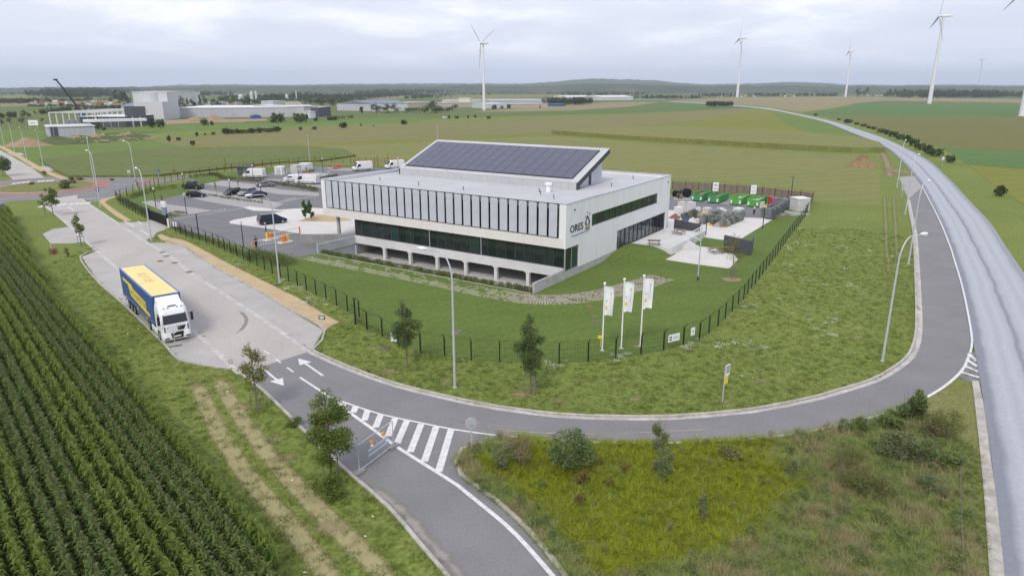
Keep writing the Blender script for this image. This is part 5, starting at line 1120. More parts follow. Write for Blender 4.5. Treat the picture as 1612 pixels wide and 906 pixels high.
# ================================================================== cars and vans
def paint(n, c): return mat('paint_'+n, c, .22, spec=.6, metal=.2)
PT = dict(navy=paint('navy', (.012, .018, .05)), black=paint('black', (.012, .013, .018)), grey=paint('grey', (.15, .155, .165)), dark=paint('dark', (.025, .03, .042)), silver=paint('silver', (.22, .225, .24)), white=paint('white', (.76, .76, .77)))
CAR = {  # length, width, lower profile, cabin bottom/top xs, belt z, roof z
 'hatch': (4.1, 1.74, .92, 1.44, (-1.95, -1.55, .15, 1.0)), 'saloon': (4.6, 1.8, .92, 1.42, (-1.75, -.95, .25, 1.1)), 'wagon': (4.6, 1.82, .94, 1.5, (-2.2, -1.85, .2, 1.05)),
 'coupe': (4.3, 1.8, .86, 1.26, (-1.75, -.7, .15, .95)), 'mpv': (4.8, 1.9, 1.02, 1.74, (-2.3, -2.0, .45, 1.5)), 'pickup': (5.2, 1.85, 1.08, 1.78, (-.75, -.55, .6, 1.25))}
def car(front, rear, kind, pt, label, z=.02):
    Ln, W, zb, zr, (rb, rt, ft, fb) = CAR[kind]; a, b = S(*rear), S(*front); hd = heading(a, b); c = ((a[0]+b[0])/2, (a[1]+b[1])/2, z)
    t = thing('car' if kind != 'pickup' else 'pickup_truck', c, hd, label, 'car'); h = Ln/2; P_ = PT[pt]; hw = W/2
    def rg(x, z0, z1, w0, w1): return [(x, -w0, z0), (x, -hw*w1-.0, (z0+z1)/2), (x, -w1*hw*.97, z1), (x, w1*hw*.97, z1), (x, hw*w1, (z0+z1)/2), (x, w0, z0)]
    hood = zb-.06 if kind != 'pickup' else zb-.02
    secs = [rg(-h, .42, zb-.22, hw*.82, .86), rg(-h+.15, .26, zb-.02, hw*.9, .95), rg(-h+.7, .22, zb, hw*.94, 1), rg(0, .2, zb, hw*.96, 1), rg(fb, .2, zb, hw*.96, 1), rg(h-.55, .22, hood-.1, hw*.93, .97), rg(h-.12, .26, hood-.2, hw*.88, .9), rg(h, .36, hood-.34, hw*.75, .78)]
    body = loft(MB(), secs).obj('body', P_, t, bevel=.02)
    def rect(x0_, x1_, z_, w_): return [(x0_, -w_, z_), (x1_, -w_, z_), (x1_, w_, z_), (x0_, w_, z_)]
    mb = MB(); A = rect(rb, fb, zb-.01, hw*.93); B = rect(rt, ft, zr-.06, hw*.74); mb.hexa(A+B); cb = mb.obj('cabin_glass', M['glass_car'], t, bevel=.03)
    mb = MB(); mb.hexa(rect(rt-.06, ft+.08, zr-.08, hw*.77)+rect(rt+.08, ft-.12, zr, hw*.66)); mb.obj('roof', P_, t, bevel=.02)
    for s in (-1, 1):
        for (xb_, xt_) in ((rb, rt), ((rb+fb)/2-.1, (rt+ft)/2-.05), (fb, ft)):
            mb = MB(); mb.tube([(xb_, s*hw*.935, zb), (xt_, s*hw*.755, zr-.06)], .045, 4); mb.obj('pillar', P_, t)
        mb = MB(); mb.box(fb-.38, fb-.2, s*(hw+.08)-.09, s*(hw+.08)+.09, zb, zb+.13); mb.obj('mirror', P_, t, bevel=.02)
        mb = MB(); mb.box(h-.2, h-.06, s*hw*.64-.16, s*hw*.64+.16, hood-.38, hood-.24); mb.obj('headlight', M['alu'], t)
        mb = MB(); mb.box(-h-.01, -h+.14, s*hw*.72-.13, s*hw*.72+.13, zb-.34, zb-.12); mb.obj('tail_light', M['red'], t)
    for x in (-h+.82, h-.85):
        for s in (-1, 1): wheel(t, x, s*(hw-.1), .32 if kind != 'pickup' else .37, .21)
    MB().box(-h-.02, -h+.02, -.25, .25, .55, .66).obj('number_plate', M['white_paint'], t); MB().box(h-.02, h+.015, -.25, .25, .42, .53).obj('number_plate', M['white_paint'], t)
    if kind == 'pickup':
        MB().box(-h+.1, rb-.06, -hw*.84, hw*.84, zb-.02, zb+.012).obj('bed_cover', M['grey_plastic'], t)
        MB().box(-h+.2, rb-.05, -hw*.9, -hw*.84, zb, zb+.14).obj('bed_rail', P_, t); MB().box(-h+.2, rb-.05, hw*.84, hw*.9, zb, zb+.14).obj('bed_rail', P_, t)
    return t
car((287, 296), (321, 297.8), 'pickup', 'dark', 'dark blue-grey pickup parked at the grass edge', .03)
car((323, 309.5), (296, 310.5), 'hatch', 'black', 'small black hatchback parked alone on the cobbled bay', .03)
car((354, 308.5), (378, 303.8), 'hatch', 'black', 'dark hatchback, first of three cars in the middle row', .03)
car((374, 310), (403, 304), 'wagon', 'silver', 'dark silver estate car between two dark cars', .03)
car((387.5, 312.5), (418, 308.8), 'saloon', 'navy', 'navy saloon at the lamp post end of the middle row', .03)
car((431, 293), (404, 294.5), 'coupe', 'grey', 'grey coupe parked in the far row beside the hedge', .03)
car((448, 349.5), (409, 354), 'mpv', 'navy', 'navy people carrier parked on the pale paved court', .04)
def van(front, rear, label, Ln=5.6, Ht=2.45, rack=True, z=.03, W=1.98):
    a, b = S(*rear), S(*front); t = thing('van', ((a[0]+b[0])/2, (a[1]+b[1])/2, z), heading(a, b), label, 'van', 'white service vans'); h = Ln/2; hw = W/2
    prof = [(-h, .35), (-h, Ht-.12), (-h+.12, Ht), (h-1.75, Ht), (h-1.45, Ht-.1), (h-.62, 1.22), (h-.12, 1.05), (h, .75), (h, .35)]
    mb = MB(); mb.side(prof, -hw, hw); mb.v = [(x, y*(1-.1*max(0, (zz-1.2)/1.3)), zz) for x, y, zz in mb.v]; body = mb.obj('body', PT['white'], t, bevel=.06)
    ws = lambda s_, u: (h-1.42+.80*u+.03, s_*hw*(.80+.08*u), (Ht-.16)*(1-u)+1.24*u+.03)
    mb = MB(); mb.quad(ws(-1, 1), ws(1, 1), ws(1, .12), ws(-1, .12)); mb.obj('windscreen', M['glass_car'], t)
    for s in (-1, 1):
        mb = MB(); k = lambda zz: s*(hw*(1-.1*max(0, (zz-1.2)/1.3))+.012); z1_ = min(Ht-.3, 1.95); mb.add([(h-2.05, k(1.25), 1.25), (h-.85, k(1.25), 1.25), (h-1.25, k(z1_), z1_), (h-2.05, k(z1_), z1_)], [(0, 1, 2, 3)]); mb.obj('side_window', M['glass_car'], t)
        mb = MB(); mb.box(h-1.1, h-.98, s*(hw+.14)-.1, s*(hw+.14)+.1, 1.2, 1.5); mb.obj('mirror', M['black_metal'], t)
        mb = MB(); mb.box(h-.14, h+.01, s*hw*.72-.16, s*hw*.72+.16, .72, .98); mb.obj('headlight', M['alu'], t)
        mb = MB(); mb.box(-h-.012, -h+.03, s*hw*.88-.07, s*hw*.88+.07, .8, 1.5); mb.obj('tail_light', M['red'], t)
        MB().box(-h+.1, h-.9, s*(hw+.006)-.004, s*(hw+.006)+.004, .55, .68).obj('side_strip', M['grey_plastic'], t)
    MB().box(h-.02, h+.06, -hw*.9, hw*.9, .3, .6).obj('bumper', M['grey_plastic'], t, bevel=.02)
    for x in (-h+.95, h-.95):
        for s in (-1, 1): wheel(t, x, s*(hw-.1), .34, .22)
    if rack:
        for s in (-1, 1): MB().box(-h+.3, h-1.8, s*hw*.72-.02, s*hw*.72+.02, Ht+.12, Ht+.16).obj('rack_rail', M['orange'], t)
        for k_ in range(4): x = -h+.4+k_*(Ln-2.4)/3; MB().box(x-.025, x+.025, -hw*.72, hw*.72, Ht+.02, Ht+.12).obj('rack_bar', M['steel'], t)
        MB().box(h-1.95, h-1.75, -.35, .35, Ht, Ht+.12).obj('beacon_bar', M['orange'], t)
    return t
van((385.5, 279.5), (416.5, 280), 'white high-roof van with orange rack beside the grey shelter')
van((451.5, 287), (470, 286.2), 'small white van without a roof rack at the hedge', 4.4, 1.85, False, W=1.8)
van((468.5, 289), (500, 290), 'white van with orange ladder rack next to the building end', 5.8, 2.4)
van((556.5, 269.5), (584, 267.6), 'white high-roof van parked against the far fence', 5.6, 2.6)
van((608, 266.5), (634, 264.8), 'white van with orange rack mostly hidden by the roof', 5.6, 2.5)
p = S(528, 265.5); t = thing('trailer', (p[0], p[1], .03), .1, 'small red flat trailer by the far fence', 'trailer')
MB().box(-1.5, 1.5, -.8, .8, .45, .6).obj('bed', M['red'], t); MB().box(-1.5, -1.42, -.8, .8, .6, .95).obj('headboard', M['red'], t); mb = MB(); mb.tube([(1.5, 0, .5), (2.6, 0, .45)], .05, 5); mb.obj('drawbar', M['red'], t); wheel(t, 0, .85, .3, .18); wheel(t, 0, -.85, .3, .18)
MB().box(.6, 1.4, -.6, .6, .6, 1.1).obj('load_box', M['red'], t)
# kiosks and shelter behind the car park
def kiosk(px, w_, d_, h_, label, m, rz=-.35, roof=None):
    p = S(*px); t = thing('equipment_kiosk', (p[0], p[1], 0), rz, label, 'kiosk')
    MB().box(-w_/2, w_/2, -d_/2, d_/2, 0, h_-.12).obj('cabinet', m, t, bevel=.03); MB().box(-w_/2-.08, w_/2+.08, -d_/2-.08, d_/2+.08, h_-.12, h_).obj('roof', roof or m, t, bevel=.03)
    MB().box(-w_*.3, w_*.3, -d_/2-.02, -d_/2, .1, h_-.35).obj('door', M['metal_clad'], t); MB().box(w_*.2, w_*.26, -d_/2-.04, -d_/2-.02, h_*.4, h_*.5).obj('handle', M['anthracite'], t); return t
WK = mat('kiosk_white', (.72, .72, .71), .7, col2=(.66, .66, .65), scale=.8); BG = mat('kiosk_beige', (.56, .54, .50), .8, col2=(.5, .48, .44), scale=.8)
kiosk((442.5, 274.5), 2.4, 2.2, 2.2, 'white kiosk beside the car park fence', WK); kiosk((466, 272), 2.1, 2.0, 2.15, 'grey-beige kiosk between the two white kiosks', BG); kiosk((482, 269), 3.0, 2.2, 2.2, 'wider white kiosk behind the beige one', WK)
p = S(388, 274.8); t = thing('bicycle_shelter', (p[0], p[1], 0), -.1, 'grey open shelter with a dark flat roof behind the van', 'shelter')
MB().box(-2.2, 2.2, -1.3, 1.3, 2.1, 2.25).obj('roof', M['anthracite'], t); MB().box(-2.1, 2.1, 1.1, 1.2, 0, 2.1).obj('rear_wall', M['metal_clad'], t); MB().box(-2.1, -2.0, -1.2, 1.1, 0, 2.1).obj('side_wall', M['metal_clad'], t)
for x in (-2.05, 0, 2.05): MB().cyl((x, -1.2, 0), (x, -1.2, 2.1), .05, .05, 6).obj('post', M['steel'], t)

# ================================================================== people
def skin_body(name, joints, edges, m, parent=None, sub=1):
    me = bpy.data.meshes.new(name); me.from_pydata([j[:3] for j in joints], edges, []); me.materials.append(m)
    o = link(name, me, parent); sk = o.modifiers.new('Skin', 'SKIN'); sk.use_smooth_shade = True
    for i, j in enumerate(joints):
        v = me.skin_vertices[0].data[i]; v.radius = (j[3], j[4] if len(j) > 4 else j[3]); v.use_root = (i == 0)
    sb = o.modifiers.new('Sub', 'SUBSURF'); sb.levels = sub; sb.render_levels = sub; return o
SKIN = mat('skin', (.50, .32, .24), .6); HAIR = mat('hair', (.05, .035, .025), .8)
def person(px, rz, label, top, trousers, z=.02, reach=False):
    p = S(*px); t = thing('person', (p[0], p[1], z), rz, label, 'person')
    # x forward, y left; one continuous body
    hx = .30 if reach else .06
    J = [(0, 0, .98, .15, .11), (0, 0, 1.2, .15, .11), (.0, 0, 1.40, .16, .11), (.0, 0, 1.50, .06), (.02, 0, 1.60, .085, .09), (.025, 0, 1.72, .09, .085),
         (0, .19, 1.42, .06), (.02 if not reach else .06, .25, 1.15, .045), (hx, .22 if not reach else .10, .95 if not reach else 1.22, .034), (hx+.05, .2 if not reach else .06, .88 if not reach else 1.27, .03),
         (0, -.19, 1.42, .06), (.02 if not reach else .06, -.25, 1.15, .045), (hx, -.22 if not reach else -.10, .95 if not reach else 1.22, .034), (hx+.05, -.2 if not reach else -.06, .88 if not reach else 1.27, .03),
         (0, .10, .90, .10), (.06, .11, .50, .07), (-.06, .11, .09, .05), (.08, .12, .04, .045),
         (0, -.10, .90, .10), (-.02, -.11, .50, .07), (.12, -.11, .09, .05), (.26, -.12, .04, .045)]
    E_ = [(0,1),(1,2),(2,3),(3,4),(4,5),(2,6),(6,7),(7,8),(8,9),(2,10),(10,11),(11,12),(12,13),(0,14),(14,15),(15,16),(16,17),(0,18),(18,19),(19,20),(20,21)]
    body = skin_body('body', J, E_, SKIN, t)
    G = lambda idx, ex: [(J[i][0], J[i][1], J[i][2], J[i][3]+ex, (J[i][4] if len(J[i]) > 4 else J[i][3])+ex) for i in idx]
    skin_body('shirt', G([0, 1, 2, 6, 7, 10, 11], .022), [(0,1),(1,2),(2,3),(3,4),(2,5),(5,6)], top, t)
    skin_body('trousers', G([0, 14, 15, 16, 18, 19, 20], .02), [(0,1),(1,2),(2,3),(0,4),(4,5),(5,6)], trousers, t)
    MB().ball((.0, 0, 1.71), .118, 10, 6, (1, .95, 1)).obj('hair', HAIR, t, smooth=True)
    MB().ball((.115, 0, 1.655), .022, 6, 4).obj('nose', SKIN, t)
    for s in (-1, 1): MB().ball((.08+(.0 if s > 0 else .18)-.02, s*.12, .05), .07, 8, 5, (1.9, .75, .75)).obj('shoe', M['rubber'], t, smooth=True)
    return t
cloth_d = mat('cloth_dark', (.02, .022, .03), .9); cloth_w = mat('cloth_pale', (.55, .55, .54), .9)
person((403.5, 390.5), R(-20), 'pedestrian in dark clothes holding a phone at the barrier', cloth_d, cloth_d, .03, True)
person((1187, 338), R(120), 'yard worker in a pale top and dark trousers', cloth_w, cloth_d, .03)

# ================================================================== storage yard
GRN = mat('skip_green', (.06, .28, .09), .55, col2=(.05, .22, .08), scale=1.2); GRN2 = mat('skip_green_bright', (.10, .36, .06), .55, col2=(.08, .29, .06), scale=1.2); RUST = mat('rust', (.22, .10, .05), .9, col2=(.30, .18, .11), scale=1.5)
sdir = heading(S(1129.4, 320.3), S(1148, 312.8))
def skip(px, label, m, load):
    p = S(*px); t = thing('skip', (p[0], p[1], .03), sdir, label, 'skip', 'green roll-off skips')     # x runs backwards from the front end
    Ln, hw, h = 6.2, 1.2, 1.45
    for (nm, bx) in (('floor', (0, Ln, -hw, hw, .15, .22)), ('front_wall', (0, .06, -hw, hw, .22, h)), ('rear_door', (Ln-.06, Ln, -hw, hw, .22, h)), ('side_wall', (.06, Ln-.06, -hw, -hw+.06, .22, h)), ('side_wall', (.06, Ln-.06, hw-.06, hw, .22, h))): MB().box(*bx).obj(nm, m, t)
    for s in (-1, 1):
        for k in range(9): x = .25+k*.71; MB().box(x-.05, x+.05, s*(hw+.04)-.04, s*(hw+.04)+.04, .22, h-.05).obj('rib', m, t)
        MB().box(0, Ln, s*hw-.06, s*hw+.06, h, h+.09).obj('top_rail', m, t); MB().box(0, Ln, s*.55-.07, s*.55+.07, 0, .15).obj('skid', M['black_metal'], t)
        MB().box(-.075, -.06, s*.85-.16, s*.85+.16, .35, .95).obj('reflector_plate', M['white_paint'], t)
    MB().box(-.06, 0, -.3, .3, .22, h-.02).obj('hook_frame', m, t); mb = MB(); mb.tube([(-.1, -.3, h-.15), (-.1, .3, h-.15)], .05, 6); mb.obj('hook_bar', RUST, t)
    mb = MB(); nx, ny = 8, 4; V = []; F = []
    rd = random.Random(px[0])
    for i in range(nx+1):
        for j in range(ny+1): V.append((.08+(Ln-.16)*i/nx, -hw+.08+(2*hw-.16)*j/ny, .75+rd.uniform(0, .35)))
    for i in range(nx):
        for j in range(ny): F.append((i*(ny+1)+j, (i+1)*(ny+1)+j, (i+1)*(ny+1)+j+1, i*(ny+1)+j+1))
    mb.add(V, F); mb.obj('load', load, t); return t
skip((1096.6, 317), 'green skip with rusty load next to the cable drums', GRN, RUST); skip((1122.5, 320), 'green skip below the first white board', GRN, RUST)
skip((1157.6, 323), 'bright green skip with a pale load', GRN2, M['concrete']); skip((1184.8, 326), 'bright green skip next to the red barrel', GRN2, M['concrete'])
p = S(1125.5, 309.5); panel_sign((p[0], p[1], 0), .15, 1.3, 1.9, 1.2, 'white information board above the second green skip', [(.2, .8, .6, .75, M['print_grey']), (.1, .9, .25, .3, M['print_dark'])])
p = S(1185, 313.5); panel_sign((p[0], p[1], 0), .15, 1.3, 1.9, 1.1, 'white information board above the fourth green skip', [(.2, .7, .7, .75, M['print_grey']), (.1, .8, .3, .34, M['print_dark'])])
# cable drums
for (x, y, r, m_, lb) in ((1064, 310, .7, M['black_metal'], 'black cable drum at the yard corner'), (1070, 312.5, .55, M['wood'], 'small wooden cable drum beside the skips'), (1075, 309, .85, M['grey_plastic'], 'large grey cable drum'), (1081, 310.5, .95, M['black_metal'], 'large black cable drum next to the first skip')):
    p = S(x, y); t = thing('cable_drum', (p[0], p[1], .02), R(30), lb, 'cable drum')
    for yy in (-.45, .38): mb = MB(); mb.cyl((0, yy, r), (0, yy+.07, r), r, r, 18); mb.obj('flange', m_, t)
    mb = MB(); mb.cyl((0, -.38, r), (0, .38, r), r*.6, r*.6, 14); mb.obj('cable', M['rubber'], t)
TG = mat('tank_green', (.17, .19, .165), .6, col2=(.22, .235, .21), scale=1.0); TG2 = mat('tank_grey', (.115, .125, .135), .6, col2=(.15, .16, .17), scale=1)
TG3 = mat('tank_pale', (.30, .31, .29), .6, col2=(.36, .37, .35), scale=1.0); TG4 = mat('tank_dark', (.09, .105, .09), .6, col2=(.13, .14, .125), scale=1)
def transformer(px, rz, w_, h_, label, m, grp, z=.025):
    p = S(*px); t = thing('transformer', (p[0], p[1], z), rz, label, 'transformer', grp); d_ = w_*.6
    MB().box(-w_/2, w_/2, -d_/2, d_/2, .12, h_).obj('tank', m, t, bevel=.02); MB().box(-w_/2-.05, w_/2+.05, -d_/2-.05, d_/2+.05, h_, h_+.06).obj('lid', m, t)
    for s in (-1, 1):
        mb = MB()
        for k in range(8): x = -w_/2+.08+k*(w_-.16)/7; mb.box(x-.02, x+.02, s*(d_/2+.1)-.1, s*(d_/2+.1)+.1, .25, h_-.15)
        mb.obj('cooling_fins', m, t); MB().box(-w_/2, w_/2, s*d_*.3-.05, s*d_*.3+.05, 0, .12).obj('skid', M['black_metal'], t)
    for k in range(3): mb = MB(); x = -w_*.28+k*w_*.28; mb.cyl((x, 0, h_+.06), (x, 0, h_+.42), .07, .04, 8); mb.obj('bushing', mat('porcelain', (.30, .27, .26), .4), t)
    mb = MB(); mb.cyl((-w_*.3, -d_*.32, h_+.2), (w_*.1, -d_*.32, h_+.2), .12, .12, 8); mb.obj('conservator', m, t); return t
rd = random.Random(5); k = 0
for row, (xa, ya, xb, yb, n) in enumerate(((1107, 351, 1126, 346, 5), (1124, 354, 1150, 346.5, 6), (1138, 357.5, 1165, 347, 7), (1118, 343.5, 1141, 339, 5), (1140, 344, 1168, 340.5, 6), (1078, 343.5, 1104, 341.5, 5))):
    for i in range(n):
        u = i/(n-1); transformer((xa+(xb-xa)*u, ya+(yb-ya)*u), R(30)+rd.uniform(-.3, .3), rd.uniform(.85, 1.25), rd.uniform(.75, 1.4), 'greenish grey ribbed transformer tank in the dense cluster on the yard slab', rd.choice((TG, TG, TG3, TG4)), 'ribbed transformers stored in the yard cluster')
for (x, y, w_, h_) in ((1207, 343, 1.3, 1.5), (1213, 344.5, 1.5, 1.7), (1219, 340.5, 1.3, 1.6), (1223, 337.5, 1.2, 1.3), (1212, 334, 1.3, 1.3), (1228, 334, 1.3, 1.4), (1232, 330, 1.2, 1.2), (1204, 337.5, 1.1, 1.2), (1240, 328, 1.2, 1.5)):
    transformer((x, y), R(35), w_, h_, 'dark grey transformer tank in the row along the yard kerb', TG2, 'dark transformers along the yard kerb')
def cabinet(px, w_, d_, h_, label, m, rz=R(25), grp=None, roof=None, z=.025):
    p = S(*px); t = thing('cabinet', (p[0], p[1], z), rz, label, 'cabinet', grp); MB().box(-w_/2, w_/2, -d_/2, d_/2, .08, h_).obj('box', m, t, bevel=.02); MB().box(-w_/2-.03, w_/2+.03, -d_/2-.03, d_/2+.03, h_, h_+.05).obj('lid', roof or m, t)
    MB().box(-w_*.42, w_*.42, -d_/2-.012, -d_/2, .16, h_-.08).obj('door', m, t); MB().box(-w_/2+.05, w_/2-.05, -d_/2+.05, d_/2-.05, 0, .08).obj('plinth', M['black_metal'], t); return t
WP = M['white_paint']
for a in (((1067.5, 341), 1.35, 1.0, 1.75, 'white cabinet beside the building corner in the yard', WK), ((1073, 335.5), 1.3, 1.1, 2.1, 'tall beige cabinet behind the white one', BG), ((1086, 336), 1.5, 1.2, 2.1, 'pale cabinet wrapped in plastic film', mat('film', (.55, .55, .58), .15)), ((1098.5, 338.5), .6, .6, 1.4, 'slim white pillar cabinet in the yard', WK),
          ((1107, 349.5), 1.0, .9, 1.6, 'white cabinet with an ochre front panel', mat('ochre_panel', (.55, .36, .14), .7)), ((1112, 343), 1.4, 1.1, 1.8, 'beige cabinet topped with white film', BG), ((1133.5, 339), .9, .9, 1.3, 'white box standing among the transformers', WK), ((1140, 340), .7, .7, 1.1, 'pale drum-like box among the transformers', WK), ((1162, 337), 1.5, 1.3, 1.1, 'white wrapped bundle at the end of the cluster', WK),
          ((1199.5, 329), .8, .6, 1.3, 'pale grey cabinet beside the last skip', BG), ((1220.5, 323.5), 1.1, 1.0, 1.5, 'purplish grey cabinet by the screened fence', mat('mauve', (.22, .17, .20), .6)), ((1234, 323), 1.1, .9, 1.3, 'blue-grey cabinet by the yard lamp post', mat('bluegrey', (.22, .26, .32), .6)), ((1246.5, 324), 1.2, .9, 1.1, 'dark blue-grey cabinet by the substation', TG2)):
    cabinet(*a)
p = S(1213.5, 322); mb = MB(); mb.cyl((0, 0, 0), (0, 0, 1.6), .55, .55, 14); mb.cyl((0, 0, 1.6), (0, 0, 1.75), .55, .2, 14); o = mb.obj('red_barrel', M['red']); o.location = (p[0], p[1], .03); tag(o, 'upright red tank next to the skips', 'tank')
kiosk((1258, 331), 2.6, 2.6, 2.5, 'beige concrete substation with a white roof at the yard fence', BG, .25, WK)
for (x, y, c, lb) in ((1119.5, 354.5, M['yellow'], 'yellow cable-drum pallet in front of the transformers'), (1139.5, 357.5, M['yellow'], 'small yellow pallet at the corner of the cluster'), (1104, 353, M['wood'], 'wooden pallet at the screen wall'), (1085, 347, M['wood'], 'wooden pallet with white insulators'), (1093, 343, M['wood'], 'wooden pallet of brown coils')):
    p = S(x, y); t = thing('pallet', (p[0], p[1], .025), R(28), lb, 'pallet')
    for k in range(5): MB().box(-.6, .6, -.5+k*.22, -.38+k*.22, .11, .14).obj('plank', c, t)
    for k in range(3): MB().box(-.6+k*.52, -.44+k*.52, -.5, .5, 0, .11).obj('bearer', c, t)
for (x, y, lb, m_) in ((1131, 356.5, 'grey tarpaulin-covered heap before the transformers', mat('tarp_grey', (.28, .275, .265), .8)), (1080, 349, 'dark blue covered pile near the screen wall', mat('tarp_blue', (.03, .06, .13), .7)), (1090, 349.5, 'white and grey pile of sacks near the screen wall', mat('sack', (.5, .49, .46), .85)), (1062, 343.5, 'reddish pile of fittings by the building wall', mat('fittings', (.20, .09, .07), .8))):
    p = S(x, y); o = mound('covered_heap', p, 1.2, .9, .9, m_, int(x), lb)
for i in range(8):
    p = S(1083+i*2.6, 340.5-i*.3); mb = MB(); mb.cyl((0, -.15, .42), (0, .15, .42), .42, .42, 14); mb.cyl((0, -.18, .42), (0, .18, .42), .2, .2, 10); o = mb.obj('cable_coil', mat('coil', (.20, .12, .09), .8)); o.location = (p[0], p[1], .03); o.rotation_euler = (0, 0, R(70)); tag(o, 'brown cable coil standing in a row on the yard slab', 'coil', 'row of brown cable coils')
for (x, y, rz, lb) in ((1234, 340, .45, 'long reddish timber stack on the yard grass'), (1247, 339, .2, 'grey beams lying on the yard grass'), (1255, 336.5, -.7, 'grey pole bundle beside the fence corner')):
    p = S(x, y); t = thing('timber_stack', (p[0], p[1], .01), rz, lb, 'timber')
    for k in range(4): MB().box(-2.2, 2.2, -.5+k*.26, -.3+k*.26, .0+.05*(k % 2), .2+.05*(k % 2)).obj('beam', M['wood'] if 'reddish' in lb else M['concrete'], t)

# ================================================================== foliage tools
def hgt(px, py, ytop):
    Y = S(px, py)[1]; v = ytop-453; return CAM_H - Y*(_f*_s+v*_c)/(_f*_c-v*_s)
def np_mesh(name, V, F, m, smooth=False):
    me = bpy.data.meshes.new(name); n, k = F.shape
    me.vertices.add(len(V)); me.vertices.foreach_set('co', np.asarray(V, np.float32).ravel())
    me.loops.add(n*k); me.loops.foreach_set('vertex_index', F.astype(np.int32).ravel())
    me.polygons.add(n); me.polygons.foreach_set('loop_start', np.arange(0, n*k, k, dtype=np.int32))
    try: me.polygons.foreach_set('loop_total', np.full(n, k, np.int32))
    except Exception: pass
    for mm in (m if isinstance(m, (list, tuple)) else [m]): me.materials.append(mm)
    me.update(calc_edges=True); return me
def rot_rand(rg, n):
    q = rg.normal(size=(n, 4)); q /= np.linalg.norm(q, axis=1)[:, None]; w, x, y, z = q.T
    return np.stack([np.stack([1-2*(y*y+z*z), 2*(x*y-z*w), 2*(x*z+y*w)], -1), np.stack([2*(x*y+z*w), 1-2*(x*x+z*z), 2*(y*z-x*w)], -1), np.stack([2*(x*z-y*w), 2*(y*z+x*w), 1-2*(x*x+y*y)], -1)], 1)
LEAF = np.array([(0, -.5, 0), (.32, -.05, .10), (0, .5, -.04), (-.32, -.05, .10)])
def leaf_arrays(blobs, n, size, seed, shell=.55, asp=1.0):
    rg = np.random.default_rng(seed); B = np.array(blobs, float); vol = B[:, 3]*B[:, 4]*B[:, 5]; pick = rg.choice(len(B), n, p=vol/vol.sum()); C = B[pick]
    d = rg.normal(size=(n, 3)); d /= np.linalg.norm(d, axis=1)[:, None]; r = shell+(1-shell)*rg.random(n)**.7; r *= rg.random(n)**.18
    P = C[:, :3]+d*r[:, None]*C[:, 3:6]; Rm = rot_rand(rg, n); sz = size*(.6+.8*rg.random(n))
    lf = LEAF*np.array([asp, 1, 1]); V = np.einsum('nij,kj->nki', Rm, lf)*sz[:, None, None]+P[:, None, :]
    return V.reshape(-1, 3), np.arange(n*4).reshape(n, 4)
def leafmesh(name, blobs, n, size, seed, m, **k): V, F = leaf_arrays(blobs, n, size, seed, **k); return np_mesh(name, V, F, m)
def crown_blobs(h0, h1, rad, n, seed, shape='egg'):
    rd = random.Random(seed); o = []
    for i in range(n):
        t = (i+.5)/n; z = h0+(h1-h0)*t
        prof = {'egg': math.sin(math.pi*(.12+.83*t**.85)), 'col': .75*math.sin(math.pi*(.15+.8*t))**.5, 'round': math.sin(math.pi*(.1+.8*t))**.7, 'cone': 1.0-.85*t}[shape]
        a = rd.uniform(0, 6.28)+i*2.4; rr_ = rad*prof; q = rd.uniform(.45, .72)*rr_
        o.append((math.cos(a)*q, math.sin(a)*q, z, rr_*rd.uniform(.5, .7), rr_*rd.uniform(.5, .7), max((h1-h0)/n*rd.uniform(1.0, 1.7)+rr_*.12, rr_*.42)))
    return o
def scatter(name, P, rz, sc, mesh, label, cat, kind='stuff', tilt=None):
    """one object: a point cloud that instances one small plant mesh (geometry nodes)"""
    me = bpy.data.meshes.new(name); me.vertices.add(len(P)); me.vertices.foreach_set('co', np.asarray(P, np.float32).ravel())
    a = me.attributes.new('irot', 'FLOAT_VECTOR', 'POINT'); rv = np.zeros((len(P), 3), np.float32); rv[:, 2] = rz
    if tilt is not None: rv[:, 0] = tilt[:, 0]; rv[:, 1] = tilt[:, 1]
    a.data.foreach_set('vector', rv.ravel()); b = me.attributes.new('iscl', 'FLOAT', 'POINT'); b.data.foreach_set('value', np.asarray(sc, np.float32)); me.update()
    o = link(name, me); tag(o, label, cat, kind=kind)
    tm_ = bpy.data.objects.new(name+'_plant', mesh)
    g = bpy.data.node_groups.new(name, 'GeometryNodeTree'); g.interface.new_socket('Geometry', in_out='INPUT', socket_type='NodeSocketGeometry'); g.interface.new_socket('Geometry', in_out='OUTPUT', socket_type='NodeSocketGeometry')
    gi, go = g.nodes.new('NodeGroupInput'), g.nodes.new('NodeGroupOutput'); ip = g.nodes.new('GeometryNodeInstanceOnPoints'); oi = g.nodes.new('GeometryNodeObjectInfo'); oi.inputs['Object'].default_value = tm_
    m2p = g.nodes.new('GeometryNodeMeshToPoints')
    n1_ = g.nodes.new('GeometryNodeInputNamedAttribute'); n1_.data_type = 'FLOAT_VECTOR'; n1_.inputs['Name'].default_value = 'irot'
    n2_ = g.nodes.new('GeometryNodeInputNamedAttribute'); n2_.data_type = 'FLOAT'; n2_.inputs['Name'].default_value = 'iscl'
    e2r = g.nodes.new('FunctionNodeEulerToRotation'); lk = g.links.new
    lk(gi.outputs[0], m2p.inputs['Mesh']); lk(m2p.outputs[0], ip.inputs['Points']); lk(oi.outputs['Geometry'], ip.inputs['Instance']); lk(n1_.outputs['Attribute'], e2r.inputs[0]); lk(e2r.outputs[0], ip.inputs['Rotation']); lk(n2_.outputs['Attribute'], ip.inputs['Scale']); lk(ip.outputs[0], go.inputs[0])
    md = o.modifiers.new('Scatter', 'NODES'); md.node_group = g; return o
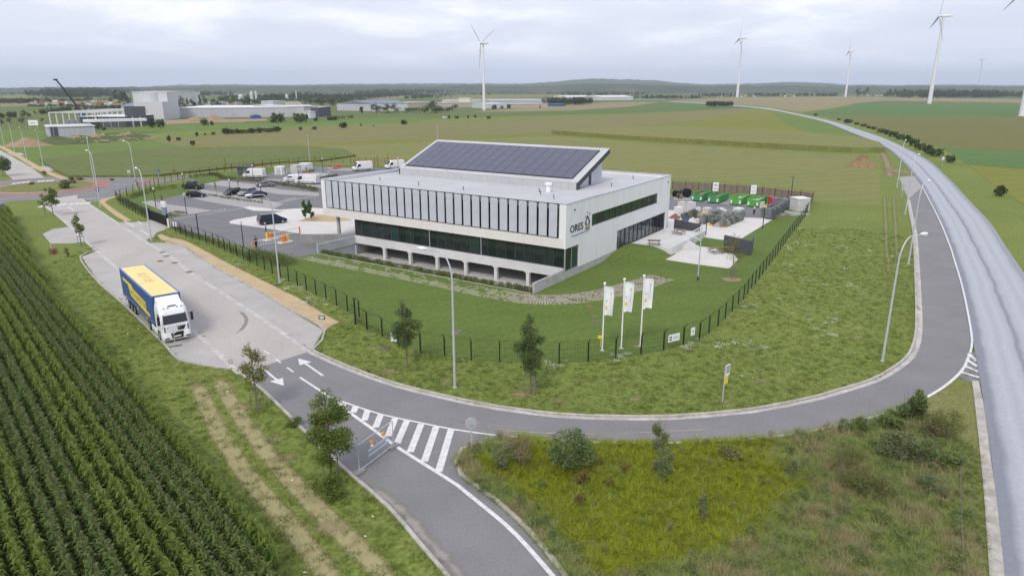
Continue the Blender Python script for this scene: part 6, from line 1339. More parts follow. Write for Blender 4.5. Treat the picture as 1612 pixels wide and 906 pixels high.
def blades(name, n, rad, h, wd, lean, seed, m, segs=2, flat=0.0):
    """tuft of bent blades"""
    rd = random.Random(seed); V = []; F = []
    for i in range(n):
        a = rd.uniform(0, 6.28); r = rad*math.sqrt(rd.random())*.6; x, y = r*math.cos(a), r*math.sin(a); a2 = a+rd.uniform(-.7, .7); hh = h*rd.uniform(.55, 1.1); ln = lean*rd.uniform(.4, 1.3)
        px_, py_ = -math.sin(a2), math.cos(a2); o = len(V)
        for s in range(segs+1):
            t = s/segs; w_ = wd*(1-t*.9)*(1 if s else .7); dx_, dz = ln*hh*t**1.6, hh*(t-flat*t*t)
            V += [(x+math.cos(a2)*dx_-px_*w_, y+math.sin(a2)*dx_-py_*w_, dz), (x+math.cos(a2)*dx_+px_*w_, y+math.sin(a2)*dx_+py_*w_, dz)]
        for s in range(segs): F.append((o+2*s, o+2*s+1, o+2*s+3, o+2*s+2))
    mb = MB(); mb.add(V, F); return mb.mesh(name, m)

# ================================================================== maize field (rows, tall tasselled strips and low dark strips)
MZ = leafmat('maize_leaf', (0.139, 0.217, 0.036), (0.177, 0.258, 0.048), .4, 2.0); MZD = leafmat('maize_leaf_dark', (0.155, 0.231, 0.057), (0.199, 0.272, 0.077), .35, 2.0); TAS = leafmat('maize_tassel', (0.260, 0.322, 0.074), (0.184, 0.265, 0.053), .3, 2.0); TASD = leafmat('maize_tassel_brown', (.24, .23, .12), (.17, .18, .08), .3, 2.0)
def maize(seed, h, m1_, m2_, tassel, nl=12, up=0.0):
    rd = random.Random(seed); mb = MB(); mb.cyl((0, 0, 0), (0, 0, h*.85), .022, .012, 4, cap=False)
    for i in range(nl):
        mb.cur = 1 if (up > .15 and i >= nl-4) else 0
        a = (i % 2)*math.pi+rd.uniform(-.7, .7)+(i//2)*.35; z0 = h*(.22+.66*i/nl); ln = rd.uniform(.36, .52)*(1-.2*i/nl); ca, sa = math.cos(a), math.sin(a); w_ = .048
        rise = .34+.25*(i/nl)+up; pts = [(0, 0), (.35*ln, rise*ln*.75), (.72*ln, rise*ln*.85), (ln, rise*ln*.25-up*.1)]; o = len(mb.v); V = []
        for k, (r_, z_) in enumerate(pts): ww = w_*(.7, 1, .8, .1)[k]; V += [(ca*r_-sa*ww, sa*r_+ca*ww, z0+z_), (ca*r_+sa*ww, sa*r_-ca*ww, z0+z_)]
        mb.add(V, [(0, 1, 3, 2), (2, 3, 5, 4), (4, 5, 7, 6)])
    mb.cur = 1
    for i in range(tassel):
        a = rd.uniform(0, 6.28); l_ = rd.uniform(.14, .26); ca, sa = math.cos(a), math.sin(a); x, y, z = ca*l_*.5, sa*l_*.5, h*.85+.22+l_*.5
        mb.add([(-sa*.012, ca*.012, h*.84), (sa*.012, -ca*.012, h*.84), (x+sa*.01, y-ca*.01, z), (x-sa*.01, y+ca*.01, z)], [(0, 1, 2, 3)])
    return mb.mesh('maize_plant', [m1_, m2_])
MA = [maize(k, 2.15, MZ, TAS, 8, 16, .22) for k in range(4)]; MD = [maize(20+k, 2.0, MZD, TASD, 6, 15, .10) for k in range(3)]
ce = SS([(-20, 260), (15, 327), (33, 370), (67, 427), (107, 481), (161, 541), (250.5, 629), (323, 714), (398, 803), (460, 906), (500, 980)], 2.1)
CPOLY = [(p[0], p[1]) for p in ce] + SS([(-400, 980), (-400, 300)])
e0, e1 = Vector(S(107, 481, 2.1)), Vector(S(398, 803, 2.1)); rdir = (e1-e0).normalized(); rn = Vector((rdir.y, -rdir.x))     # rn points into the field?
if rn.x > 0: rn = -rn
rg = np.random.default_rng(21); plants = {0: [], 1: []}
for row in range(-10, 54):
    dark = row in (1, 2, 3, 7, 8, 9)
    off = .35+row*.82; base = e0+rn*off
    s_ = np.arange(-95, 60, .19); s_ = s_+rg.uniform(-.05, .05, len(s_)); X = base.x+rdir.x*s_+rg.normal(0, .05, len(s_)); Y = base.y+rdir.y*s_+rg.normal(0, .05, len(s_))
    D = Y*_c+(CAM_H-1.5)*_s; px_ = 806+_f*X/D; py_ = 453+_f*((CAM_H-1.5)*_c-Y*_s)/D
    k = (Y > 22) & (Y < 134) & (px_ > -160) & (px_ < 520) & (py_ < 1010)
    # field end near the roundabout verge
    k &= (X*rdir.x+Y*rdir.y) > (Vector(S(30, 331, 1)).dot(rdir)+.5)
    k &= inpoly_np(X, Y, CPOLY)
    plants[int(dark)].append(np.stack([X[k], Y[k]], 1))
PA = np.concatenate(plants[0]); PD = np.concatenate(plants[1])
def as3(P, z=0.0): return np.concatenate([P, np.full((len(P), 1), z)], 1)
# the 300 plants that show largest are individuals, the rest is one crop
allP = np.concatenate([as3(PA, 0), as3(PD, 1)]); dist = np.hypot(allP[:, 0], allP[:, 1]); 
_D = allP[:, 1]*_c+(CAM_H-1.5)*_s; _px = 806+_f*allP[:, 0]/_D; _py = 453+_f*((CAM_H-1.5)*_c-allP[:, 1]*_s)/_D
vis = (_px > 5) & (_px < 470) & (_py < 900); order = np.argsort(np.where(vis, dist, 1e9)); near = set(order[:300].tolist())
for i in order[:300]:
    x, y, dk = allP[i]; o = link('maize_plant', random.choice(MD if dk else MA)); o.location = (x, y, 0); o.rotation_euler = (0, 0, random.uniform(0, 6.28)); q = random.uniform(.9, 1.1); o.scale = (q, q, q)
    tag(o, 'low bluish maize plant in a dark strip at the near end of the field' if dk else 'tall tasselled maize plant in a row at the near end of the field', 'maize', 'low maize plants of the dark strips' if dk else 'tall maize plants of the bright rows')
rest = np.array([i for i in range(len(allP)) if i not in near]); RP = allP[rest]
for kk, lst in ((0, MA), (1, MD)):
    Q = RP[RP[:, 2] == kk][:, :2]; sel = rg.integers(0, len(lst), len(Q))
    for j, me in enumerate(lst):
        q = Q[sel == j]; scatter('maize_crop', as3(q), rg.uniform(0, 6.28, len(q)), rg.uniform(.88, 1.12, len(q)), me, 'dense rows of tall green maize' if kk == 0 else 'darker strips of lower maize between the tall rows', 'maize')
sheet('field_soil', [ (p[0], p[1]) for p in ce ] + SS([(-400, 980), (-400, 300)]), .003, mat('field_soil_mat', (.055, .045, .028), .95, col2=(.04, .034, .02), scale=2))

# ================================================================== grass tufts on the verges
GT = [leafmat('tuft_a', (0.168, 0.221, 0.045), (0.212, 0.251, 0.057), .35, .25), leafmat('tuft_b', (0.236, 0.236, 0.081), (0.190, 0.213, 0.063), .35, .25), leafmat('tuft_c', (0.132, 0.191, 0.036), (0.166, 0.213, 0.044), .3, .25)]
TUFT = [blades('grass_tuft', 16, .22, .17, .012, 1.1, 1, GT[0]), blades('grass_tuft', 14, .2, .22, .011, 1.0, 2, GT[1]), blades('grass_tuft', 18, .26, .14, .013, 1.3, 3, GT[2])]
ROADS = [asph, rl+rr[::-1], lay_r, lay_l, mr_l+mr_r[::-1], gl+gr[::-1], SS([(246, 372), (253, 368), (293, 379), (400, 434), (534, 507), (511, 521), (400, 456), (283, 386)]), SS([(187, 350), (237, 345), (266, 357.5), (229, 378.5)]), SS([(67, 368), (106.8, 357), (137, 380), (79.5, 383.5)])]
cornpoly = [(p[0], p[1]) for p in ce] + SS([(-400, 980), (-400, 300)])
TRI = [S(752, 699)] + slip_in + SS([(1516, 596), (1530, 601)]) + gl + SS([(905, 950)]) + isl[:-1]
def area_pts(n, x0_, x1_, y0_, y1_, inside=None, outside=(), seed=0):
    r_ = np.random.default_rng(seed); X = r_.uniform(x0_, x1_, n); Y = r_.uniform(y0_, y1_, n); k = np.ones(n, bool)
    if inside is not None: k &= inpoly_np(X, Y, inside)
    for p in outside: k &= ~inpoly_np(X, Y, p)
    D = Y*_c+CAM_H*_s; px_ = 806+_f*X/D; py_ = 453+_f*(CAM_H*_c-Y*_s)/D; k &= (px_ > -120) & (px_ < 1750) & (py_ < 980)
    return np.stack([X[k], Y[k]], 1)
tracks = [crv(SS([(303, 585), (330, 650), (392, 752), (520, 906)]), 3), crv(SS([(340, 583), (378, 656), (458, 755), (580, 880)]), 3)]
def far_from(P, poly, d):
    k = np.ones(len(P), bool)
    for q in poly: k &= np.hypot(P[:, 0]-q[0], P[:, 1]-q[1]) > d
    return P[k]
VP = area_pts(62000, -62, 62, 24, 112, None, ROADS+[LAWN, TRI, cornpoly], 5)
keep = rng.random(len(VP)) < np.clip(55/np.hypot(VP[:, 0], VP[:, 1]), .25, 1); VP = VP[keep]
nz = np.sin(VP[:, 0]*.55+1.3*np.sin(VP[:, 1]*.4))*np.sin(VP[:, 1]*.7+VP[:, 0]*.21)+rng.normal(0, .5, len(VP))
for j, sel in enumerate(((nz > .1) & (nz < .8), nz >= .8, nz <= .1)):
    q = VP[sel]; 
    if j != 1: q = far_from(q, tracks[0], .5); q = far_from(q, tracks[1], .5)
    scatter('verge_grass', as3(q), rng.uniform(0, 6.28, len(q)), rng.uniform(.6, 1.45, len(q)), TUFT[j], ['tufts of green grass on the road verges', 'tufts of drying yellow grass on the verges', 'low dark grass tufts on the verges'][j], 'grass')
STR = blades('straw_tuft', 14, .3, .06, .009, 3.0, 8, leafmat('straw', (.42, .35, .20), (.33, .28, .15), .3, 1))
for tr in tracks:
    c_ = crv(tr, .25); q = np.array(c_)+rng.normal(0, .42, (len(c_), 2)); q = np.concatenate([q, np.array(c_)+rng.normal(0, .5, (len(c_), 2))]); scatter('mown_straw', as3(q, .01), rng.uniform(0, 6.28, len(q)), rng.uniform(.6, 1.3, len(q)), STR, 'dry mown straw lying along the verge tracks', 'straw')
# white yarrow and clover patches in the meadow
def flower_mesh():
    rd = random.Random(3); mb = MB()
    for i in range(14):
        x, y, z, s = rd.gauss(0, .2), rd.gauss(0, .16), rd.uniform(.14, .3), rd.uniform(.022, .04); mb.add([(x-s, y-s, z), (x+s, y-s, z+.01), (x+s, y+s, z), (x-s, y+s, z-.01)], [(0, 1, 2, 3)])
    return mb.mesh('flower_patch', mat('yarrow', (.58, .58, .50), .9))
FM_ = flower_mesh(); fl = []
for (x, y, n, sp) in ((1310, 507, 16, 1.2), (1296, 527, 12, .9), (1270, 387, 12, 1.5), (1255, 420, 12, 1.4), (1345, 360, 12, 1.6), (1238, 393, 8, .8), (1180, 485, 10, .7), (1275, 443, 8, 1.0), (1330, 450, 8, 1.0), (1085, 546, 10, .4), (870, 578, 8, .5), (985, 560, 8, .6), (460, 455, 18, .8), (482, 474, 18, .9), (507, 480, 14, .7), (440, 445, 8, .6), (360, 413, 10, .8), (372, 420, 10, .8), (1120, 545, 8, 1), (1200, 556, 6, 1), (1232, 480, 10, 1.3), (1290, 365, 10, 2), (1330, 395, 8, 2), (1180, 548, 6, .8)):
    c_ = S(x, y); fl += [(c_[0]+random.gauss(0, sp), c_[1]+random.gauss(0, sp*1.1)) for _ in range(n)]
mp_ = area_pts(700, 12, 62, 48, 150, SS([(1105, 540), (1195, 439), (1270, 345), (1380, 325), (1420, 380), (1436, 480), (1430, 555), (1360, 590), (1130, 640)]), [], 9); fl = np.concatenate([np.array(fl), mp_[:45]])
scatter('wild_flowers', as3(fl), rng.uniform(0, 6.28, len(fl)), rng.uniform(.45, 1.1, len(fl)), FM_, 'white flowering yarrow scattered through the meadow', 'flowers')

# ================================================================== wild triangle
GOLD = leafmat('fern_yellow', (0.325, 0.358, 0.022), (0.241, 0.293, 0.025), .5, .5); GOLD2 = leafmat('fern_dark', (0.261, 0.301, 0.031), (0.321, 0.350, 0.033), .4, .5); DRY = leafmat('dry_grass', (0.440, 0.374, 0.209), (0.319, 0.297, 0.138), .35, .4); DRYG = leafmat('rank_grass', (0.307, 0.359, 0.113), (0.232, 0.299, 0.086), .35, .4); WEED = leafmat('weed_green', (0.159, 0.217, 0.067), (0.208, 0.250, 0.092), .35, .6); GREYW = leafmat('grey_weed', (.24, .26, .13), (.20, .23, .10), .3, .6)
FERN = [blades('fern_clump', 34, .42, .46, .020, 1.5, 31, GOLD, 3, .35), blades('fern_clump', 34, .42, .44, .021, 1.4, 32, GOLD2, 3, .35)]
TALL = [blades('tall_grass', 34, .3, .75, .010, .7, 33, DRY, 3, .2), blades('tall_grass', 34, .3, .65, .011, .9, 34, DRYG, 3, .3)]
WD = [leafmesh('weed_clump', [(0, 0, .28, .34, .34, .30)], 90, .10, 35, WEED, shell=.3), leafmesh('weed_clump', [(0, 0, .3, .25, .25, .34)], 70, .09, 36, GREYW, shell=.3)]
TP = area_pts(34000, -6, 30, 22, 58, TRI, [], 12); TP = TP[rng.random(len(TP)) < .95]
D = TP[:, 1]*_c+CAM_H*_s; tx = 806+_f*TP[:, 0]/D; ty = 453+_f*(CAM_H*_c-TP[:, 1]*_s)/D
bnd = 1235+26*np.sin(ty*.06)+.12*(ty-700)+rng.normal(0, 22, len(TP)); bnd = np.where(ty > 815, bnd-2.6*(ty-815), bnd)
near_edge = np.zeros(len(TP), bool)
for q in isl[::2]: near_edge |= np.hypot(TP[:, 0]-q[0], TP[:, 1]-q[1]) < 1.6
rt_edge = (tx > 1500+.16*(ty-600)); topedge = (ty < 700) & (tx > 1120)
mix_ = np.sin(TP[:, 0]*1.1+np.sin(TP[:, 1]*.9)*1.5)*np.sin(TP[:, 1]*1.3+.5)+rng.normal(0, .35, len(TP))
inF = (tx < bnd) & ~near_edge & ~rt_edge
sets = {'fa': inF & (mix_ > -.25), 'fb': inF & (mix_ <= -.25), 'td': ~inF & ~rt_edge & (mix_ > .22), 'tg': (~inF & ~rt_edge & (mix_ <= .22)) | (inF & (rng.random(len(TP)) < .03)), 'v': rt_edge}
prob = {'fa': .55, 'fb': .6, 'td': .6, 'tg': .65, 'v': .95}
for key, me, lb, c_ in (('fa', FERN[0], 'bright yellow-green fern-like ground cover', 'ground cover'), ('fb', FERN[1], 'darker green fern-like ground cover', 'ground cover'), ('td', TALL[0], 'tall dry straw-coloured grass in the wild triangle', 'grass'), ('tg', TALL[1], 'tall rank green grass in the wild triangle', 'grass'), ('v', TUFT[0], 'short green grass strip beside the main road gutter', 'grass')):
    q = TP[sets[key] & (rng.random(len(TP)) < prob[key])]; scatter('wild_growth', as3(q), rng.uniform(0, 6.28, len(q)), rng.uniform(.5, 1.2, len(q))*(.9 if key[0] != 'v' else 1.1), me, lb, c_, tilt=rng.normal(0, .12, (len(q), 2)))
q = TP[(~rt_edge) & (rng.random(len(TP)) < np.where(inF, .006, .05))]; h_ = len(q)//2
for j, s_ in enumerate((q[:h_], q[h_:])): scatter('wild_weeds', as3(s_), rng.uniform(0, 6.28, len(s_)), rng.uniform(.6, 1.3, len(s_)), WD[j], ['dark leafy weeds scattered in the wild triangle', 'grey-green weeds scattered in the wild triangle'][j], 'weeds')
sheet('wild_ground', TRI, .008, G_ROUGH)
def shrub(px, py, ytop, wpx, m, label, n=900, leaf=.09, asp=1.0, shape='round', nb=9, stems=True, name='shrub'):
    p = S(px, py); h = hgt(px, py, ytop); depth = p[1]*_c+CAM_H*_s; r = wpx/2*depth/_f
    t = thing(name, (p[0], p[1], 0), 0, label, 'shrub'); sd_ = int(px*7+py)
    link('foliage', leafmesh('foliage', crown_blobs(.12*h, h*.93, r, nb, sd_, shape), int(n*1.7), leaf*1.45, sd_, m, asp=max(asp, .55), shell=.3), t)
    if stems:
        mb = MB(); rd = random.Random(sd_)
        for k in range(6): a = rd.uniform(0, 6.28); mb.tube([(0, 0, 0), (math.cos(a)*r*.35, math.sin(a)*r*.35, h*.5), (math.cos(a)*r*.55, math.sin(a)*r*.55, h*.85)], [.025, .018, .006], 4)
        mb.obj('stems', M['bark'], t)
    return t
DKB = leafmat('bush_dark', (0.146, 0.201, 0.072), (0.197, 0.253, 0.097), .4, .8); TANB = leafmat('bush_tan', (0.352, 0.286, 0.165), (0.253, 0.220, 0.116), .35, .8); WIL = leafmat('willow', (0.204, 0.258, 0.078), (0.246, 0.282, 0.102), .35, .8); WILG = leafmat('willow_grey', (.26, .30, .14), (.21, .26, .11), .3, .8); OCH = leafmat('ochre_plant', (.26, .205, .05), (.20, .165, .045), .35, 1); REDW = leafmat('red_weed', (.20, .12, .06), (.15, .13, .045), .35, 1); OLB = leafmat('bush_olive', (0.210, 0.232, 0.076), (0.260, 0.260, 0.101), .35, .6)
shrub(896, 737, 677, 74, DKB, 'dark green spiky bush at the top of the yellow ground cover', 2400, .09, nb=20)
shrub(816, 733, 688, 62, TANB, 'tan dried bush beside the dark green bush', 1800, .07, asp=.4)
shrub(790, 738, 700, 40, GREYW, 'grey-green low bush at the island kerb', 700, .08)
shrub(1036, 712, 656, 28, WIL, 'slim willow sapling standing against the slip road', 900, .09, asp=.4, shape='egg')
shrub(1043, 752, 697, 34, WILG, 'silvery willow sapling in front of the slim one', 900, .10, asp=.35, shape='egg')
shrub(918, 765, 740, 28, OCH, 'ochre flowering plant below the dark bush', 500, .07); shrub(916, 796, 776, 24, OCH, 'smaller ochre plant further into the ground cover', 300, .06)
shrub(985, 745, 725, 26, REDW, 'reddish weed patch in the yellow ground cover', 120, .06, stems=False); shrub(957, 766, 750, 22, REDW, 'fainter reddish weed beside the ochre plant', 80, .06, stems=False); shrub(944, 733, 720, 14, REDW, 'small reddish weed near the dark bush', 60, .05, stems=False)
shrub(1104, 820, 770, 20, WILG, 'thin silvery sapling in the middle of the ground cover', 500, .09, asp=.35, shape='col')
shrub(1150, 720, 703, 40, OLB, 'low olive bush at the ground cover edge', 500, .1)
shrub(1333, 768, 703, 72, OLB, 'round olive bush in the dry grass', 3000, .07, asp=.5); shrub(1372, 775, 735, 60, OLB, 'low olive bush right of the round one', 1500, .07, asp=.5)
shrub(1430, 664, 612, 46, DKB, 'dark spiky bush overlapping the slip road edge line', 1800, .11); shrub(1484, 684, 640, 62, OLB, 'olive bush with a tan crest near the main road', 2200, .08, asp=.6); shrub(1470, 690, 662, 44, TANB, 'tan dried growth below the olive bush', 900, .07, asp=.4)
shrub(1357, 680, 655, 26, WEED, 'small green bush on the edge line of the slip road', 500, .09); shrub(1322, 684, 664, 10, DKB, 'tiny dark sapling at the slip road edge', 120, .08, shape='col'); shrub(1400, 678, 655, 44, WEED, 'mid green bush beside the dark spiky bush', 900, .1)
shrub(1415, 730, 680, 60, GREYW, 'grey bramble thicket in the wild corner', 2000, .09); shrub(1447, 732, 690, 44, DKB, 'dark bramble thicket right of the grey one', 1400, .08); shrub(1500, 735, 715, 40, WEED, 'low green bush beside the grass strip', 600, .1); shrub(1245, 748, 722, 22, WILG, 'silvery plant at the edge of the ground cover', 350, .09, asp=.4)
shrub(1470, 775, 745, 50, WILG, 'silvery low scrub near the gutter', 700, .09, asp=.4)
mb = MB(); a_, b_ = S(1512, 722), S(1516, 905); c_ = crv([a_, S(1511, 760), S(1512, 820), b_], 1)
mb.tube([(p[0], p[1], .35+.05*math.sin(i)) for i, p in enumerate(c_)], .02, 4)
for i in range(0, len(c_), 3): mb.tube([(c_[i][0], c_[i][1], 0), (c_[i][0], c_[i][1], .6)], .025, 4)
o = mb.obj('wire_fence', M['stake']); tag(o, 'low old wire fence through the scrub beside the main road', 'fence')

# ================================================================== street trees
MAPLE = leafmat('maple_leaf', (0.131, 0.193, 0.039), (0.186, 0.246, 0.055), .4, 1.0); LIGHT = leafmat('lime_leaf', (0.172, 0.190, 0.032), (0.213, 0.218, 0.041), .35, 1.2); DARKT = leafmat('hornbeam_leaf', (0.098, 0.149, 0.049), (0.138, 0.190, 0.063), .4, 1.0); YEL = leafmat('yellow_leaf', (.30, .26, .05), (.24, .23, .05), .3, 1.5); OAKY = leafmat('thin_leaf', (0.215, 0.195, 0.058), (0.156, 0.163, 0.052), .35, 1.2)
def tree(px, py, ytop, wpx, m, label, n, leaf, shape='egg', trunk_f=.28, nb=12, stakes=0, tr=.07, name='tree', group=None, z=0):
    p = S(px, py); h = hgt(px, py, ytop); depth = p[1]*_c+CAM_H*_s; r = wpx/2*depth/_f; sd_ = int(px*3+py*5)
    t = thing(name, (p[0], p[1], z), 0, label, 'tree', group)
    bl_ = crown_blobs(h*trunk_f+.25, h*.95, r, nb, sd_, shape); link('crown', leafmesh('crown', bl_, n, leaf, sd_, m, shell=.35), t)
    mb = MB(); mb.tube([(0, 0, 0), (.02, .01, h*.3), (-.03, .02, h*.6), (.02, 0, h*.9)], [tr, tr*.8, tr*.5, tr*.15], 8)
    for b in bl_: mb.tube([(0, 0, max(h*trunk_f, b[2]-.45*r-.2)), (b[0]*.6, b[1]*.6, b[2]-.1), (b[0]*1.3, b[1]*1.3, b[2]+.15)], [tr*.35, tr*.22, tr*.06], 5)
    mb.obj('trunk', M['bark'], t)
    if stakes:
        for k in range(stakes):
            a = 2.4*k+.6; mb = MB(); mb.cyl((.45*math.cos(a), .45*math.sin(a), 0), (.45*math.cos(a), .45*math.sin(a), 1.5), .04, .035, 6); mb.obj('stake', M['stake'], t)
        mb = MB(); P_ = [(.45*math.cos(2.4*k+.6), .45*math.sin(2.4*k+.6), 1.42) for k in range(stakes)]; P_.append(P_[0]); mb.tube(P_, .025, 4); mb.obj('cross_bar', M['stake'], t)
    return t
tree(522, 757, 604, 78, MAPLE, 'dense green maple with stakes beside the road barrier', 9500, .13, 'egg', .17, 24, 2, .085)
tree(405, 647, 533, 48, LIGHT, 'sparse yellow-green young tree with three stakes at the kerb', 2100, .12, 'egg', .33, 13, 3, .06)
tree(641, 579, 467, 50, DARKT, 'young dark tree between lawn fence and slip road', 4200, .13, 'egg', .24, 16, 0, .07); tree(835, 619, 486, 54, DARKT, 'narrow dark young tree with stakes outside the fence', 5200, .13, 'egg', .2, 18, 3, .075)
tree(128, 387, 333, 18, MAPLE, 'small staked tree on the verge beside the field access', 900, .2, 'egg', .3, 9, 3, .07); tree(84, 340, 291, 26, MAPLE, 'tree at the road end beside the roundabout island', 1300, .26, 'egg', .3, 10, 0, .08); tree(71, 337, 303, 16, WIL, 'lighter thin tree next to the tree at the road end', 500, .24, 'egg', .3, 8, 0, .06)
tree(5, 277, 244, 30, DARKT, 'dark tree on the corner left of the roundabout', 1300, .4, 'egg', .25, 10, 0, .1); tree(1152, 440, 362, 44, OAKY, 'thin yellowing young tree with stakes at the forecourt edge', 1000, .13, 'egg', .34, 12, 3, .06)
p = S(1152, 440); o = soft_patch('bark_mulch', p, 1.6, 1.2, .025, softmat('mulch', (.36, .26, .17), (.28, .2, .13), 2, .9))
CON = leafmat('conifer', (0.106, 0.175, 0.056), (0.138, 0.210, 0.069), .35, 1.0)
for (x, y, yt, lb) in ((481, 346, 314, 'left small columnar tree on the paved court'), (490, 347, 314, 'right small columnar tree on the paved court')):
    tree(x, y, yt, 15, CON, lb, 2200, .2, 'col', .14, 14, 0, .05)
YL = ['thin yellow young tree '+q for q in ('at the beet field fence', 'behind the hedge near the roundabout exit', 'rising behind the pickup', 'beside the small black hatchback', 'behind the row of three dark cars', 'in front of the grey shelter', 'at the rear of the van by the shelter', 'before the white kiosk', 'above the van next to the building', 'beside the wide white kiosk', 'above the red trailer', 'in front of the high-roof van', 'at the tail of the high-roof van', 'in the hedge at the fence corner', 'above the entrance totem', 'beside the half hidden van')]
for i, (x, y) in enumerate(((356, 270), (276, 284), (308, 288), (341, 306.5), (376, 298), (383, 275), (418.6, 279), (450, 280), (483.6, 277), (496, 267), (527.8, 262.5), (559.6, 266.5), (595, 267), (217, 302), (256, 325), (612, 266))):
    tree(x, y, y-24+(i % 3)*2, 6.5, YEL, YL[i], 160, .17, 'col', .3, 6, 0, .035, 'young_tree')
# ------------------------------------------------------------------ hedges
HED = leafmat('hedge_leaf', (.125, .155, .030), (.165, .185, .040), .35, 1.0); HEDD = leafmat('hedge_dark', (0.102, 0.132, 0.041), (0.150, 0.162, 0.058), .4, .7); ORN = leafmat('ornamental_grass', (.14, .18, .05), (.19, .21, .07), .35, .8); PUR = leafmat('hedge_mixed', (.165, .155, .070), (.125, .150, .048), .4, .4)
def hedge(pts, w_, h_, m, label, leaf=.12, dens=26, seed=0):
    rd = random.Random(seed); c_ = crv(pts, .6); bl_ = [(p[0]-pts[0][0]+rd.gauss(0, w_*.12), p[1]-pts[0][1]+rd.gauss(0, w_*.12), h_*.45, w_*.5*rd.uniform(.8, 1.2), w_*.5*rd.uniform(.8, 1.2), h_*.5*rd.uniform(.75, 1.25)) for p in c_]
    t = thing('hedge', (pts[0][0], pts[0][1], 0), 0, label, 'hedge'); link('foliage', leafmesh('foliage', bl_, int(len(bl_)*dens), leaf, seed, m, shell=.4), t)
    mb = MB()
    for p in c_[::3]: x, y = p[0]-pts[0][0], p[1]-pts[0][1]; mb.tube([(x, y, 0), (x+.05, y, h_*.6)], .02, 4)
    mb.obj('stems', M['bark'], t); return t
hedge([L(35.4, -6.7), L(.6, -6.7)], 1.25, .62, HED, 'long low yellow-green hedge in front of the basement car deck', .13, 190, 1)
hedge(SS([(272, 359), (300, 371.5), (336, 383), (372, 399), (398, 411)]), 1.0, .95, HEDD, 'loose dark hedge inside the fence below the car park', .14, 60, 2)
hedge(SS([(398, 405), (418, 408), (436, 412), (452, 417)]), 2.6, 1.5, ORN, 'rounded ornamental grass mound beside the boom barrier', .16, 260, 3)
hedge(SS([(190, 316), (205, 324), (222, 334), (232, 339)]), 1.6, 1.1, HEDD, 'dark hedge inside the fence left of the gate', .18, 70, 4); hedge(SS([(206, 312), (228, 305), (252, 298), (276, 296)]), 1.6, 1.2, HED, 'rounded green hedge at the corner of the car park', .2, 60, 5)
hedge(SS([(268, 338), (278, 336), (292, 337)]), 1.4, .7, HED, 'low green planting at the corner by the gate lamp', .15, 70, 6); hedge(SS([(328, 307.5), (352, 311.5), (385, 316.5), (412, 319.5)]), .8, .55, HED, 'low hedge in front of the parked dark cars', .15, 40, 7)
hedge(SS([(352, 283), (385, 284.5), (420, 289), (460, 294), (502, 301)]), 2.2, 1.1, PUR, 'mixed flowering hedge between the far bays', .2, 80, 8); hedge(SS([(300, 281), (335, 275.5), (352, 282)]), 1.6, 1.0, HEDD, 'dark hedge at the back corner of the car park', .22, 60, 9)
hedge(SS([(563, 505), (585, 518.5), (610, 529), (632, 541)]), .6, .55, PUR, 'thin brownish weeds along the fence bend', .1, 40, 10); hedge(SS([(655, 556), (690, 563), (735, 569.5)]), .5, .4, PUR, 'brown weeds at the foot of the fence behind the tall lamp', .09, 30, 11)
hedge(SS([(500, 282.5), (530, 277)]), 1.2, .8, HEDD, 'green planting in front of the far vans', .2, 60, 12); hedge(SS([(478, 273.5), (494, 271)]), 1.0, 1.3, HEDD, 'dark bush between the kiosks', .2, 60, 13)
for (x, y, yt, wpx, m, lb, n) in ((104, 297, 284, 24, DKB, 'dark round bush on the roundabout island', 900), (117, 289, 283, 9, TANB, 'small tan bush on the roundabout island', 200), (50, 291, 287, 8, DKB, 'small bush on the left of the roundabout island', 160), (112, 283.5, 278, 10, DKB, 'small dark bush on the far roundabout verge', 200), (128, 283.5, 279, 14, OLB, 'olive bush on the far roundabout verge', 250), (70, 275, 269, 9, DKB, 'dark bush at the ochre path corner', 160), (176, 284, 281, 6, DKB, 'tiny bush at the beet field edge', 100), (84, 400, 390, 14, TANB, 'brown dock weeds on the verge by the red hydrant', 200), (107, 405, 388, 10, REDW, 'reddish dried weed on the verge by the small tree', 120), (520, 780, 755, 60, GT[2], 'dark green grass clump around the staked maple', 700), (462, 670, 655, 28, GT[2], 'small dark clump on the verge below the kerb', 200)):
    shrub(x, y, yt, wpx, m, lb, n, .22 if y < 300 else .1)

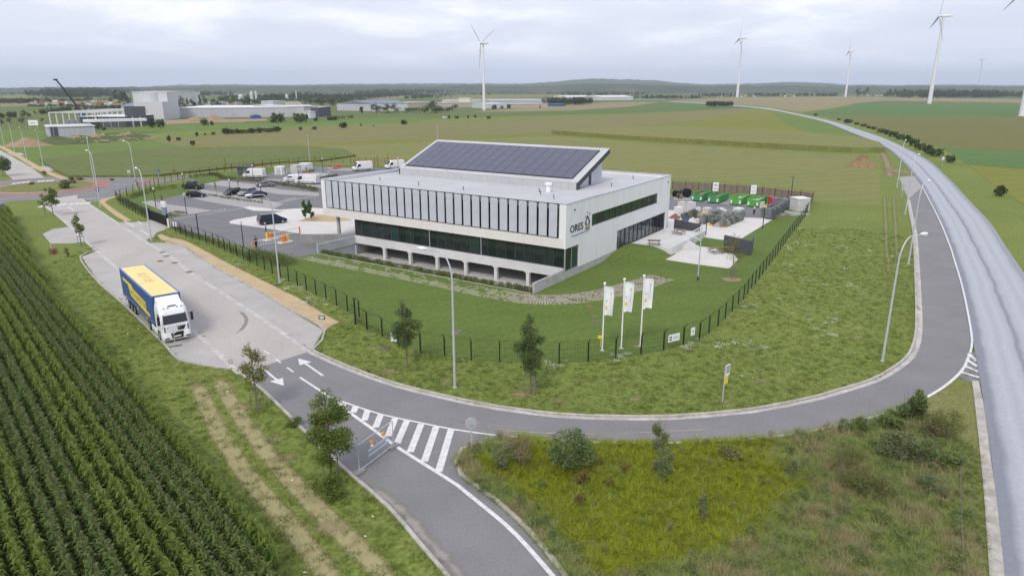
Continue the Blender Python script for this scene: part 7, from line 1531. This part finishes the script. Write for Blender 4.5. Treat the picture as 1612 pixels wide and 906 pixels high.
# ================================================================== wind turbines
M['tower_white'] = mat('tower_white', (.70, .70, .71), .5)
M['blade_grey'] = mat('blade_grey', (.50, .51, .53), .5)
def turbine(base, hub_y, label, phase=10, yaw=206, rr=.44, hubh=None):
    p = S(*base); h = hubh or hgt(base[0], base[1], hub_y); t = thing('wind_turbine', (p[0], p[1], 0), R(yaw), label, 'wind turbine', 'white wind turbines')
    k = h/100; mb = MB(); mb.tube([(0, 0, 0), (0, 0, h*.5), (0, 0, h-1.6*k)], [2.35*k, 1.85*k, 1.3*k], 20); mb.obj('tower', M['tower_white'], t, smooth=True)
    MB().box(-2.6*k, 2.6*k, -2.6*k, 2.6*k, 0, .6).obj('foundation', M['concrete'], t)
    mb = MB(); loft(mb, [[(x, y*w_*k, h+z*w2*k) for (y, z) in ((-1.6, -1.5), (1.6, -1.5), (1.9, 0), (1.4, 1.6), (-1.4, 1.6), (-1.9, 0))] for x, w_, w2 in ((-9.0*k, .55, .6), (-6*k, .95, .95), (1.0*k, 1, 1), (2.6*k, .8, .85))]); mb.obj('nacelle', M['tower_white'], t, bevel=.2)
    mb = MB(); mb.ball((4.2*k, 0, h), 1.7*k, 10, 7, (1.2, 1, 1)); hub = mb.obj('hub', M['tower_white'], t, smooth=True)
    Rr = h*rr
    for i in range(3):
        a = R(phase+120*i); ca, sa = math.cos(a), math.sin(a); V = []; F = []
        for j, (u, c_) in enumerate(((.03, 1.1), (.10, 1.4), (.22, 2.3), (.5, 1.6), (.8, 1.0), (1.0, .25))):
            r_ = Rr*u; cw_ = c_*k; th2 = .22*k*(1.2-u)
            for (dy, dx_) in ((-.35*cw_*2, 0), (0, th2), (.65*cw_*1.2, 0), (0, -th2)):
                tw = R(35)*(1-u); yy = dy*math.cos(tw); xx = 4.2*k+dx_+dy*math.sin(tw)*.8
                V.append((xx, yy*ca+r_*sa, h-yy*sa+r_*ca))
        for j in range(5):
            for q in range(4): F.append((j*4+q, j*4+(q+1) % 4, (j+1)*4+(q+1) % 4, (j+1)*4+q))
        mb = MB(); mb.add(V, F); mb.obj('blade', M['blade_grey'], t)
    return t
turbine((762, 174), 68, 'white wind turbine above the office roof beside the factory', 70, 209, .48)
turbine((1160.5, 153.5), 60, 'slender white wind turbine beyond the road copse', 18, 176, .40); turbine((1331, 152.5), 80, 'white wind turbine beside the pair of round trees', 14, 166, .36)
turbine((1463, 163.5), 25, 'tallest white wind turbine standing in the green field', 14, 163, .42); turbine((1539, 141), 93, 'farthest small wind turbine behind the wood', 26, 160, .42)
turbine((1609, 183.5), 0, 'white wind turbine cut off by the picture edge', 118, 178, .45, hubh=112)

# ================================================================== background buildings
HW = mat('hall_white', (.56, .57, .59), .6, col2=(.50, .51, .53), scale=.05, stretch=(1, 1, .2)); HG = mat('hall_grey', (.46, .46, .50), .6, col2=(.41, .41, .45), scale=.05); HD = mat('hall_dark', (.055, .058, .075), .6, col2=(.07, .072, .09), scale=.1); HB = mat('hall_beige', (.50, .43, .35), .7, col2=(.44, .38, .31), scale=.05); RFW = mat('roof_white', (.66, .66, .67), .6); RFB = mat('roof_bluegrey', (.17, .18, .25), .6); RFG = mat('roof_grey', (.40, .39, .40), .7); BRK = mat('brick_red', (.27, .11, .075), .85); TILE = mat('roof_tile', (.28, .14, .10), .8, col2=(.23, .12, .095), scale=.3)
def hall(pl, pr, depth, ytop, label, wm, rm, roof='flat', doors=0, name='warehouse', bands=None, panels=0, over=.4):
    a, b = S(*pl), S(*pr); d = Vector((b[0]-a[0], b[1]-a[1])); ln = d.length; h = hgt((pl[0]+pr[0])/2, (pl[1]+pr[1])/2, ytop); t = thing(name, (a[0], a[1], 0), math.atan2(d.y, d.x), label, 'building')
    if roof == 'flat':
        MB().box(0, ln, 0, depth, 0, h-.3).obj('wall', wm, t); MB().box(-over, ln+over, -over, depth+over, h-.3, h).obj('roof', rm, t)
    elif roof == 'gable':      # ridge runs along the depth
        MB().box(0, ln, 0, depth, 0, h*.72).obj('wall', wm, t)
        mb = MB(); mb.add([(0, 0, h*.72), (ln, 0, h*.72), (ln/2, 0, h), (0, depth, h*.72), (ln, depth, h*.72), (ln/2, depth, h)], [(0, 1, 2), (4, 3, 5)]); mb.obj('gable', wm, t)
        mb = MB(); mb.add([(-over, -over, h*.71), (ln/2, -over, h*1.0), (ln/2, depth, h*1.0), (-over, depth, h*.71), (ln+over, -over, h*.71), (ln+over, depth, h*.71)], [(0, 1, 2, 3), (1, 4, 5, 2)]); mb.v = [(x, y, z+.05) for x, y, z in mb.v]; mb.obj('roof', rm, t)
    else:                       # ridge along the front
        MB().box(0, ln, 0, depth, 0, h*.7).obj('wall', wm, t)
        mb = MB(); mb.add([(-over, -over, h*.69), (ln+over, -over, h*.69), (ln+over, depth/2, h), (-over, depth/2, h), (ln+over, depth+over, h*.69), (-over, depth+over, h*.69)], [(0, 1, 2, 3), (3, 2, 4, 5), (0, 3, 5), (1, 4, 2)]); mb.obj('roof', rm, t)
    for k in range(doors): x = ln*(k+.6)/(doors+.2); w_ = min(4, ln/doors*.4); MB().box(x-w_/2, x+w_/2, -.12, 0, 0, min(4.5, h*.5)).obj('loading_door', RFG, t)
    for k in range(1, panels): x = ln*k/panels; MB().box(x-.12, x+.12, -.10, 0, 0, h-.35).obj('panel_joint', RFG, t)
    if bands: MB().box(.02, ln-.02, -.09, -.001, bands[0]*h, bands[1]*h).obj('wall_band', bands[2], t)
    return t
sh = hall((77, 216), (151, 213.5), 24, 198.5, 'pale sheet-metal shed behind the spoil bank', HG, HW, panels=9, name='shed'); MB().box(1, 4, -.1, 0, 0, 5).obj('door', HD, sh); MB().box(16, 44, 8, 14, 6.2, 7.4).obj('roof_light', RFW, sh)
hall((128, 200), (199, 200), 34, 183, 'dark grey clad hall next to the steel frame', HD, RFW, panels=6, name='hall')
p = S(216, 199.5); t = thing('billboard', (p[0], p[1], 0), .1, 'dark billboard on two legs beside the dark hall', 'billboard'); 
for x in (-2, 2.5): MB().box(x-.35, x+.35, -.3, .3, 0, 6).obj('leg', M['concrete'], t)
MB().box(-6, 6, -.3, .3, 6, 12).obj('panel', HD, t)
p = S(54, 204); t = thing('billboard', (p[0], p[1], 0), .1, 'white site board beyond the road', 'billboard'); MB().box(-2.2, -1.9, -.1, .1, 0, 2.4).obj('leg', M['steel'], t); MB().box(1.9, 2.2, -.1, .1, 0, 2.4).obj('leg', M['steel'], t); MB().box(-2.5, 2.5, -.15, .15, 2.4, 5.2).obj('panel', M['white_paint'], t); MB().box(-1.8, 1.4, -.17, -.15, 3.4, 3.9).obj('print', M['print_grey'], t)
# steel frame under construction
fa, fb_ = S(81, 200.5), S(172, 191.5); d = Vector((fb_[0]-fa[0], fb_[1]-fa[1])); ln = d.length; t = thing('steel_frame', (fa[0], fa[1], 0), math.atan2(d.y, d.x), 'bare pale concrete frame of a hall under construction', 'building'); hf = hgt(81, 200.5, 176.3)
for j in range(2):
    for i in range(11): x, y = ln*i/10, -j*26.0; MB().box(x-.32, x+.32, y-.32, y+.32, 0, hf-.7).obj('column', M['concrete_light'], t)
    MB().box(-.3, ln+.3, -j*26-.3, -j*26+.3, hf-.7, hf).obj('beam', M['concrete_light'], t)
for i in range(0, 11, 2): MB().box(ln*i/10-.25, ln*i/10+.25, -25.7, -.3, hf-.6, hf-.05).obj('beam', M['concrete_light'], t)
MB().box(ln*.2, ln*.45, .4, .7, 0, hf*.42).obj('wall_panel', M['concrete_light'], t)
# mobile crane
p = S(131, 190); t = thing('mobile_crane', (p[0], p[1], 0), 0, 'dark telescopic crane boom with a blue cab above the frame', 'crane'); dep = p[1]*_c+CAM_H*_s
tipx = (100-131)*dep/_f; tz = hgt(131, 190, 126); bz = hgt(131, 190, 174)
MB().box(-4.5, 4.5, -1.5, 1.5, 1.0, 2.4).obj('carrier', M['grey_plastic'], t); 
for x in (-3.4, -1.2, 1.2, 3.4): wheel(t, x, -1.4, .7, .5)
mb = MB(); mb.box(-1.6, 1.6, -1.3, 1.3, 2.4, bz); mb.obj('superstructure', M['blue'], t); mb = MB(); mb.tube([(0, 0, bz-2), (tipx*.5, 0, (bz+tz)/2), (tipx, 0, tz)], [.9, .75, .5], 6); mb.obj('boom', M['black_metal'], t); MB().box(tipx-1.8, tipx+.6, -.6, .6, tz-.4, tz+.8).obj('boom_head', M['black_metal'], t)
mb = MB(); mb.tube([(tipx, 0, tz), (tipx, 0, tz-16)], .08, 4); mb.ball((tipx, 0, tz-16.5), .8, 6, 5); mb.obj('hook_rope', M['black_metal'], t)
# white processing plant with bulging silos
t = hall((214, 187.5), (268, 187.5), 16, 144, 'tall white plant block with bulging curved walls', HW, RFW, name='plant_block'); hp_ = hgt(242, 187.5, 144); lnp = (Vector(S(268, 187.5))-Vector(S(214, 187.5))).length
mb = MB(); mb.cyl((lnp*.5, 3, 0), (lnp*.5, 3, hp_-1), lnp*.26, lnp*.26, 24); mb.obj('silo_bulge', HW, t, smooth=True)
MB().box(lnp*.25, lnp, -9, 0, 0, hp_*.64).obj('lower_block', HW, t)
hall((273, 166), (317, 165), 60, 143.5, 'white rear block of the plant behind the trees', HW, RFW, name='plant_block')
hall((258, 184), (288, 183), 70, 163.5, 'grey gabled shed with a long blue-grey roof', HG, RFB, 'gable', name='shed')
t = hall((285, 185.5), (479, 184), 75, 169, 'very long low grey warehouse with a white roof', HG, RFW, 'flat', 6, bands=(.05, .3, HG), panels=24)
hall((479, 184.5), (501, 183.5), 60, 166.5, 'grey office end of the long warehouse', HG, RFW, doors=1, name='warehouse'); t = hall((503, 184), (521, 181.5), 45, 168, 'open canopy with dark bays at the warehouse end', HD, RFG, name='loading_canopy')
hall((489, 186), (497, 185.7), 9, 175, 'white cube building beside the loading canopy', HW, RFW, name='annex'); hall((397, 186.5), (411, 186.2), 8, 180.5, 'small dark blue shed before the long warehouse', M['blue'], RFB, 'gable', name='shed')
hall((553.5, 172.5), (584.5, 175), 40, 158, 'white gable end of the blue-roofed hall', HW, RFB, 'gable', name='hall'); hall((585, 175), (640, 172.5), 45, 157.5, 'pale long side of the blue-roofed hall', HG, RFB, 'ridge', name='hall')
hall((640, 170), (690, 168.5), 50, 161, 'low beige warehouse beside the blue-roofed hall', HB, RFG, doors=3); hall((690, 170), (757, 169), 40, 161.5, 'low grey-beige warehouse left of the turbine', HB, RFG, doors=4)
hall((704, 162.5), (770, 162), 30, 157, 'cream factory wing behind the turbine', mat('cream', (.66, .60, .46), .7), RFW, bands=(.4, .7, HG)); hall((722, 163), (740, 163), 16, 154.2, 'cream stair tower of the factory', mat('cream2', (.68, .62, .48), .7), RFW, name='tower_block')
hall((765, 171), (800, 170.5), 40, 163, 'white factory hall right of the turbine', HW, RFW); hall((770, 163.5), (862, 163), 60, 157, 'long white-roofed factory range', HG, RFW); hall((803, 170), (862, 169), 40, 163.5, 'beige factory wall behind the site', HB, RFG)
hall((893, 157.5), (935, 157), 60, 150.5, 'white-roofed farm hall left of the other', HG, RFW, 'ridge', name='farm_hall'); hall((948, 158), (997, 157.5), 60, 150.2, 'white-roofed farm hall beside the green fence', HW, RFW, 'ridge', name='farm_hall')
hall((1000, 158.2), (1046, 157.8), 4, 156, 'long low green screen beside the farm halls', mat('screen_green', (.20, .42, .28), .6), RFW, name='screen'); hall((874.5, 167.5), (890.5, 167), 12, 163.5, 'dark blue container hut on the site', M['blue'], RFB, name='container'); hall((697, 187), (702, 187), 4, 184, 'pale blue hut in the meadow', mat('pale_blue', (.36, .42, .55), .6), RFW, name='hut')
hall((316, 169), (350, 168.8), 30, 160, 'low pale sheds behind the long warehouse', HG, RFG); hall((349, 166), (373, 166), 20, 160.5, 'pinkish roofed shed among trees', HB, mat('pink', (.45, .33, .30), .8)); hall((430, 165), (450, 164.5), 25, 158.5, 'white block building behind the warehouse', HW, RFW, name='block'); hall((449, 165), (480, 165), 20, 159.5, 'grey roofed shed behind the warehouse', HB, RFG)
# storage domes and chimney
for (x, y, yt, wpx, lb) in ((397, 162, 143.5, 5, 'tall white silo with a leaning flue'), (404, 162, 143, 3.5, 'slim white silo beside the tall one'), (380, 163, 148.5, 8, 'white storage dome of the distant works'), (452, 160, 148.5, 5, 'white silo of the distant works'), (467, 160, 141.5, 1.6, 'slim white chimney of the distant works')):
    p = S(x, y); h = hgt(x, y, yt); r = wpx/2*(p[1]*_c+CAM_H*_s)/_f; mb = MB(); mb.cyl((0, 0, 0), (0, 0, h*.85), r, r, 14); mb.cyl((0, 0, h*.85), (0, 0, h), r, r*.4, 14); o = mb.obj('silo', HW, smooth=False); o.location = (p[0], p[1], 0); tag(o, lb, 'silo')
# red roofed houses
def house_mesh():
    mb = MB(); mb.box(-5, 5, -4, 4, 0, 5); mb.cur = 1; mb.add([(-5.3, -4.4, 4.9), (5.3, -4.4, 4.9), (5.3, 0, 8.4), (-5.3, 0, 8.4), (5.3, 4.4, 4.9), (-5.3, 4.4, 4.9)], [(0, 1, 2, 3), (3, 2, 4, 5)]); mb.cur = 0; mb.add([(-5, -4, 5), (-5, 4, 5), (-5, 0, 8.3), (5, -4, 5), (5, 4, 5), (5, 0, 8.3)], [(0, 2, 1), (3, 4, 5)])
    mb.box(2.5, 3.3, -.4, .4, 7, 9.4); return mb
HM = [house_mesh().mesh('house', [w_, r_]) for w_, r_ in ((BRK, TILE), (HW, TILE), (HB, RFG), (BRK, RFG))]
hs = [(32, 163, 1.3), (50, 163, 1.0), (58, 163, 1.3), (66, 163, 1.6), (75, 165, 1.2), (88, 163.5, 1.6), (97, 165.5, 1.5), (107, 164, 1.5), (118, 165, 1.4), (128, 166.5, 1.5), (140, 165.5, 1.4), (146, 162.5, 1.2), (158, 167, 1.7), (166, 166, 1.4), (176, 168, 1.7), (186, 169, 1.4), (196, 169, 1.5), (637, 151.5, 1.1), (628, 151, 1.0), (688, 145.8, 1.2), (695, 146, 1.2), (700, 146.3, 1.1), (730, 146.3, 1.5), (738, 146, 1.6), (745, 146.2, 1.4), (752, 146, 1.2), (775, 146, 1.1), (800, 146.3, 1.0), (835, 146.5, 1.2), (842, 146.8, 1.2), (1003, 150.5, 1.2), (1130, 153.4, 1.0), (1136, 153.2, 1.2), (1146, 153.3, 1.1), (1167, 153, 1.3), (1173, 152.6, 1.2), (1181, 152.8, 1.4), (1188, 152.5, 1.2), (1236, 153, 1.2), (1242, 152.6, 1.0), (1250, 152.8, 1.3), (1366, 151.5, 1.5), (1374, 151.2, 1.3), (1381, 151.5, 1.4), (1388, 151, 1.2), (1402, 151.5, 1.2), (1412, 151.6, 1.4), (1424, 151.8, 1.3), (355, 152, 1.3), (365, 151.5, 1.1)]
for i, (x, y, s_) in enumerate(hs):
    o = link('house', HM[(i*5+i//3) % 4]); p = S(x, y); o.location = (p[0], p[1], 0); o.rotation_euler = (0, 0, (i*37 % 180)*math.pi/180); s_ *= .42; o.scale = (s_, s_, s_)
    kd = (i*5+i//3) % 4; tag(o, ['small red brick house with a red tiled roof in the far village', 'small white house with a red tiled roof in the far village', 'small beige house with a grey roof in the far village', 'small brick house with a grey roof in the far village'][kd], 'house', ['far brick houses with red roofs', 'far white houses with red roofs', 'far beige houses', 'far brick houses with grey roofs'][kd])

# ================================================================== background trees, bushes, woods
BT = [leafmat('far_leaf_a', (.082, .112, .042), (.112, .138, .052), .4, .15), leafmat('far_leaf_b', (.105, .132, .044), (.138, .158, .056), .4, .15), leafmat('far_leaf_c', (.062, .090, .036), (.09, .114, .046), .4, .15)]
def bg_tree_mesh(seed, m, n=420, h=10, r=4, shape='round', leaf=.8):
    V, F = leaf_arrays(crown_blobs(h*.16, h*.93, r, 9, seed, shape), n, leaf, seed, shell=.45); mt = [m, M['bark']]
    mb = MB(); mb.tube([(0, 0, 0), (0, 0, h*.6)], [.25, .12], 5); nv = len(V); V = np.concatenate([V, np.array(mb.v)]); F2 = np.array([f for f in mb.f if len(f) == 4])+nv
    me = np_mesh('tree', V, np.concatenate([F, F2]), mt); mi = np.zeros(len(F)+len(F2), np.int32); mi[len(F):] = 1; me.polygons.foreach_set('material_index', mi); return me
BTM = [bg_tree_mesh(1, BT[0]), bg_tree_mesh(2, BT[1]), bg_tree_mesh(3, BT[2], shape='egg'), bg_tree_mesh(4, BT[0], r=2.2, shape='col')]
BUM = [leafmesh('bush', [(0, 0, .45, 1, .9, .5), (.5, .2, .55, .6, .6, .45), (-.5, -.1, .5, .6, .6, .5)], 260, .26, 41, BT[0], shell=.4), leafmesh('bush', [(0, 0, .4, 1, 1, .45), (-.3, .4, .5, .6, .6, .4)], 220, .28, 42, BT[1], shell=.4), leafmesh('bush', [(0, 0, .5, .9, .9, .55), (.3, 0, .8, .4, .4, .4)], 260, .26, 43, BT[2], shell=.4)]
def bgt(x, y, yt, wpx, label, kind='tree', v=0, group=None):
    p = S(x, y); h = hgt(x, y, yt); r = wpx/2*(p[1]*_c+CAM_H*_s)/_f
    if kind == 'tree': o = link('tree', BTM[v]); o.scale = (r/4*(1.8 if v == 3 else 1), r/4*(1.8 if v == 3 else 1), h/10)
    else: o = link('bush', BUM[v % 3]); o.scale = (r/1.05, r/1.05, h/1.0)
    o.location = (p[0], p[1], 0); o.rotation_euler = (0, 0, (x*13.7) % 6.28); tag(o, label, 'tree' if kind == 'tree' else 'bush', group); return o
for i, a in enumerate(((16, 195, 184, 11, 'round roadside tree by the white site board'), (34, 194.5, 184, 13, 'round tree left of the white site board'), (66, 192, 184, 7, 'small round tree right of the white site board'), (2, 197, 186, 11, 'round tree at the far approach road'),
    (570, 179, 167, 10, 'slim tree at the warehouse yard road'), (593, 178, 160.5, 22, 'broad tree before the blue-roofed hall'), (610, 178, 162, 18, 'dark tree right of the broad one'), (622, 178, 162.5, 16, 'end tree of the row before the blue-roofed hall'), (685, 178, 154.5, 26, 'tall conical tree left of the turbine'), (670, 178, 166, 16, 'lower tree beside the conical one'), (712, 174.5, 164, 22, 'round tree at the factory fence'), (642, 176.5, 169, 13, 'small tree beside the blue pipe hall'),
    (1350, 152.5, 137.5, 11, 'left of two round trees near the small turbine'), (1361.5, 152.5, 136.5, 11, 'right of two round trees near the small turbine'), (1393.5, 153, 145, 10, 'square dark tree right of the round pair'), (190, 166, 140, 22, 'large tree left of the white plant'), (178, 166, 144, 16, 'tree beside the large one near the plant'), (201, 166, 140, 16, 'tree touching the white plant'), (202, 173, 155, 14, 'tree in front of the white plant corner'), (138, 161, 142, 14, 'round tree behind the steel frame'),
    (270, 172.5, 148, 13, 'dark tree before the rear plant block'), (284, 172.5, 148, 14, 'dark tree right beside the plant'), (294, 172.5, 154, 10, 'low tree beside the plant'), (306, 172, 152, 14, 'green tree right of the plant'), (315, 172, 147.5, 7, 'slim dark tree at the end of the plant'), (322, 173, 151, 13, 'broad tree at the plant end'), (340, 174, 151, 18, 'dark tree cluster behind the long roof'), (352, 166, 149, 12, 'dark tree behind the long roof'), (366, 166, 148, 13, 'round tree behind the long roof'), (390, 165, 150, 15, 'green tree before the white silos'), (424, 164, 153, 11, 'green tree behind the warehouse roof'), (482, 166, 152, 18, 'olive tree behind the warehouse office end'), (505, 167, 153.5, 17, 'green tree behind the canopy'), (524, 169, 152, 14, 'tree behind the loading canopy'), (536, 168, 153, 13, 'tree left of the blue-roofed hall'), (548, 168, 152, 14, 'tree touching the blue-roofed hall'))):
    bgt(*a[:4], a[4], 'tree', (i*7) % 3 if 'slim' not in a[4] else 3)
for i, a in enumerate(((152, 204.5, 189, 17, 'dark round bush before the dark hall'), (163, 205, 198.5, 9, 'small olive bush beside the dark round one'), (239, 201, 185.5, 17, 'left half of the clipped dark thicket'), (253, 201, 186, 17, 'right half of the clipped dark thicket'), (322, 197.5, 185, 16, 'dark bush before the earth heaps'), (334, 197, 190.5, 8, 'small bush beside the dark one at the heaps'), (438, 193, 176.5, 24, 'left dark bush before the long warehouse'), (472, 193, 174.5, 30, 'right dark bush before the long warehouse'), (497, 191, 184.5, 10, 'low bush beside the warehouse'), (523, 189.5, 182, 22, 'low dark bush at the canopy'), (429, 193, 187, 10, 'olive bush left of the dark ones'),
    (266, 222.5, 213, 9, 'bush at the corner of the bright meadow'), (281, 221.5, 215, 8, 'pale bush beside the meadow corner'), (304, 229, 219, 10, 'bush at the tip of the bright meadow'), (310, 214.5, 207.5, 7, 'round bush on the grass strip'), (323, 213, 209, 4, 'tiny bush on the grass strip'), (336, 212, 206.5, 9, 'oval bush on the grass strip'), (357, 211, 201.5, 15, 'left bush of the long hedge row'), (369, 210.5, 202, 14, 'second bush of the long hedge row'), (382, 210, 202, 14, 'third bush of the long hedge row'), (396, 209.5, 201.5, 15, 'fourth bush of the long hedge row'), (409, 208.5, 200.5, 15, 'fifth bush of the long hedge row'), (422, 208, 200, 14, 'sixth bush of the long hedge row'), (435, 207, 199, 16, 'end bush of the long hedge row'), (473, 205, 199, 8, 'bush between the hedge row and the lone bush'), (495, 204, 198, 11, 'low bush before the dome-shaped bush'), (540, 201.5, 192.5, 19, 'dome-shaped lone bush at the brown field'), (568, 198.5, 194, 3.5, 'tiny upright shrub in the meadow'), (588, 198.3, 196, 4, 'tiny low shrub in the meadow'), (636, 196, 188.5, 15, 'dense lone bush before the turbine meadow'),
    (707, 187, 181, 5, 'small bush by the pale blue hut'), (719, 187, 181, 9, 'bush by the lane below the turbine'), (737, 186.5, 181, 4, 'tiny bush by the lane'), (748, 185.5, 180.5, 7, 'dark bush on the lane bend'), (769, 187, 181.5, 9, 'round bush at the lane end'), (778, 172, 165, 12, 'bush behind the turbine foot'), (801, 171, 163.5, 8, 'dark bush at the factory corner'), (790, 171, 165.5, 7, 'low dark bush at the factory fence'), (850, 170, 166, 4, 'tiny dark bush on the site'),
    (1284, 182, 178.5, 8, 'dark bush beside the far road bend'), (1320, 189.5, 185.5, 7, 'brownish bush beside the far road'), (1335, 193.5, 187.5, 14, 'first large bush of the roadside row'), (1348.5, 196.5, 192, 7, 'second bush in the row along the main road'), (1359, 199.5, 193.5, 9, 'third bush in the row along the main road'), (1367, 202, 198, 7, 'low fourth bush in the row along the main road'), (1375, 204, 198.5, 9, 'fifth bush in the row along the main road'), (1387, 209, 200.5, 12, 'sixth bush in the row along the main road'), (1396, 212, 204, 10, 'seventh bush in the row along the main road'), (1406, 215.5, 205.5, 14, 'eighth bush in the row along the main road'), (1417, 219.5, 209, 14, 'ninth bush in the row along the main road'), (1428, 224, 212.5, 14, 'tenth bush in the row along the main road'), (1439, 230, 217, 15, 'eleventh bush in the row along the main road'), (1449, 236, 222, 15, 'twelfth bush in the row along the main road'), (1461, 242.5, 228, 16, 'thirteenth bush in the row along the main road'), (1473, 246, 232, 17, 'last bush of the roadside row'), (1495, 256, 241.5, 20, 'lone bush past the round white sign'), (1574, 309, 291, 25, 'dark lone bush at the field ditch'))):
    bgt(a[0], a[1], a[2], a[3]*(1.45 if 'row along the main' in a[4] or 'roadside row' in a[4] or 'long hedge row' in a[4] else 1), a[4], 'bush', i)
def wood(name, spans, label, seed, v=(0, 1, 2), cat='wood'):
    """belt of trees too far to count: points on the ground between photo positions"""
    r_ = np.random.default_rng(seed); by = {k: [] for k in v}
    for (xa, ya, xb, yb, yt, depth, n) in spans:
        hh = hgt((xa+xb)/2, (ya+yb)/2, yt)
        for i in range(n):
            u = r_.random(); q = S(xa+(xb-xa)*u, ya+(yb-ya)*u); by[v[i % len(v)]].append((q[0]+r_.normal(0, depth*.15), q[1]+r_.random()*depth, hh*r_.uniform(.72, 1.06)))
    for k, L_ in by.items():
        if not L_: continue
        A = np.array(L_); scatter(name, np.stack([A[:, 0], A[:, 1], np.zeros(len(A))], 1), r_.uniform(0, 6.28, len(A)), A[:, 2]/10, BTM[k], label, cat)
wood('woodland', [(68, 153, 118, 153, 138.3, 160, 260), (110, 147.5, 176, 147, 137.8, 200, 300)], 'dark plantation wood on the left skyline', 1)
wood('tree_belt', [(-40, 164, 60, 163, 153.5, 60, 90), (40, 168.5, 130, 169.5, 163.5, 16, 60), (130, 171, 200, 171.5, 166, 16, 40), (60, 161, 130, 160, 154.5, 60, 60), (-20, 187, 24, 185.5, 175.5, 14, 26), (44, 181, 76, 180, 171, 20, 22), (76, 176, 125, 174, 167.5, 18, 34), (140, 174, 186, 172.5, 165, 20, 34)], 'hedge and tree belt around the village', 2)
wood('copse', [(866, 166, 932, 164.5, 151.5, 30, 70)], 'elongated dark copse beside the building site', 3, (0, 2)); wood('copse', [(1114, 168, 1151, 168, 157.5, 16, 40)], 'dense rounded copse at the road bend', 4, (2,))
wood('woodland', [(1435, 154, 1580, 154, 140, 90, 190), (1580, 153.5, 1760, 153, 143, 90, 110)], 'wide wood behind the tallest turbine', 5)
wood('tree_belt', [(640, 175.5, 705, 176, 169, 14, 34), (585, 179, 700, 178, 175.5, 8, 36), (520, 188, 560, 186, 181, 6, 14)], 'scrub in front of the industrial halls', 6)
rb_ = np.random.default_rng(77); sp = []
for i in range(150):
    y = 141.2+11*rb_.random()**1.8; x = rb_.uniform(-60, 1700)
    if x > 1050 and y > 151.3: y = 148+3*rb_.random()
    if 1150 < x < 1180 or 1320 < x < 1345: continue
    w_ = rb_.uniform(14, 70); sp.append((x, y, x+w_, y+rb_.uniform(-.4, .4), y-rb_.uniform(1.8, 5.0), 40, int(w_*.55)))
wood('hedgerows', sp, 'distant hedgerows and tree lines across the plain', 8)
wood('tree_belt', [(325, 165, 560, 163, 153.5, 50, 150), (340, 158, 560, 155, 147.5, 120, 150), (560, 156, 640, 152, 145, 100, 80), (200, 153, 330, 151, 142.5, 200, 90), (500, 158, 560, 156, 147, 120, 60), (400, 158, 500, 156, 146, 160, 80), (560, 150, 690, 147.5, 139.5, 300, 120), (640, 157, 690, 154, 148, 80, 40), (1010, 156.5, 1110, 155.5, 149, 60, 60), (1110, 152.5, 1160, 152.5, 145.5, 60, 40), (1190, 152, 1235, 152, 146, 60, 40), (1255, 152, 1325, 152, 145.5, 60, 45), (1395, 150, 1440, 150, 145, 60, 25), (890, 150, 1010, 150, 144, 80, 60), (700, 146, 890, 145, 140, 200, 110)], 'tree belts around the distant farms and factory', 9)
# ------------------------------------------------------------------ hills on the horizon
sky_px = [(-400, 138.5), (0, 138.3), (230, 137.5), (270, 134.8), (330, 133.6), (420, 134), (470, 134.5), (560, 133), (640, 132.5), (760, 132), (820, 132.5), (870, 130), (905, 127.2), (935, 125.4), (985, 126.3), (1030, 128), (1060, 131), (1100, 133.5), (1150, 133), (1190, 132), (1230, 129.8), (1290, 131), (1340, 134), (1420, 134.5), (1520, 134), (1612, 135), (2000, 136)]
xs_, ys_ = [p[0] for p in sky_px], [p[1] for p in sky_px]
def hills(name, y0_, y1_, scale, seed, m, nx=420, ny=26, amp=5):
    r_ = np.random.default_rng(seed); V = np.zeros((ny+1, nx+1, 3)); px_ = np.linspace(-380, 1990, nx+1); Yg = np.linspace(y0_, y1_, ny+1); rough = np.convolve(r_.normal(0, 1, nx+41), np.ones(9)/9, 'same')[20:nx+21]
    for j, Y in enumerate(Yg):
        t = j/ny; env = math.sin(min(1, t*1.35)*math.pi/2)**1.6 if t < .75 else math.cos((t-.75)/.25*math.pi/2)
        D_ = Y*1.04; ang_ = (138.7-np.interp(px_, xs_, ys_))*scale; H_ = (CAM_H+ang_*D_/1110)*env
        V[j, :, 0] = (px_-806)/_f*Y*_c*1.0; V[j, :, 1] = Y; V[j, :, 2] = np.maximum(H_+(rough*amp+r_.normal(0, amp*.5, nx+1))*min(1, env*1.2), -4 if t in (0, 1) else 0)
    V[0, :, 2] = -2; V[-1, :, 2] = -2
    idx = np.arange((ny+1)*(nx+1)).reshape(ny+1, nx+1); F = np.stack([idx[:-1, :-1], idx[:-1, 1:], idx[1:, 1:], idx[1:, :-1]], -1).reshape(-1, 4)
    o = link(name, np_mesh(name, V.reshape(-1, 3), F, m)); o['kind'] = 'structure'; return o
FOR = ground_mat('hill_forest', (.038, .055, .022), (.060, .078, .028), (.135, .125, .060), s1=.0022, s2=.0045, fine=.45, finescale=.035, bump=0, amt=.75)
hills('hills', 4200, 8600, 1.0, 3, FOR); hills('hills', 2900, 4400, .42, 4, FOR, amp=4)

# ------------------------------------------------------------------ haze: the air itself
mb = MB(); mb.box(-9900, 9900, -600, 9900, -5, 232); hz = mb.obj('haze', None or bpy.data.materials.new('haze_air')); tag(hz, 'pale even haze over the whole plain', 'haze', kind='stuff')
hm = bpy.data.materials['haze_air']; hm.use_nodes = True; t = hm.node_tree; t.nodes.clear(); om = t.nodes.new('ShaderNodeOutputMaterial'); pv = t.nodes.new('ShaderNodeVolumePrincipled')
pv.inputs['Color'].default_value = (.80, .89, 1.0, 1); pv.inputs['Density'].default_value = HAZE; pv.inputs['Anisotropy'].default_value = 0.2; t.links.new(pv.outputs[0], om.inputs['Volume'])
